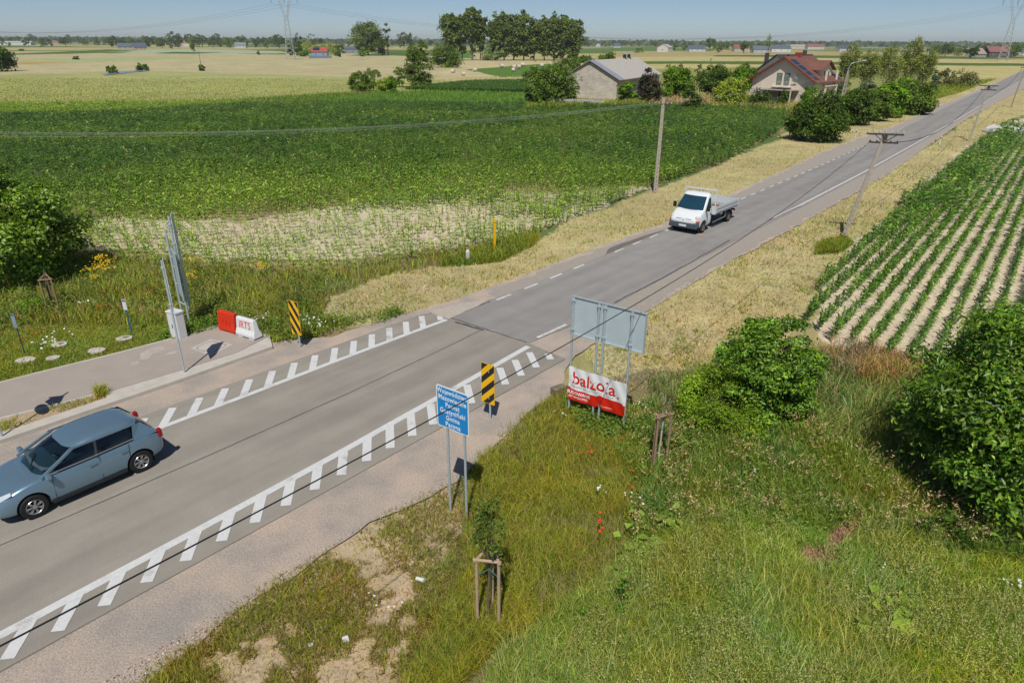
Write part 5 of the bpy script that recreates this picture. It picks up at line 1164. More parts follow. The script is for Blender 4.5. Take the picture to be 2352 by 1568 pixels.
# light wooden-looking pole left of the road with a small crossarm
b = G(1505, 442); h = HT(1505, 442, 224)
t_, T, dx = ladder_pole('utility_pole', 'slotted concrete pole with one small crossarm left of the pickup', b, (b[0], b[1], h), .24, .15, th=.13, group=None)
MB().bar(Vector((-.62, 0, h-.45)), Vector((.62, 0, h-.50)), .06, .06).build('crossarm', RUST, t_)
for s in (-.6, -.3, .3, .6): MB().tube((s, 0, h-.45), (s, 0, h-.33), .03, n=8).build('insulator', CER, t_)
arm1 = [(b[0]+s, b[1], h-.34) for s in (-.6, -.3, .3, .6)]
def telegraph(base, top, z, label, sc=1.0, ang=-.3):
    b = G(*base); tx = G(top[0], top[1], z); t_, T, dx = ladder_pole('telegraph_pole', label, b, (tx[0], tx[1], z), .21, .13, th=.12, group='leaning poles on the right verge')
    T = Vector(T); ux = Vector((math.cos(ang), math.sin(ang), 0))
    a1 = MB().bar(T-ux*.95+Vector((0, 0, .03)), T+ux*.95+Vector((0, 0, .03)), .09, .09).build('crossarm', RUST, t_)
    for s in (-.9, -.6, -.3, 0, .3, .6, .9): MB().tube(T+ux*s+Vector((0, 0, .07)), T+ux*s+Vector((0, 0, .14)), .02, n=6).tube(T+ux*s+Vector((0, 0, .14)), T+ux*s+Vector((0, 0, .27)), .055, .04, 8).build('insulator', CER, a1)
    lo = T-Vector((0, 0, .42)); a2 = MB().bar(lo-ux*.75, lo+ux*.75, .09, .09).build('crossarm', RUST, t_)
    for s in (-.7, -.35, .35, .7): MB().tube(lo+ux*s-Vector((0, 0, .05)), lo+ux*s+Vector((0, 0, .12)), .04, n=6).build('insulator', RUST, a2)
    MB().bar(lo, T+ux*.6, .04, .04).bar(lo, T-ux*.5, .04, .04).build('brace', RUST, t_)
    MB().box(T-Vector((0, 0, .15)), (.22, .22, .26)).build('clamp', RUST, t_)
    return Vector((b[0], b[1], 0))+T, ux
P1_, u1 = telegraph((1935, 545), (2033, 310), 5.92, 'nearest leaning concrete pole with two insulator crossarms')
P2_, u2 = telegraph((2225, 322), (2272, 198), 6.16, 'second leaning pole with crossarms, by the limestone rubble')
P3_, u3 = telegraph((2322, 246), (2357, 150), 7.24, 'farthest leaning pole, cut by the right frame edge')
CABLE = mat('cable_black', srgb(30, 30, 30), .6); WIRE = mat('wire_grey', srgb(150, 154, 150), .6)
def cable(name, label, A, B, sag, r, m_, n=40, group=None, cat='cable'):
    A = Vector(A); B = Vector(B); mb = MB(); p = None; secs = []
    for k in range(n+1):
        t = k/n; q = A.lerp(B, t); q.z -= sag*4*t*(1-t); secs.append(q)
    d = (B-A).normalized(); u = d.cross(Vector((0, 0, 1))).normalized(); v = u.cross(d)
    rings = [[q+r*(math.cos(a)*u+math.sin(a)*v) for a in [i*pi/3 for i in range(6)]] for q in secs]
    o = mb.loft(rings).build(name, m_); tag(o, label, cat, group); return o
cable('telephone_cable', 'thick black cable crossing in front of the blue sign to the nearest leaning pole', P1_-u1*.75-Vector((0, 0, .45)), (-5.808, 4.304, 5.0), .9, .011, CABLE, 80)
cable('telephone_cable', 'black cable sagging over the road between the two nearer leaning poles', P1_+u1*.3-Vector((0, 0, .4)), P2_-u2*.5-Vector((0, 0, .45)), 1.5, .02, CABLE)
cable('telephone_cable', 'black cable between the second and the farthest leaning poles', P2_+u2*.3-Vector((0, 0, .4)), P3_-u3*.5-Vector((0, 0, .45)), 1.3, .025, CABLE)
for k in range(4):
    e = G(-260, (297, 299, 302, 309)[k], 6.0); cable('overhead_wire', 'thin pale wire running left over the corn field from the slotted pole', arm1[k], (*e, 6.0), .9, .006, WIRE, group='thin wires over the corn field')
for k in range(2):
    e = G(1830, (243, 247)[k], 6.0); cable('overhead_wire', 'thin wire running right from the slotted pole towards the street lamp', arm1[k+2], (67.9, 149, 6.3), 0.8, .007, WIRE, group='thin wires to the street lamp')
# street lamp on an A-shaped concrete pole
b = G(1935, 232); h = HT(1935, 232, 163); hl = HT(1935, 232, 147)
t_ = thing('street_lamp', 'street lamp with curved arm on a forked concrete pole by the hedge', 'street lamp', (*b, 0))
mb = MB(); mb.bar((-.45, 0, -.2), (-.06, 0, h), .2, .2); mb.bar((.45, .2, -.2), (.06, 0, h), .2, .2)
for k in range(6): z = h*(.12+k*.14); w_ = .45*(1-z/h)+.06; mb.bar((-w_, 0, z), (w_, .1, z), .12, .15)
mb.build('pole', CONCP, t_)
mb = MB(); pts = [(0, 0, h-.4), (.05, 0, h+.7), (.35, 0, h+1.25), (.9, 0, h+1.5), (2.6, .2, h+1.85)]
for a, c in zip(pts, pts[1:]): mb.tube(a, c, .05, n=8)
mb.build('arm', GALV, t_, auto=50); MB().box((3.0, .25, h+1.93), (.85, .3, .14), .05, taper=.8).build('lamp_head', mat('lamp_grey', srgb(190, 196, 200), .4), t_, bevel=.03)
# ---- pylons
PYL = mat('pylon_steel', srgb(176, 182, 184), .6, .2)
def pylon(x, yb, label, s=1.0, rz=0.0):
    b = G(x, yb); t_ = thing('pylon', label, 'electricity pylon', (*b, 0), rz, 'high-voltage pylons'); t_.scale = (s, s, s); mb = MB(); w_ = .16
    def lat(c0, w0, z0, c1, w1, z1, n):
        """lattice leg between two square sections"""
        q = lambda t: (c0+(c1-c0)*t, w0+(w1-w0)*t, z0+(z1-z0)*t)
        prev = None
        for k in range(n+1):
            c, ww, z = q(k/n); P = [(c-ww, -ww*.8, z), (c+ww, -ww*.8, z), (c+ww, ww*.8, z), (c-ww, ww*.8, z)]
            if prev:
                for i in range(4): mb.bar(prev[i], P[i], w_); mb.bar(prev[i], P[(i+1) % 4], w_*.6); mb.bar(prev[(i+1) % 4], P[i], w_*.6)
            prev = P
    lat(0, 2.6, 0, 0, .9, 23, 9)
    lat(-.4, .5, 23, -3.6, .6, 35, 5); lat(.4, .5, 23, 3.6, .6, 35, 5); lat(-3.6, .6, 35, -2.6, .15, 41, 3); lat(3.6, .6, 35, 2.6, .15, 41, 3)
    mb.build('tower', PYL, t_)
    mb = MB(); prev = None
    for k in range(13):
        xx = -8+16*k/12; hh_ = .9*(1-abs(k-6)/9); P = [(xx, -.5, 34.6), (xx, .5, 34.6), (xx, 0, 34.6+hh_*1.3)]
        if prev:
            for i in range(3): mb.bar(prev[i], P[i], w_); mb.bar(prev[i], P[(i+1) % 3], w_*.6)
        prev = P
    mb.build('crossarm', PYL, t_)
    for xx in (-7.6, 0, 7.6): MB().tube((xx-.3, 0, 34.5), (xx, 0, 31.2), .09, n=6).tube((xx+.3, 0, 34.5), (xx, 0, 31.2), .09, n=6).build('insulator_string', mat('glass_insulator', srgb(120, 130, 130), .4), t_)
    return Vector((*b, 0)), s
pa, sa = pylon(668, 137, 'tall lattice pylon beside the red-roofed blue house', 1.0, .15)
pb_, sb = pylon(2302, 141, 'tall lattice pylon at the right side of the horizon', 1.12, -.5)
HV = mat('hv_wire', srgb(110, 118, 124), .6)
for k, xx in enumerate((-7.6, 0, 7.6)):
    A = pa+Vector((xx*math.cos(.15), xx*math.sin(.15), 31.0)); B_ = pb_+Vector((xx*1.12*math.cos(-.5), xx*1.12*math.sin(-.5), 34.5))
    cable('power_line', 'high-voltage line strung across the sky between the two pylons', A, B_, 20, .045, HV, 60, 'high-voltage lines between the pylons')
    C_ = Vector((-560, 640, 31))+Vector((0, xx, 0)); cable('power_line', 'high-voltage line leaving the left pylon towards the left edge', A, C_, 16, .045, HV, 50, 'high-voltage lines left of the pylon')
    C_ = Vector((700, 520, 38))+Vector((0, xx, 0)); cable('power_line', 'high-voltage line leaving the right pylon to the right edge', B_, C_, 6, .045, HV, 30, 'high-voltage lines right of the pylon')
b = G(501, 168); h = HT(501, 150, 106); t_ = thing('wooden_pole', 'lone thin pole standing in the barley above a small bush', 'utility pole', (*G(462, 153), 0)); h = HT(462, 153, 117); MB().tube((0, 0, -.2), (0, 0, h), .13, .09).build('shaft', BARK, t_)
t_ = thing('wooden_pole', 'thin pale pole behind the low dark bush left of the barn tree', 'utility pole', (*G(888, 141), 0)); h = HT(888, 141, 106); MB().tube((0, 0, -.2), (0, 0, h), .13, .1).build('shaft', PALEBARK, t_)
# ================================================================== vehicles
GLASSM = mat('car_glass', srgb(30, 62, 78), .06, .0, var=.1, scale=2, spec=.8)
TYRE = mat('tyre_rubber', srgb(30, 30, 31), .8, var=.1); RIM = mat('alloy', srgb(176, 180, 184), .3, .7, var=.04)
DARKP = mat('dark_plastic', srgb(38, 40, 44), .6); LINER = mat('wheel_well', srgb(14, 14, 15), .9)
def ring(cx0, cx1, hw, z, n=6, ex=5.0, bow=0.0):
    P = []
    N_ = 4*n
    for i in range(N_):
        a = 2*pi*(i+.5)/N_; c, s = math.cos(a), math.sin(a); x = (abs(c)**(2/ex))*(1 if c > 0 else -1); y = (abs(s)**(2/ex))*(1 if s > 0 else -1)
        X = (cx0+cx1)/2+(cx1-cx0)/2*x; P.append((X-bow*y*y*(1 if x > 0 else -.4), hw*y, z))
    return P
def wheel(parent, x, y, r, w_, spokes=7, rim_m=None, side=1):
    mb = MB(); prof = [(r*.62, -w_/2), (r*.93, -w_/2), (r, -w_/2+.03), (r, w_/2-.03), (r*.93, w_/2), (r*.62, w_/2)]; n = 32
    secs = [[(x+q*math.cos(2*pi*i/n), y+o, r+q*math.sin(2*pi*i/n)) for i in range(n)] for q, o in prof]
    wt = mb.loft([s for s in secs], caps=False).build('wheel', TYRE, parent, auto=40)
    yo = y+side*w_*.30
    mb = MB(); mb.loft([[(x+q*math.cos(2*pi*i/n), yo+side*o, r+q*math.sin(2*pi*i/n)) for i in range(n)] for q, o in ((r*.64, .03), (r*.60, .045), (r*.55, .02), (r*.55, -.05))], caps=False)
    for k in range(spokes):
        for da in (-.10, .10): a = 2*pi*k/spokes; mb.bar((x+.05*math.cos(a), yo+side*.02, r+.05*math.sin(a)), (x+r*.58*math.cos(a+da), yo+side*.02, r+r*.58*math.sin(a+da)), .028, .03)
    mb.tube((x, yo-side*.02, r), (x, yo+side*.04, r), .06, .05, 12)
    mb.build('rim', rim_m or RIM, wt)
    MB().tube((x, y-side*w_*.1, r), (x, y+side*.0, r), r*.60, n=24).build('brake_disc', LINER, wt)
    return wt
def bool_cut(o, cutters):
    for c in cutters:
        m_ = o.modifiers.new('b', 'BOOLEAN'); m_.operation = 'DIFFERENCE'; m_.object = c; m_.solver = 'EXACT'
    bpy.context.view_layer.update()
    me = bpy.data.meshes.new_from_object(o.evaluated_get(bpy.context.evaluated_depsgraph_get()))
    for m_ in list(o.modifiers): o.modifiers.remove(m_)
    old = o.data; o.data = me; me.name = old.name; bpy.data.meshes.remove(old)
    for c in cutters: bpy.data.objects.remove(c)
    bm = bmesh.new(); bm.from_mesh(me)
    for e in bm.edges:
        if len(e.link_faces) == 2: e.smooth = e.calc_face_angle(0) < R(38)
    for f in bm.faces: f.smooth = True
    bm.to_mesh(me); bm.free()
def body_loft(st, name, m_, parent, arches, ar):
    """stations (x, zb, zt, w, crown): lower body shell"""
    secs = []
    for x, zb, zt, w_, cr in st:
        half = [(w_*.80, zb), (w_*.97, zb+.05), (w_, zb+(zt-zb)*.30), (w_*1.0, zb+(zt-zb)*.52), (w_*.985, zb+(zt-zb)*.72), (w_*.955, zt-.075), (w_*.90, zt-.02), (w_*.80, zt+cr*.3), (w_*.45, zt+cr*.85), (0, zt+cr)]
        P = [(x, 0, zb)]+[(x, -y, z) for y, z in half]+[(x, y, z) for y, z in half[-2::-1]]
        secs.append(P)
    o = MB().loft(secs).build(name, m_, parent)
    bm = bmesh.new(); bm.from_mesh(o.data); bmesh.ops.recalc_face_normals(bm, faces=bm.faces); bm.to_mesh(o.data); bm.free()
    sm = o.modifiers.new('s', 'SUBSURF'); sm.levels = 2; sm.render_levels = 2
    bpy.context.view_layer.update(); me = bpy.data.meshes.new_from_object(o.evaluated_get(bpy.context.evaluated_depsgraph_get())); o.modifiers.clear(); o.data = me
    cut = []
    for x in arches:
        c = MB().tube((x, -2, ar*.9), (x, 2, ar*.9), ar, n=40)
        co = c.build('cut', None); co.matrix_world = Matrix.Identity(4); cut.append(co)
        co.parent = parent
    bpy.context.view_layer.update(); bool_cut(o, cut)
    return o
def paintmat(name, c, metal=.0, rough=.35):
    m = mat(name, c, rough, metal, var=.015, scale=1.5, spec=.5, coat=.6); return m
# ---- blue grey hatchback
c_ = Vector((-11.27, 14.87)); hd = math.atan2(-.777, -.63)
car = thing('car', 'silver-blue five-door hatchback driving out of the left edge', 'car', (c_.x, c_.y, .045), hd)
CP = paintmat('car_paint_blue', srgb(118, 146, 164), .5, .26)
st = [(-1.97, .42, .72, .60, 0), (-1.95, .36, .82, .72, .01), (-1.86, .28, .95, .80, .01), (-1.6, .24, 1.00, .85, .0), (-1.255, .21, .99, .868, 0), (-.6, .19, .97, .872, 0), (0, .18, .95, .872, 0), (.6, .18, .925, .868, 0), (.95, .18, .935, .862, .02), (1.255, .19, .905, .86, .05), (1.6, .20, .82, .835, .055), (1.85, .22, .70, .78, .05), (1.98, .26, .60, .68, .03), (2.03, .34, .52, .52, .01)]
for x, *_ in (): pass
body = body_loft(st, 'body', CP, car, (-1.255, 1.255), .36)
MB().box((1.255, 0, .42), (.74, 1.5, .55)).box((-1.255, 0, .42), (.74, 1.5, .55)).build('wheel_wells', LINER, car)
rings = [ring(-1.90, 1.12, .80, .90, bow=.10), ring(-1.85, .98, .785, .98, bow=.10), ring(-1.69, .60, .735, 1.16, bow=.09), ring(-1.50, .26, .675, 1.32, bow=.08)]
TG = bpy.data.materials.new('tinted_glass'); t, N, L, b = nodes(TG)
tb = N.new('ShaderNodeBsdfTransparent'); tb.inputs[0].default_value = (.42, .58, .62, 1); gl = N.new('ShaderNodeBsdfGlossy'); gl.inputs['Roughness'].default_value = .03; gl.inputs[0].default_value = (.9, .95, 1, 1)
fr = N.new('ShaderNodeFresnel'); fr.inputs[0].default_value = 1.6; mx = N.new('ShaderNodeMixShader'); L.new(fr.outputs[0], mx.inputs[0]); L.new(tb.outputs[0], mx.inputs[1]); L.new(gl.outputs[0], mx.inputs[2]); L.new(mx.outputs[0], N['Material Output'].inputs[0])
gh = MB().loft(rings, caps=False).build('cabin_glass', TG, car, auto=50)
INT = mat('interior_grey', srgb(70, 84, 92), .8, var=.1); INTD = mat('interior_dark', srgb(36, 44, 50), .8)
MB().prism([(-1.72, -.70), (.55, -.70), (.80, -.55), (.86, 0), (.80, .55), (.55, .70), (-1.72, .70)], .93, 1.005).build('interior', INTD, car)
for x_, z_ in ((-.20, 1.30), (-1.05, 1.27)):
    for y_ in (-.37, .37): sb_ = MB().box((x_-.08, y_, (z_+.9)/2), (.16, .46, z_-.9)).build('seat', INT, car, bevel=.04); MB().box((x_-.10, y_, z_+.04), (.10, .24, .12)).build('headrest', INT, sb_, bevel=.03)
MB().tube((.36, .37, 1.10), (.40, .37, 1.06), .17, n=20).build('steering_wheel', BLACK, car)
MB().prism([(.45, -.66), (.85, -.60), (.92, 0), (.85, .60), (.45, .66)], 1.0, 1.04).build('dashboard', INT, car)
rr_ = [ring(-1.53, .265, .68, 1.315, bow=.08), ring(-1.48, .12, .655, 1.375, bow=.08), ring(-1.36, -.10, .60, 1.43, bow=.07), ring(-1.14, -.32, .48, 1.465, bow=.05), ring(-.95, -.55, .2, 1.478)]
MB().loft(rr_).build('roof', CP, car, auto=60)
for s in (-1, 1):
    q = lambda x, y, z: (x, s*y, z)
    mb = MB()
    A = [q(.97, .785, .92), q(.84, .765, .99), q(.47, .715, 1.165), q(.13, .65, 1.335)]
    for a, c in zip(A, A[1:]): mb.bar(a, c, .075, .05)
    mb.build('front_pillar', CP, car)
    MB().bar(q(-.28, .80, .92), q(-.36, .665, 1.335), .085, .03).build('door_pillar', DARKP, car)
    # rear quarter
    o = .012
    MB().add([q(-1.18, .795+o, .95), q(-1.84, .765, .95), q(-1.50, .655, 1.34), q(-1.28, .68+o, 1.34), q(-1.2, .80+o, .97)], [(0, 1, 2, 3)] if s > 0 else [(3, 2, 1, 0)]).build('rear_quarter', CP, car)
    mb = MB(); L1 = [q(.95, .80, .955), q(-.3, .812, .985), q(-1.2, .80, 1.02)]
    for a, c in zip(L1, L1[1:]): mb.bar(a, c, .02, .02)
    mb.build('window_trim', RIM, car)
    mb = MB(); L1 = [q(.22, .668, 1.335), q(-.6, .68, 1.345), q(-1.38, .655, 1.345)]
    for a, c in zip(L1, L1[1:]): mb.bar(a, c, .045, .04)
    mb.build('roof_rail', CP, car)
    for x in (-.25, -1.02): MB().tube(q(x, .868, .80), q(x+.19, .875, .785), .018, n=8).build('door_handle', CP, car)
    for x, z0, z1 in ((.78, .26, .93), (-.30, .24, .95), (-1.02, .62, .97)): MB().bar(q(x, .874, z0), q(x-.03, .868 if z1 < .9 else .845, z1), .008, .006).build('door_seam', BLACK, car)
    MB().box(q(.84, .93, .99), (.13, .20, .13), taper=.85).build('wing_mirror', CP, car, bevel=.03)
    MB().add([q(1.96, .50, .62), q(1.90, .68, .66), q(1.62, .80, .80), q(1.60, .74, .86), q(1.80, .62, .79), q(1.93, .48, .68)], [(0, 1, 2, 3, 4, 5)] if s > 0 else [(5, 4, 3, 2, 1, 0)]).build('headlight', mat('headlight_glass', srgb(206, 214, 220), .1, .2), car)
    MB().box(q(-1.90, .70, .86), (.12, .17, .24), taper=.9).build('tail_light', mat('tail_light', srgb(150, 22, 18), .2), car, bevel=.03)
    MB().box(q(0, .845, .235), (1.75, .05, .07)).build('sill', DARKP, car)
    for x in (-1.255, 1.255): wheel(car, x, s*.76, .305, .19, 7, side=s)
MB().box((2.0, 0, .40), (.06, .9, .16)).build('grille', DARKP, car); MB().box((-1.99, 0, .45), (.06, 1.2, .14)).build('rear_bumper_insert', DARKP, car)
MB().bar((1.02, .3, 1.0), (.72, -.25, 1.12), .02, .02).build('wiper', BLACK, car)
MB().box((-.55, 0, .19), (2.0, 1.4, .06)).build('underbody', LINER, car)
# ---- white dropside pickup
c_ = (Vector((11.52, 40.73))+Vector((13.92, 43.64)))/2-.92*Vector((.771, -.636))
trk = thing('pickup_truck', 'white dropside pickup truck driving towards the camera', 'pickup truck', (c_.x, c_.y, .035), math.atan2(-.771, -.636))
TP = paintmat('truck_paint_white', srgb(222, 226, 228), 0, .35)
BUMP = mat('bumper_grey', srgb(72, 82, 92), .6, var=.06)
st = [(.72, .34, 1.32, .96, 0), (1.0, .32, 1.32, .97, 0), (1.5, .30, 1.33, .975, 0), (1.885, .30, 1.33, .975, .01), (2.10, .30, 1.27, .965, .03), (2.35, .32, 1.13, .945, .05), (2.58, .36, .98, .90, .04), (2.68, .42, .86, .84, .02), (2.72, .50, .78, .74, 0)]
body_loft(st, 'cab_body', TP, trk, (1.885,), .42)
MB().box((1.885, 0, .45), (.86, 1.7, .7)).build('wheel_wells', LINER, trk)
rings = [ring(.72, 2.06, .945, 1.30, ex=9, bow=.12), ring(.72, 1.95, .93, 1.45, ex=9, bow=.12), ring(.73, 1.42, .83, 2.05, ex=9, bow=.11), ring(.75, 1.30, .80, 2.16, ex=8, bow=.10), ring(.80, 1.12, .70, 2.23, ex=6, bow=.06), ring(.9, 1.0, .3, 2.25, ex=5)]
MB().loft(rings).build('cab_roof', TP, trk, auto=50)
def on_front(y, t): # t 0 bottom..1 top of windscreen
    x = 2.015-(2.015-1.40)*t; hw = .93-.11*t; return (x-.12*(y/hw)**2+.025, y, 1.38+.69*t)
mb = MB(); g2 = 10; vs = []
for j in range(6):
    t = j/5; hw = (.86-.12*t)
    for i in range(g2+1): vs.append(on_front(-hw+2*hw*i/g2, t))
mb.add(vs, [(j*(g2+1)+i, j*(g2+1)+i+1, (j+1)*(g2+1)+i+1, (j+1)*(g2+1)+i) for j in range(5) for i in range(g2)])
mb.build('windscreen', GLASSM, trk, smooth=True)
for s in (-1, 1):
    q = lambda x, y, z: (x, s*y, z)
    f = [q(1.78, .955, 1.36), q(1.02, .955, 1.40), q(.98, .842, 2.0), q(1.22, .842, 2.0)]
    sw = MB().add(f+[q(1.78, .95, 1.36)], [(0, 1, 2, 3)] if s < 0 else [(3, 2, 1, 0)]).build('side_window', GLASSM, trk)
    for a, c in (((.95, .985, .42), (.95, .962, 1.33)), ((1.45, .990, .50), (1.62, .97, 1.30))): MB().bar(q(*a), q(*c), .01, .01).build('door_seam', BLACK, trk)
    MB().box(q(1.08, .985, 1.05), (.16, .03, .05)).build('door_handle', DARKP, trk)
    MB().box(q(1.78, 1.10, 1.48), (.10, .22, .34), taper=.9).build('wing_mirror', BLACK, trk, bevel=.03)
    MB().box(q(2.50, .80, .93), (.30, .24, .30), s*-.5, taper=.72).build('headlight', mat('truck_headlight', srgb(206, 206, 200), .15), trk, bevel=.05)
    MB().box(q(2.55, .82, .765), (.26, .26, .07), s*-.5).build('indicator', mat('indicator_orange', srgb(206, 84, 44), .3), trk, bevel=.02)
    wheel(trk, 1.885, s*.86, .34, .2, 6, mat('steel_wheel', srgb(130, 122, 112), .6, .3), s); wheel(trk, -1.885, s*.80, .34, .3, 6, mat('steel_wheel', srgb(130, 122, 112), .6, .3), s)
    MB().loft([[(-1.885+.46*math.cos(a), s*y, .34+.46*math.sin(a)) for a in [i*pi/10 for i in range(11)]]+[(-1.885+.43*math.cos(a), s*y, .34+.43*math.sin(a)) for a in [i*pi/10 for i in range(10, -1, -1)]] for y in (.66, .98)]).build('mudguard', BLACK, trk)
    MB().bar(q(.55, .93, .40), q(-1.25, .93, .45), .05, .04).bar(q(-1.25, .93, .45), q(-1.35, .93, .8), .05, .04).build('side_guard', RIM, trk)
MB().box((2.66, 0, .50), (.22, 1.86, .34), taper=.96).build('bumper', BUMP, trk, bevel=.06)
MB().box((2.60, .80, .55), (.34, .28, .3), -.5).box((2.60, -.80, .55), (.34, .28, .3), .5).build('bumper_corner', BUMP, trk, bevel=.06)
MB().box((2.785, 0, .50), (.02, .52, .12)).build('number_plate', WHITE, trk); MB().box((2.796, -.24, .50), (.006, .05, .12)).build('plate_band', mat('plate_blue', srgb(20, 60, 150)), trk)
for s in (-1, 1): MB().box((2.665, s*.30, .86), (.04, .36, .05)).build('grille_slot', BLACK, trk)
MB().prism([(0, .07), (-.035, 0), (0, -.07), (.035, 0)], 0, .012, Matrix(((0, 0, 1, 2.715), (1, 0, 0, 0), (0, 1, 0, .84), (0, 0, 0, 1)))).build('badge', RIM, trk)
MB().box((-1.0, .35, .55), (3.9, .08, .16)).box((-1.0, -.35, .55), (3.9, .08, .16)).box((-.3, -.2, .55), (.5, .5, .35)).build('chassis', BLACK, trk)
bed = MB().box((-1.20, 0, .90), (3.5, 2.06, .08)).build('bed_floor', mat('bed_steel', srgb(150, 152, 152), .6, var=.1), trk)
ALU = mat('aluminium_side', srgb(208, 212, 214), .4, .2, var=.03)
for s in (-1, 1):
    MB().box((-1.20, s*1.045, 1.15), (3.5, .03, .42)).build('dropside', ALU, trk, bevel=.005)
    MB().box((-1.20, s*1.064, 1.18), (3.44, .008, .05)).box((-1.20, s*1.064, 1.00), (3.44, .008, .03)).build('dropside_groove', mat('groove_grey', srgb(120, 132, 142), .5), trk)
    for x in (.5, -2.9): MB().box((x, s*1.045, 1.15), (.06, .05, .46)).build('corner_post', WHITE, trk)
MB().box((-2.95, 0, 1.15), (.03, 2.06, .42)).build('tailgate', ALU, trk)
mb = MB(); mb.box((.56, 0, 1.15), (.04, 2.06, .5))
for y in (-1.0, -.5, 0, .5, 1.0): mb.box((.56, y, 1.75), (.06, .06, 1.2))
mb.box((.56, 0, 2.36), (.08, 2.1, .07)).box((.56, 0, 1.9), (.05, 2.0, .05)); mb.build('headboard', WHITE, trk)
MB().box((-.6, .1, 1.03), (1.6, 1.5, .22), taper=.8).build('load', mat('brown_load', srgb(120, 92, 76), .9, var=.25, scale=5, bump=.8), trk, bevel=.05)
for s in (-1, 1): MB().box((-2.9, s*.75, .62), (.05, .3, .12)).build('rear_light', mat('tail_light', srgb(150, 22, 18), .2), trk)
# orange survey mark on the road
sheet('orange_mark', [V2(*p) for p in W([(1600, 538), (1612, 541), (1620, 545), (1604, 541.5)])], .045, mat('orange_spray', srgb(200, 150, 96), .8))
# ================================================================== buildings
def wallmat(n, c, **k): return mat(n, c, .9, **k)
def brickmat(name, c1, c2, cm, sx=.5, sy=.25):
    if name in MATS: return MATS[name]
    m = bpy.data.materials.new(name); MATS[name] = m; t, N, L, b = nodes(m)
    tc = N.new('ShaderNodeTexCoord'); sp = N.new('ShaderNodeSeparateXYZ'); cb = N.new('ShaderNodeCombineXYZ'); ad = N.new('ShaderNodeMath'); ad.operation = 'ADD'
    L.new(tc.outputs['Object'], sp.inputs[0]); L.new(sp.outputs['X'], ad.inputs[0]); L.new(sp.outputs['Y'], ad.inputs[1]); L.new(ad.outputs[0], cb.inputs['X']); L.new(sp.outputs['Z'], cb.inputs['Y'])
    bk = N.new('ShaderNodeTexBrick'); bk.inputs['Scale'].default_value = 1; bk.inputs['Brick Width'].default_value = sx; bk.inputs['Row Height'].default_value = sy; bk.inputs['Mortar Size'].default_value = .018
    bk.inputs['Color1'].default_value = (*c1, 1); bk.inputs['Color2'].default_value = (*c2, 1); bk.inputs['Mortar'].default_value = (*cm, 1)
    L.new(cb.outputs[0], bk.inputs['Vector'])
    nz = N.new('ShaderNodeTexNoise'); nz.inputs['Scale'].default_value = .7; nz.inputs['Detail'].default_value = 8; L.new(tc.outputs['Object'], nz.inputs[0])
    q = N.new('ShaderNodeMapRange'); q.inputs[1].default_value = .3; q.inputs[2].default_value = .7; q.inputs[3].default_value = .85; q.inputs[4].default_value = 1.15; L.new(nz.outputs['Fac'], q.inputs[0])
    vm = N.new('ShaderNodeVectorMath'); vm.operation = 'SCALE'; L.new(bk.outputs['Color'], vm.inputs[0]); L.new(q.outputs[0], vm.inputs['Scale']); L.new(vm.outputs[0], b.inputs['Base Color']); b.inputs['Roughness'].default_value = .9
    return m
def tilemat(name, c, pitch=.35, rough=.6, metal=0.0):
    """roofing with courses across the slope"""
    if name in MATS: return MATS[name]
    m = bpy.data.materials.new(name); MATS[name] = m; t, N, L, b = nodes(m)
    tc = N.new('ShaderNodeTexCoord'); wv = N.new('ShaderNodeTexWave'); wv.bands_direction = 'Z'; wv.inputs['Scale'].default_value = .5/pitch; wv.inputs['Distortion'].default_value = .3; L.new(tc.outputs['Object'], wv.inputs[0])
    cr = N.new('ShaderNodeValToRGB'); cr.color_ramp.elements[0].color = (*[v*.8 for v in c], 1); cr.color_ramp.elements[1].color = (*[v*1.08 for v in c], 1); cr.color_ramp.elements[0].position = .05; cr.color_ramp.elements[1].position = .35
    L.new(wv.outputs['Fac'], cr.inputs[0])
    nz = N.new('ShaderNodeTexNoise'); nz.inputs['Scale'].default_value = .8; nz.inputs['Detail'].default_value = 8; L.new(tc.outputs['Object'], nz.inputs[0])
    q = N.new('ShaderNodeMapRange'); q.inputs[1].default_value = .3; q.inputs[2].default_value = .7; q.inputs[3].default_value = .88; q.inputs[4].default_value = 1.12; L.new(nz.outputs['Fac'], q.inputs[0])
    vm = N.new('ShaderNodeVectorMath'); vm.operation = 'SCALE'; L.new(cr.outputs[0], vm.inputs[0]); L.new(q.outputs[0], vm.inputs['Scale']); L.new(vm.outputs[0], b.inputs['Base Color'])
    b.inputs['Roughness'].default_value = rough; b.inputs['Metallic'].default_value = metal
    return m
WIN = mat('window_glass', srgb(44, 62, 70), .12, var=.2, scale=1, spec=.7)
def gable_shell(t, L_, hw, eave, ridge, wm, rm, over=.5, front=.5, thick=.14, x0=0.0, name='wall', rname='roof'):
    """local: x along the ridge from x0 to x0+L_, gables at both ends"""
    prof = [(-hw, 0), (hw, 0), (hw, eave), (0, ridge), (-hw, eave)]
    w_ = MB().loft([[(x, y, z) for y, z in prof] for x in (x0, x0+L_)]).build(name, wm, t)
    sl = (ridge-eave)/hw; e = over; z0 = eave-sl*e; rf = []
    for s in (-1, 1):
        a = [(x0-front, 0, ridge), (x0+L_+front, 0, ridge), (x0+L_+front, s*(hw+e), z0), (x0-front, s*(hw+e), z0)]
        up = [(p[0], p[1], p[2]+thick+.02) for p in a]; dn = [(p[0], p[1], p[2]+.02) for p in a]
        rf.append((up, dn))
    mb = MB()
    for up, dn in rf: mb.add(up+dn, [(0, 1, 2, 3), (7, 6, 5, 4), (0, 4, 5, 1), (1, 5, 6, 2), (2, 6, 7, 3), (3, 7, 4, 0)])
    r = mb.build(rname, rm, t)
    return w_, r
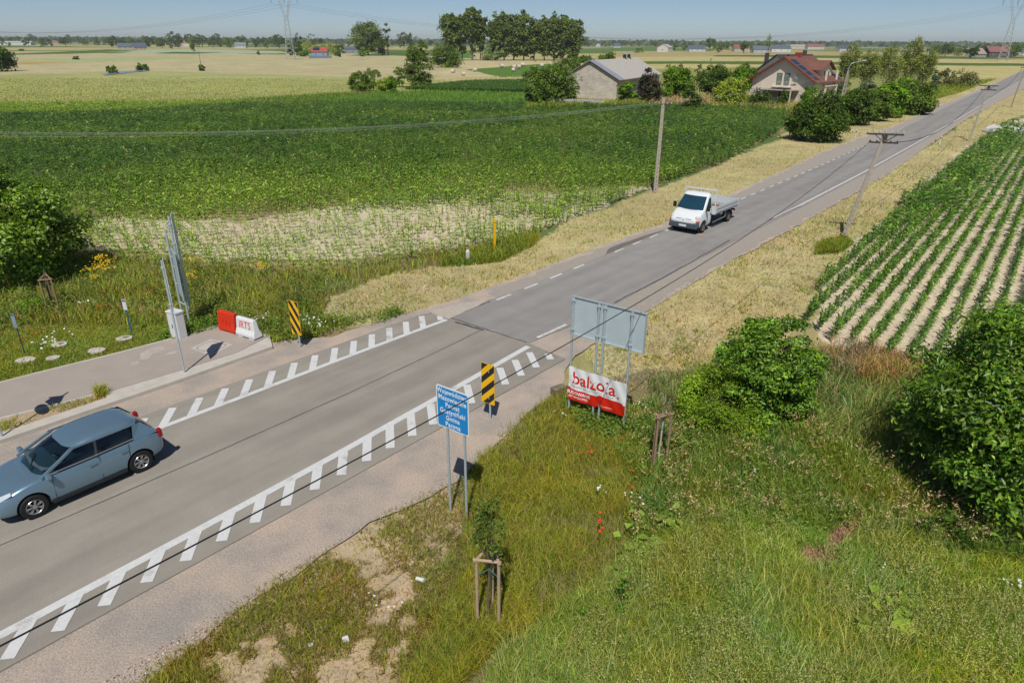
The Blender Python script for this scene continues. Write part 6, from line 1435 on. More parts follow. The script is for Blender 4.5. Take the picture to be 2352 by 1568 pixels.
def win(t, x, y, z, w_, h, face, fm, gm=None, mull=1):
    """face: unit vector (x,y) the window looks along"""
    dx = Vector((-face[1], face[0])); P = lambda s, zz, o: (x+dx.x*s+face[0]*o, y+dx.y*s+face[1]*o, zz)
    def slab(a, b, c, d_, o0, o1): return MB().add([P(a, c, o0), P(b, c, o0), P(b, d_, o0), P(a, d_, o0), P(a, c, o1), P(b, c, o1), P(b, d_, o1), P(a, d_, o1)], [(3, 2, 1, 0), (4, 5, 6, 7), (0, 1, 5, 4), (1, 2, 6, 5), (2, 3, 7, 6), (3, 0, 4, 7)])
    f = slab(-w_/2, w_/2, z, z+h, .01, .05).build('window', fm, t); slab(-w_/2+.09, w_/2-.09, z+.09, z+h-.09, .05, .062).build('pane', gm or WIN, f)
    for k in range(mull): s = -w_/2+w_*(k+1)/(mull+1); slab(s-.04, s+.04, z+.09, z+h-.09, .062, .08).build('mullion', fm, f)
    return f
# ---- block-built barn
u = Vector((.42, .907)); A0 = Vector((15.4, 149.0))
barn = thing('barn', 'long grey block-built barn with weathered sheet roof', 'barn', (A0.x, A0.y, 0), math.atan2(u.y, u.x))
BW = brickmat('grey_blocks', srgb(172, 164, 153), srgb(190, 182, 170), srgb(200, 194, 184), .55, .27)
ETR = mat('fibre_cement', srgb(178, 172, 165), .95, var=.1, scale=1.5, bump=.4, bscale=8)
wl, rf = gable_shell(barn, 35, 6.0, 3.85, 7.15, BW, ETR, .55, .25)
sl = (7.15-3.85)/6.0
MB().add([(-.3, .02, 7.33), (3.4, .02, 7.33), (3.4, -6.6, 7.33-sl*6.6), (-.3, -6.6, 7.33-sl*6.6)], [(0, 1, 2, 3)]).build('metal_sheet', mat('bright_sheet', srgb(186, 190, 194), .35, .4, var=.08, scale=2), rf)
MB().box((-.22, 0, 6.95), (.1, .5, .35)).build('ridge_end', BLACK, rf)
for s in (-1, 1): MB().bar((-.27, 0, 7.12), (-.27, s*6.5, 7.12-sl*6.5), .08, .2).build('verge_board', mat('dark_board', srgb(70, 62, 56), .8), rf)
for x in (24.5, 28.0):
    v_ = MB().box((x, 0, 7.65), (.6, .6, .9)).build('roof_vent', mat('dark_vent', srgb(76, 66, 60), .8), rf); MB().prism([(-.65, 0), (.65, 0), (0, .45)], -.6, .6, Matrix.Translation((x, 0, 8.1)) @ Matrix(((0, 0, 1, 0), (1, 0, 0, 0), (0, 1, 0, 0), (0, 0, 0, 1)))).build('vent_cap', mat('vent_cap', srgb(150, 110, 90) if x > 26 else srgb(160, 158, 154), .8), v_)
MB().box((-.02, 1.6, 3.6), (.06, .5, .32)).build('blocked_opening', wallmat('block_patch', srgb(140, 132, 122)), barn)
# low wall in front of the barn
a, b = Vector(G(1246, 240)), Vector(G(1385, 246)); dd_ = b-a; t_ = thing('block_wall', 'low pale concrete wall in front of the barn gable', 'wall', (a.x, a.y, 0), math.atan2(dd_.y, dd_.x))
L_ = dd_.length
for k in range(6): MB().box((L_*(k+.5)/6, 0, .45), (L_/6-.1, .10, 1.3)).build('panel', mat('old_white_wall', srgb(184, 180, 172), .9, var=.15, scale=2), t_); 
for k in range(7): MB().box((L_*k/6, 0, .5), (.18, .16, 1.5)).build('post', mat('old_white_wall', srgb(184, 180, 172), .9), t_)
# ---- beige house with red roof
u = Vector((.72, .694)); A0 = Vector((51.4, 139.4))
hs_ = thing('house', 'beige house with red tiled roof, balcony and solar panels', 'house', (A0.x, A0.y, 0), math.atan2(u.y, u.x))
BEI = mat('beige_render', srgb(222, 208, 190), .9, var=.04, scale=1.2); REDT = tilemat('red_tiles', srgb(120, 80, 68), .35, .65)
ev, rg, hw = 4.35, 8.25, 6.2
wl, rf = gable_shell(hs_, 10.5, hw, ev, rg, BEI, REDT, .75, .9)
sl = (rg-ev)/hw
for s in (-1, 1): MB().bar((-.93, 0, rg+.0), (-.93, s*(hw+.78), rg-sl*(hw+.78)), .08, .28).build('verge_board', mat('red_board', srgb(128, 56, 44), .6), rf)
FR = mat('brown_frame', srgb(84, 58, 44), .5); CUR = mat('curtained_glass', srgb(110, 128, 122), .2, var=.3, scale=3)
for y in (-.75, .75): win(hs_, 0, -y, 3.35, 1.05, 2.1, (-1, 0), FR, CUR, 0)
bal = MB().box((-.55, 0, 3.05), (1.1, 3.9, .18)).build('balcony', BEI, hs_); mb = MB()
for k in range(14): y = -1.9+3.8*k/13; mb.bar((-1.05, y, 3.14), (-1.05, y, 4.0), .03)
mb.bar((-1.05, -1.9, 4.0), (-1.05, 1.9, 4.0), .05); mb.build('railing', mat('rail_white', srgb(196, 190, 180), .5), bal)
MB().box((-1.8, .5, 2.55), (3.4, 8.2, .1)).build('terrace_canopy', mat('grey_canopy', srgb(150, 142, 134), .8, var=.1), hs_)
for y in (-3.5, 4.5): MB().box((-3.4, y, 1.25), (.2, .2, 2.5)).build('canopy_post', BEI, hs_)
MB().box((-.04, -.9, 1.1), (.1, 2.6, 2.2)).build('terrace_door', WIN, hs_)
mb = MB()
for k in range(4): mb.box((-3.45, .5, .35+.28*k), (.06, 7.8, .24))
mb.build('terrace_screen', mat('teal_screen', srgb(62, 84, 92), .6), hs_)
for y in (-3.3, -1.2, 1.0, 3.2): MB().box((-3.5, y, .75), (.08, .08, 1.5)).build('screen_post', RIM, hs_)
dsh = MB().tube((-.5, -2.6, 4.35), (-.42, -2.6, 4.4), .52, .50, 20).build('satellite_dish', mat('dish_grey', srgb(186, 194, 198), .5), hs_); MB().bar((0, -2.6, 4.2), (-.42, -2.6, 4.4), .05).build('dish_arm', GALV, dsh)
MB().bar((-.45, -2.1, 5.2), (-.45, -3.1, 5.0), .04).bar((-.45, -2.3, 5.6), (-.45, -2.3, 4.8), .04).bar((-.45, -2.8, 5.5), (-.45, -2.8, 4.7), .04).build('antenna', GALV, hs_)
# the right slope (y < 0 side faces the road): dormer with its own gable roof, solar panels, balcony
PVM = mat('solar_glass', srgb(44, 56, 78), .12, .1, var=.1, scale=3, spec=.7)
def on_slope(x, q, o=.2): return (x, -q, rg-sl*q+o)
for k, (q0, q1) in enumerate(((.9, 2.4), (2.5, 4.0), (4.1, 5.4), (5.5, 6.5))):
    pf = MB().add([on_slope(-.5, q0, .20), on_slope(1.6, q0, .20), on_slope(1.6, q1, .20), on_slope(-.5, q1, .20), on_slope(-.5, q0, .25), on_slope(1.6, q0, .25), on_slope(1.6, q1, .25), on_slope(-.5, q1, .25)], [(3, 2, 1, 0), (4, 5, 6, 7), (0, 1, 5, 4), (1, 2, 6, 5), (2, 3, 7, 6), (3, 0, 4, 7)]).build('solar_panel', RIM, rf)
    for a, c in ((-.44, .5), (.58, 1.54)): MB().add([on_slope(a, q0+.05, .262), on_slope(c, q0+.05, .262), on_slope(c, q1-.05, .262), on_slope(a, q1-.05, .262)], [(0, 1, 2, 3)]).build('solar_cells', PVM, pf)
pf = MB().add([on_slope(9.4, 4.6, .25), on_slope(10.6, 4.6, .25), on_slope(10.6, 6.6, .25), on_slope(9.4, 6.6, .25)], [(0, 1, 2, 3)]).build('solar_panel', PVM, rf)
dz0 = 3.4
dm = MB().loft([[(x, y, z) for x, z in ((4.0, dz0), (8.6, dz0), (8.6, 6.2), (6.3, 7.5), (4.0, 6.2))] for y in (-1.0, -5.4)]).build('dormer', BEI, hs_)
mb = MB()
for s in (-1, 1):
    P = [(6.3, 0.2, 7.75), (6.3, -6.0, 7.75), (6.3+s*2.9, -6.0, 6.1), (6.3+s*2.9, 0.2, 6.1)]; mb.add(P+[(p[0], p[1], p[2]-.14) for p in P], [(0, 1, 2, 3), (7, 6, 5, 4), (0, 4, 5, 1), (1, 5, 6, 2), (2, 6, 7, 3), (3, 7, 4, 0)])
mb.build('dormer_roof', REDT, dm)
win(hs_, 6.3, -5.4, 3.9, 2.2, 1.9, (0, -1), FR, WIN, 1)
MB().box((6.3, -6.2, 3.3), (5.4, 1.4, .2)).build('side_balcony', BEI, hs_)
for x in (3.9, 8.7): MB().box((x, -6.7, 1.6), (.35, .35, 3.3)).build('balcony_column', BEI, hs_); MB().box((x, -6.5, 4.6), (.3, .3, 2.6)).build('balcony_column', BEI, hs_)
MB().box((4.9, .0, 8.5), (1.3, .8, 1.1)).build('chimney', mat('chimney_brick', srgb(150, 58, 40), .8, var=.1), rf); MB().box((1.9, .6, 8.3), (.25, .25, .8)).build('chimney_pipe', BLACK, rf)
for x in (3, 8): win(hs_, x, -6.2, 1.0, 1.4, 1.4, (0, -1), FR)
# ---- white house with dark roof behind it
A1 = Vector(G(1767, 180, 3.5)); A1 = Vector((60, 168)); t_ = thing('house', 'white house with black roof right behind the beige house', 'house', (A1.x, A1.y, 0), math.atan2(.5, .85))
DRK = tilemat('anthracite_tiles', srgb(58, 62, 74), .35, .5); WHR = mat('white_render', srgb(206, 214, 222), .9, var=.03)
wl, rf = gable_shell(t_, 11, 6.0, 4.3, 8.2, WHR, DRK, .7, .7); win(t_, 0, -.4, 5.1, .9, 1.1, (-1, 0), FR); win(t_, 0, 2.5, 1.6, 1.4, 1.4, (-1, 0), FR)
MB().box((1.4, 4.3, 7.3), (.7, .7, 2.6)).build('chimney', mat('dark_brick', srgb(86, 74, 74), .8), rf); MB().box((9, 0, 8.6), (.8, .6, 1.2)).build('chimney', mat('dark_brick', srgb(86, 74, 74), .8), rf)
# ---- blue house with red metal roof, left
def far_house(name, label, x, yb, w_, l_, eave, ridge, ang, wc, rc, cat='house', over=.4, wins=2, xy=None):
    b = xy or G(x, yb); t_ = thing(name, label, cat, (*b, 0), ang)
    k = '%d_%d_%d' % tuple(int(255*v) for v in wc); k2 = '%d_%d_%d' % tuple(int(255*v) for v in rc)
    wl, rf = gable_shell(t_, l_, w_/2, eave, ridge, mat('wall_'+k, wc, .9, var=.05), tilemat('roof_'+k2, rc, .4, .6), over, over, x0=-l_/2)
    for i in range(wins): win(t_, -l_/2+l_*(i+.5)/wins, -w_/2, eave*.35, 1.3, 1.3, (0, -1), WHITE, WIN, 1)
    win(t_, -l_/2, 0, eave*.35, 1.3, 1.3, (-1, 0), WHITE, WIN, 0)
    return t_
bh = far_house('house', 'small blue wooden house with red metal roof below the pylon', 736, 131, 8, 11, 3.6, 6.4, R(8), srgb(136, 152, 176), srgb(164, 78, 62))
MB().add([(-4.6, -.6, 6.32), (.2, -.6, 6.32), (.2, -3.2, 4.5), (-4.6, -3.2, 4.5)], [(0, 1, 2, 3)]).build('solar_panel', PVM, bh)
b = G(736, 134); t_ = thing('fence', 'grey-blue board fence in front of the red-roofed house', 'fence', (*b, 0), R(4)); MB().box((0, 0, .7), (15, .15, 1.6)).build('boards', mat('grey_blue_boards', srgb(112, 126, 150), .8, var=.1), t_); 
for k in range(6): MB().box((-7.5+3*k, -.1, .8), (.2, .2, 1.8)).build('post', mat('grey_blue_boards', srgb(112, 126, 150), .8), t_)
FH = [ # name, x, base y, width, length, eave, ridge, angle, wall, roof, label
 ('house', 290, 114, 10, 17, 3.2, 7, 20, (170, 168, 160), (84, 96, 108), 'farm building with blue roof among the trees on the left horizon'),
 ('house', 322, 115, 10, 13, 3.2, 7.5, 35, (196, 150, 130), (78, 90, 104), 'blue-roofed farm house with bright gable on the left horizon'),
 ('barn', 28, 104, 16, 80, 5, 7, 5, (214, 214, 208), (190, 186, 178), 'long pale shed on the horizon at the left edge'),
 ('house', 135, 102, 12, 24, 4, 8, 10, (196, 176, 160), (146, 100, 90), 'house with red roof far on the left horizon'),
 ('house', 425, 108, 14, 30, 6, 10, 6, (206, 196, 182), (150, 120, 100), 'cream farm building right of the blue-roofed farm'),
 ('house', 380, 104, 12, 22, 4, 8, 0, (186, 160, 140), (150, 110, 90), 'brownish cottage behind the left farm'),
 ('house', 553, 111, 10, 16, 4, 8, 12, (190, 196, 200), (120, 126, 132), 'grey-white cottage on the horizon left of the pylon'),
 ('barn', 812, 123, 9, 18, 4, 6, 4, (130, 138, 146), (90, 98, 108), 'low grey shed beside the yellow willow'),
 ('barn', 1527, 120, 14, 22, 5.5, 9, 62, (206, 204, 196), (176, 172, 168), 'white gabled barn standing alone in the right fields'),
 ('house', 1598, 119, 12, 22, 3.5, 7.5, 4, (196, 200, 204), (84, 92, 104), 'white bungalow with slate-blue roof right of the white barn'),
 ('house', 1414, 110, 12, 18, 4, 9, 20, (206, 206, 204), (84, 96, 112), 'small white house with dark roof left of the far village'),
 ('house', 1375, 108, 12, 14, 5, 9, 70, (196, 200, 206), (110, 116, 124), 'small pale gable house beside the grove'),
 ('house', 1700, 119, 12, 22, 4.5, 9, 8, (186, 176, 164), (140, 86, 76), 'house with brick-red roof among trees, left of the lone tree'),
 ('house', 1745, 122, 11, 20, 4, 8, 4, (176, 180, 184), (96, 104, 112), 'grey house with porch near the lone tree'),
 ('house', 1790, 120, 12, 26, 4.5, 9, 2, (204, 208, 210), (84, 94, 106), 'white house with blue-grey roof behind the black-roofed house'),
 ('barn', 1828, 113, 14, 46, 6, 8.5, 0, (196, 186, 176), (178, 170, 162), 'long pale farm building on the right horizon'),
 ('house', 1870, 114, 14, 34, 5.5, 10, 4, (200, 196, 190), (140, 90, 82), 'large red-roofed farmhouse on the right horizon'),
 ('house', 1936, 119, 12, 18, 4.5, 9, 6, (190, 194, 198), (72, 84, 102), 'small dark-roofed house left of the birches'),
 ('house', 2287, 131, 12, 24, 4.5, 9, 6, (96, 90, 92), (140, 90, 86), 'dark house with pinkish red roof by the right pylon'),
 ('house', 2240, 132, 10, 16, 3, 7.5, 30, (176, 164, 148), (164, 150, 134), 'thatch-coloured low house among bushes left of the right pylon'),
 ('barn', 2348, 128, 10, 14, 3.5, 7, 20, (206, 208, 208), (120, 126, 130), 'white shed cut by the right frame edge'),
]
for nm, x, yb, w_, l_, e_, r_, an, wc, rc, lb in FH:
    t_ = far_house(nm, lb, x, yb, w_, l_, e_, r_, R(an), srgb(*wc), srgb(*rc), 'barn' if nm == 'barn' else 'house', wins=3)
# ---- spoil heap and pale wall on the right
# ================================================================== trees and shrubs
# big shrubs and trees near the camera
ASH = PAL['ash']
def near_tree(name, label, cat, x, yb, H, Rad, zb, pal, shape, leaves, size, lobes, asp=.45, group=None, **k):
    return place_tree(name, label, cat, x, yb, make_tree(H, Rad, zb, pal, shape, leaves=leaves, size=size, lobes=lobes, asp=asp, **k), group=group)
near_tree('tree', 'big leafy tree filling the right edge of the frame', 'tree', 2345, 1125, 5.5, 3.3, .1, 'ash', 'bush', 72000, .15, 190, .40, limbs=16, trunk=.16, flat=.6, lk=.62, lm=GLOSSY)
near_tree('shrub', 'glossy dark green shrub in front of the corn rows', 'shrub', 1756, 940, 3.2, 1.75, .05, 'ash', 'bush', 28000, .12, 110, .45, limbs=12, trunk=.07, flat=.65, lk=.68, lm=GLOSSY)
near_tree('shrub', 'broad yellow-green shrub with fine leaves beside the banner', 'shrub', 1650, 965, 1.75, 1.45, .05, 'elder', 'dome', 15000, .09, 50, .35, limbs=10, trunk=.04, lk=.8)
near_tree('tree', 'big maple cut by the left frame edge', 'tree', 10, 640, 5.5, 3.7, .2, 'maple', 'bush', 38000, .16, 95, .7, limbs=12, trunk=.17, flat=.65, lk=.65, lm=GLOSSY)
near_tree('shrub', 'small round green bush at the foot of the left stake frame', 'shrub', 80, 716, .75, .55, .02, 'bright', 'dome', 900, .09, 10, .6, limbs=4, trunk=.02)
near_tree('shrub', 'small dark seedling bush in the tall grass at the bottom', 'shrub', 1425, 1400, 1.0, .30, .02, 'ash', 'cone', 420, .07, 9, .5, limbs=4, trunk=.015)
near_tree('shrub', 'tiny dark seedling in front of the tall grass', 'shrub', 1335, 1440, .6, .25, .02, 'ash', 'cone', 220, .06, 6, .5, limbs=3, trunk=.012)
near_tree('shrub', 'dark weedy bush low in the tall grass at the right', 'shrub', 2160, 1240, .75, .6, .02, 'dark', 'dome', 700, .10, 9, .5, limbs=3, trunk=.015)
near_tree('shrub', 'scrubby weed bush above the left hazard plate', 'shrub', 665, 706, .95, .8, .02, [(2, srgb(100, 116, 62)), (1, srgb(130, 118, 80))], 'dome', 1500, .07, 14, .4, limbs=5, trunk=.015)
# middle distance
T = tree_at
T('bush', 'great dark round bush nearest the road, left side', 'bush', 1871, 322, 213, 128, 'dark', 'bush', .0, leaves=14000, lobes=80, asp=.6, size=.30, group='roadside bushes before the house')
T('bush', 'dark round bush between the street lamp and the nearest bush', 'bush', 1962, 286, 198, 76, 'dark', 'bush', .0, leaves=7500, lobes=55, asp=.6, size=.34, group='roadside bushes before the house')
T('bush', 'olive low bush behind the second round bush', 'bush', 2012, 277, 205, 66, 'mid', 'bush', .0, leaves=6000, lobes=45, asp=.6, size=.34, group='roadside bushes before the house')
T('bush', 'bright green rounded bush in the middle of the roadside row', 'bush', 2035, 268, 188, 78, 'bright', 'bush', .0, leaves=7500, lobes=50, asp=.6, size=.36, group='roadside bushes before the house')
T('bush', 'large green bush at the far end of the roadside row', 'bush', 2098, 262, 180, 84, 'mid', 'bush', .0, leaves=9000, lobes=55, asp=.6, size=.38, group='roadside bushes before the house')
T('bush', 'yellowish bush behind the roadside row', 'bush', 2065, 245, 178, 70, 'bright', 'bush', .0, leaves=5500, lobes=40, asp=.6, size=.38, group='roadside bushes before the house')
T('bush', 'bright ivy-green bush at the corner of the beige house', 'bush', 1858, 244, 195, 46, 'bright', 'dome', .02, leaves=2600, lobes=18, asp=.7)
for x, w_, yt, lb in ((1724, 10, 222, 'leftmost small thuja in the garden row'), (1738, 13, 213, 'tall thuja second in the garden row'), (1757, 14, 214, 'third garden thuja, beside the flowering bush'), (1780, 10, 230, 'shortest thuja in front of the terrace screen'), (1796, 15, 212, 'rightmost tall thuja before the terrace')):
    T('thuja', lb, 'thuja', x, 246, yt-6, w_*1.5, 'thuja', 'column', .0, leaves=2200, lobes=34, size=.26, group='thujas in the garden', limbs=0)
T('bush', 'white-flowering bush behind the garden thujas', 'bush', 1738, 238, 199, 38, [(3, srgb(216, 212, 200)), (1, srgb(92, 120, 52))], 'dome', .05, leaves=1500, lobes=14, size=.4)
T('bush', 'big yellow-green rounded bush in the garden', 'bush', 1677, 242, 177, 76, 'yellow', 'bush', .0, leaves=6500, lobes=50, size=.4)
T('tree', 'dark conifer-like bush standing alone at the corn edge', 'tree', 1584, 252, 194, 46, 'dark', 'bush', .0, leaves=2600, lobes=20, size=.35)
T('tree', 'wide dark tree in the middle of the garden', 'tree', 1640, 225, 152, 84, 'dark', 'round', .08, leaves=7500, lobes=50, size=.45)
T('tree', 'green garden tree touching the left roof corner of the beige house', 'tree', 1708, 222, 150, 62, 'ash', 'round', .08, leaves=6000, lobes=42, size=.45)
T('tree', 'bright walnut tree right of the barn roof', 'tree', 1552, 228, 148, 76, 'bright', 'round', .08, leaves=7500, lobes=50, size=.45, asp=.6)
T('bush', 'lower bright bush under the walnut tree', 'bush', 1520, 232, 178, 50, 'bright', 'bush', .0, leaves=2200, lobes=16, size=.45)
T('tree', 'dark purple plum tree in front of the barn', 'tree', 1487, 238, 161, 58, 'plum', 'bush', .0, leaves=6000, lobes=46, size=.38)
T('bush', 'bright green climber-covered bush at the barn corner', 'bush', 1438, 238, 186, 46, 'bright', 'bush', .0, leaves=2600, lobes=18, size=.4, asp=.8)
T('tree', 'big grey-green tree left of the barn gable', 'tree', 1268, 238, 138, 112, 'mid', 'bush', .0, leaves=11000, lobes=70, size=.42)
T('bush', 'dark bush left of the big barn tree', 'bush', 1232, 243, 190, 56, 'dark', 'bush', .0, leaves=2600, lobes=18, size=.4)
T('bush', 'small light bush at the end of the low white wall', 'bush', 1240, 245, 222, 26, 'bright', 'dome', .02, leaves=700, lobes=8, size=.3)
T('tree', 'drooping twigs of a tree at the barn wall', 'tree', 1316, 238, 176, 26, 'silver', 'round', .1, leaves=700, lobes=10, size=.4)
for x, yb, yt, w_, lb in ((1345, 190, 122, 56, 'tree behind the barn ridge, left part'), (1392, 186, 114, 60, 'tree behind the barn ridge, middle'), (1432, 186, 126, 50, 'tree behind the barn ridge, right part'), (1310, 175, 124, 46, 'bushy tree behind the big barn tree')):
    T('tree', lb, 'tree', x, yb, yt, w_, 'mid', 'round', .1, leaves=1900, lobes=16, size=.65, group='trees behind the barn')
for x, yt, lb in ((1535, 138, 'thin young tree left of the field strip behind the garden'), (1560, 134, 'second thin young tree behind the walnut'), (1600, 142, 'third thin young tree, over the dark garden tree'), (1628, 138, 'rightmost thin young tree behind the garden')):
    T('tree', lb, 'tree', x, 195, yt, 18, 'birch', 'column', .1, leaves=420, lobes=10, size=.5, group='thin young trees behind the garden')
# birches and spruces right of the house
for x, yb, yt, w_, lb, p, s_ in ((1938, 214, 84, 44, 'leftmost tall birch behind the street lamp', 'birch', 'column'), (1985, 212, 96, 50, 'second birch with pointed top', 'birch', 'column'), (2030, 212, 96, 56, 'bushy birch in the middle of the group', 'birch', 'column'), (2078, 212, 70, 50, 'tallest birch with forked white trunk', 'birch', 'column'), (2112, 210, 92, 44, 'rightmost weeping birch of the group', 'birch', 'column')):
    T('birch', lb, 'tree', x, yb, yt, w_, p, s_, .12, leaves=5200, lobes=44, size=.45, asp=.35, group='birches right of the house', bark=PALEBARK, limbs=12, droop=1.6)
for x, yb, yt, w_, lb in ((1920, 222, 168, 52, 'blue spruce right of the beige house'), (1990, 226, 172, 52, 'middle blue spruce under the birches'), (2060, 232, 176, 44, 'right blue spruce under the forked birch'), (2140, 212, 158, 26, 'slim dark spruce at the end of the birches')):
    T('spruce', lb, 'spruce', x, yb, yt, w_, 'spruce', 'cone', .03, leaves=3600, lobes=46, size=.42, asp=.3, flat=.4, group='blue spruces under the birches', limbs=0)
for x, yb, yt, w_, lb in ((2168, 196, 160, 44, 'grey willow scrub left of the far roadside bush'), (2200, 200, 158, 56, 'grey willow scrub, middle of three by the road'), (2226, 195, 166, 36, 'grey willow scrub nearest the far road')):
    T('bush', lb, 'bush', x, yb, yt, w_, 'grey', 'bush', .0, leaves=1800, lobes=18, size=.5, group='grey willow bushes by the far road')
T('tree', 'lone thin ragged tree above the black roof', 'tree', 1763, 128, 74, 22, 'willow', 'column', .3, leaves=500, lobes=12, size=.9, droop=2)
T('bush', 'low reddish-green scrub heap at the left end of the hay field', 'bush', 1292, 196, 176, 44, [(1, srgb(150, 120, 96)), (1, srgb(110, 124, 70))], 'dome', .02, leaves=900, lobes=10, size=.5)
T('bush', 'green low bush by the hay field left of the barn tree', 'bush', 1218, 190, 154, 44, 'mid', 'dome', .02, leaves=900, lobes=10, size=.5)
# field trees
T('poplar', 'bushy upright poplar standing alone at the corn strip', 'tree', 963, 200, 86, 62, 'mid', 'bush', .0, leaves=9000, lobes=70, size=.45, limbs=12, trunk=.3)
T('bush', 'green bushes against the left side of the lone poplar', 'bush', 918, 200, 152, 42, 'mid', 'bush', .0, leaves=2000, lobes=16, size=.42)
for x, yb, yt, w_, p, lb in ((826, 210, 163, 46, 'mid', 'leftmost bush of the clump in the barley'), (858, 210, 158, 50, 'mid', 'tallest bush of the clump in the barley'), (884, 212, 176, 36, 'yellow', 'flowering elder bush in the clump'), (899, 213, 178, 30, 'bright', 'bright bush at the right end of the clump')):
    T('bush', lb, 'bush', x, yb, yt, w_*1.1, p, 'bush', .0, leaves=3600, lobes=26, size=.36, group='bush clump in the barley')
T('willow', 'big round willow beside the hay bales', 'tree', 1026, 155, 98, 66, 'mid', 'bush', .0, leaves=6000, lobes=60, size=.8, trunk=.5)
T('willow', 'silvery willow in front of the grove', 'tree', 1131, 139, 99, 50, 'silver', 'bush', .0, leaves=2600, lobes=24, size=1.1)
T('tree', 'small silvery tree behind the round willow', 'tree', 1085, 135, 105, 20, 'silver', 'round', .08, leaves=700, lobes=10, size=1.0)
T('tree', 'tall broad tree left of the grove', 'tree', 846, 128, 43, 74, 'poplar', 'round', .08, leaves=6500, lobes=60, size=1.4, trunk=.8)
T('tree', 'lower tree at the foot of the tall broad tree', 'tree', 870, 128, 82, 52, 'poplar', 'bush', .0, leaves=2200, lobes=18, size=1.3)
T('tree', 'leaning thin tree right of the tall broad tree', 'tree', 892, 125, 52, 22, 'poplar', 'vase', .3, leaves=700, lobes=12, size=1.4)
T('bush', 'green round bush at the left foot of the tall tree', 'bush', 838, 130, 106, 26, 'ash', 'bush', .0, leaves=700, lobes=10, size=1.2)
for x, w_, yt, sh in ((1040, 50, 32, 'vase'), (1062, 30, 40, 'vase'), (1085, 44, 20, 'vase'), (1104, 30, 26, 'vase'), (1137, 26, 26, 'column'), (1158, 40, 22, 'column'), (1180, 40, 22, 'column'), (1203, 40, 26, 'column'), (1226, 40, 30, 'column'), (1250, 40, 32, 'column'), (1272, 36, 26, 'column'), (1293, 36, 32, 'column'), (1315, 44, 44, 'vase')):
    T('poplar', 'tall poplar of the dense grove on the skyline' if 1140 < x < 1300 else {1040: 'spreading poplar at the left end of the grove', 1062: 'thin poplar behind the left end of the grove', 1085: 'tallest forked poplar left of the grove gap', 1104: 'poplar just left of the gap in the grove', 1137: 'slim ivy-clad poplar just right of the gap in the grove', 1315: 'spreading poplar at the right end of the grove'}[x], 'tree', x, 139, yt, w_*1.25, 'poplar', sh, .16 if x < 1120 else .03, leaves=5200, lobes=52, size=1.5, trunk=.45, group='poplars of the skyline grove' if 1140 < x < 1300 else None, limbs=9, bark=BARK)
for x, yb, yt, w_, p, lb in ((706, 128, 88, 38, 'willow', 'weeping willow left of the red roof'), (757, 127, 91, 36, 'willow', 'weeping willow right of the red roof'), (682, 129, 92, 34, 'dark', 'dark trees behind the pylon foot'), (701, 130, 114, 26, 'ash', 'round green bush left of the blue house'), (780, 124, 98, 26, 'mid', 'mixed tree right of the yellow willow'), (735, 124, 87, 28, 'mid', 'dark tree behind the red roof'), (776, 131, 120, 14, 'dark', 'dark bush at the right end of the blue house'), (690, 118, 74, 26, 'far', 'tall round tree behind the pylon'), (717, 112, 74, 24, 'far', 'round-topped tree above the yellow willow'), (666, 130, 108, 12, 'dark', 'small dark tree left of the pylon foot')):
    T('tree', lb, 'tree', x, yb, yt, w_, p, 'bush', .0, leaves=1300, lobes=18, size=1.1, droop=2 if p == 'willow' else 0, asp=.35 if p == 'willow' else .5)
for x, yb, yt, w_, lb in ((282, 173, 159, 28, 'low spreading bush at the pond in the barley'), (355, 167, 151, 28, 'round bush right of the pond'), (504, 168, 155, 14, 'small bush at the foot of the lone pole'), (176, 137, 128, 14, 'small round bush in the far green strip'), (594, 126, 116, 8, 'tiny dark tree in the pale strip on the left'), (50, 117, 113, 12, 'tiny bush far left on the field edge')):
    T('bush', lb, 'bush', x*.919 if x in (282, 355, 504) else x, yb-(5 if x in (282, 355, 504) else 0), yt-(7 if x in (282, 355, 504) else 0), w_, 'mid', 'dome', .02, leaves=700, lobes=12, size=.8)
T('tree', 'dark drooping tree cut by the left edge in the far field', 'tree', -8, 164, 100, 80, 'dark', 'round', .08, leaves=4000, lobes=34, size=.9, droop=2.5, trunk=.5)
# hay bales
BALE = mat('hay_bale', srgb(200, 188, 172), .95, var=.12, scale=3)
for x, y, lb in ((1094, 167, 'round hay bale below the round willow, left'), (1117-25, 174, ''), (1092, 166, '')): pass
for x, y, lb in ((1041, 168, 'hay bale at the left foot of the round willow'), (1064, 174, 'nearest hay bale, alone in the stubble'), (1090, 165, 'hay bale half hidden by the right side of the willow'), (1152, 156, 'hay bale left of a pair below the silver willow'), (1180, 165, 'hay bale lowest below the silver willow'), (1182, 158, 'left hay bale of the pair under the grove'), (1191, 158, 'right hay bale of the pair under the grove'), (1201, 153, 'hay bale close to the grove edge'), (1244, 155, 'hay bale under the middle of the grove'), (1268, 155, 'whitish hay bale under the right part of the grove'), (1274, 153, 'hay bale farthest right under the grove')):
    b = G(x, y); r_ = 4.2*MPP(x, y); r_ = min(r_, .95); t_ = thing('hay_bale', lb, 'hay bale', (*b, r_*.95), random.uniform(-.5, .5), 'round hay bales on the stubble'); MB().tube((-r_*.9, 0, 0), (r_*.9, 0, 0), r_, n=18).build('bale', BALE, t_, auto=40)
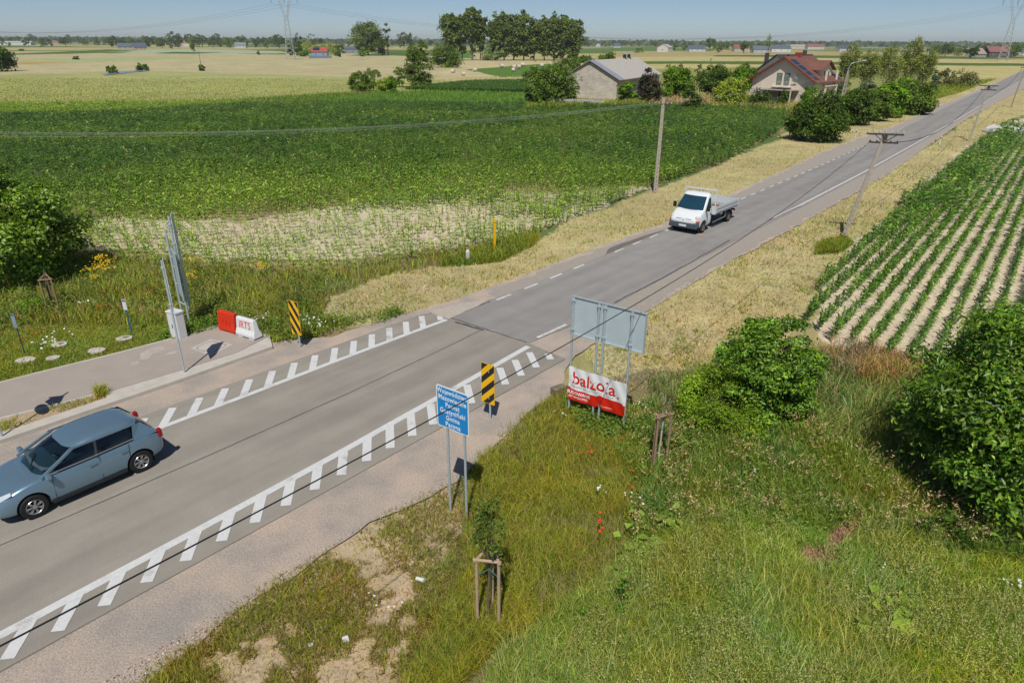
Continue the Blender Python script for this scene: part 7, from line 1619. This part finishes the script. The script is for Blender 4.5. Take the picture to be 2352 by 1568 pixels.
# ---- distant trees: a few kinds, copied, each placed and sized on its own
kinds = []
for i in range(7):
    sh = ('round', 'round', 'vase', 'round', 'dome', 'column', 'round')[i]
    kinds.append(make_tree(10, (4.6, 5.2, 4, 4.2, 6, 2.4, 5)[i], 10*(.12, .06, .2, .1, .02, .05, .04)[i], ('far', 'mid', 'poplar', 'far', 'mid', 'dark', 'far')[i], sh, leaves=700, lobes=18, size=1.1, trunk=.25, limbs=3))
def copy_far(k, x, yb, yt, name, label, group, wf=1.0):
    X, Y = G(x, yb); H = HT(x, yb, yt)
    t_ = thing(name, label, 'tree', (X, Y, 0), random.random()*6.28, group); s = H/10*1.25; t_.scale = (s*wf, s*wf, s)
    for nm, me in zip(('trunk', 'crown'), kinds[k]): o = bpy.data.objects.new(nm, me); COL.objects.link(o); o.parent = t_
hor = lambda x: 91+13*x/2352
def row(n, xa, xb, dy0, dy1, h0, h1, label, group, ks=(0, 1, 2, 3, 6)):
    for i in range(n):
        x = xa+(xb-xa)*(i+random.uniform(.1, .9))/n; yb = hor(x)+random.uniform(dy0, dy1); hh = random.uniform(h0, h1)*1.15
        copy_far(random.choice(ks), x, yb, yb-hh, 'tree', label, group, random.uniform(.8, 1.25))
row(34, 0, 420, 9, 17, 7, 16, 'small tree in the wooded farmland along the left horizon', 'trees along the left horizon')
row(22, 430, 662, 14, 18, 12, 22, 'tree in the row left of the pylon', 'tree row left of the pylon')
row(8, 250, 430, 16, 20, 9, 20, 'tree around the blue-roofed farm', 'trees around the left farm')
row(14, 780, 1030, 10, 15, 6, 13, 'distant tree between the tall broad tree and the grove', 'distant trees before the grove')
row(20, 1330, 1760, 6, 12, 4, 10, 'distant tree near the far village right of the grove', 'distant trees of the right village')
row(14, 1640, 1780, 14, 20, 8, 17, 'tree around the houses left of the lone tree', 'trees around the houses on the right')
row(24, 2130, 2352, 22, 28, 10, 20, 'tree in the wood belt beneath the right horizon', 'trees of the right wood belt', (0, 1, 4, 6))
row(9, 2130, 2360, 12, 18, 6, 14, 'far tree behind the right wood belt', 'far trees behind the right wood belt')
for k, x, yb, yt, w_, lb in ((1, 95, 109, 95, 1.1, 'dark round tree over the long pale shed'), (0, 282, 104, 92, .8, 'blue-green round tree alone on the left horizon'), (2, 337, 108, 86, 1.0, 'tall airy tree above the blue-roofed farm'), (0, 402, 108, 81, 1.1, 'tallest round tree on the left horizon'), (1, 448, 119, 100, .9, 'dark tree at the left start of the tree row'), (0, 928, 112, 83, 1.0, 'round distant tree right of the tall broad tree'), (1, 948, 112, 84, .8, 'distant tree beside the round one'), (1, 1352, 108, 90, 1.5, 'rounded clump right of the grove'), (2, 1382, 108, 98, .8, 'small dark tree before the far village'), (2, 1418, 108, 99, .8, 'second small dark tree in the far village'), (4, 1468, 122, 111, 1.5, 'low dark clump alone in the green field'), (1, 1545, 116, 104, 1.7, 'dark wide clump behind the white barn'), (1, 1570, 116, 105, 1.5, 'dark clump right of the white barn'), (5, 1500, 106, 96, 1.2, 'blue poplar pair on the horizon'), (2, 1630, 118, 92, 1.0, 'tall dark tree left of the brick-red roof'), (1, 1648, 122, 105, 1.0, 'round tree left of the brick-red roof'), (5, 1708, 122, 98, 1.4, 'conifer right of the brick-red roof'), (0, 2168, 128, 108, .8, 'blue-green tree over the wood belt'), (5, 2228, 134, 110, 2.2, 'tall pointed brown-green tree by the thatched house'), (1, 2326, 132, 108, 1.2, 'dark tree right of the right pylon'), (1, 1800, 118, 107, .8, 'tree right of the white house on the horizon')):
    copy_far(k, x, yb, yt, 'tree', lb, None, w_)
# blue forest line on the horizon: one mass
Ps, Cs = [], []
for k in range(16000):
    x = random.uniform(-900, 3200); d_ = random.uniform(2600, 4200); a = math.atan2((x-PW/2)/F, 1)
    Ps.append((d_*math.tan(a), d_, 0))
Ps = np.array(Ps); hgt = 9+11*fbm(Ps[:, 0]/260, Ps[:, 1]/500, 90); Ps[:, 2] = hgt*rng.random(len(Ps))**.6
N_ = rand_dirs(len(Ps)); N_[:, 1] = -abs(N_[:, 1])-.4; N_ /= np.linalg.norm(N_, axis=1)[:, None]
fm = leaf_mesh('forest', Ps, N_, 16.0, mixcols(len(Ps), PAL['far'], .12), .9)
tag(link('forest', fm, LEAF), 'continuous blue forest belt along the whole horizon', 'forest', kind='stuff')
# ================================================================== air
hz = MB().box((0, 4650, 34), (19000, 9500, 72)).build('haze', None); hz['kind'] = 'stuff'; hz['label'] = 'thin summer haze over the plain'; hz['category'] = 'haze'
m = bpy.data.materials.new('haze_air'); m.use_nodes = True; t = m.node_tree; t.nodes.clear(); o = t.nodes.new('ShaderNodeOutputMaterial'); v = t.nodes.new('ShaderNodeVolumePrincipled')
v.inputs['Color'].default_value = (.93, .97, 1.0, 1); v.inputs['Density'].default_value = 0.00011; v.inputs['Anisotropy'].default_value = 0.1
t.links.new(v.outputs[0], o.inputs['Volume']); hz.data.materials.clear(); hz.data.materials.append(m)
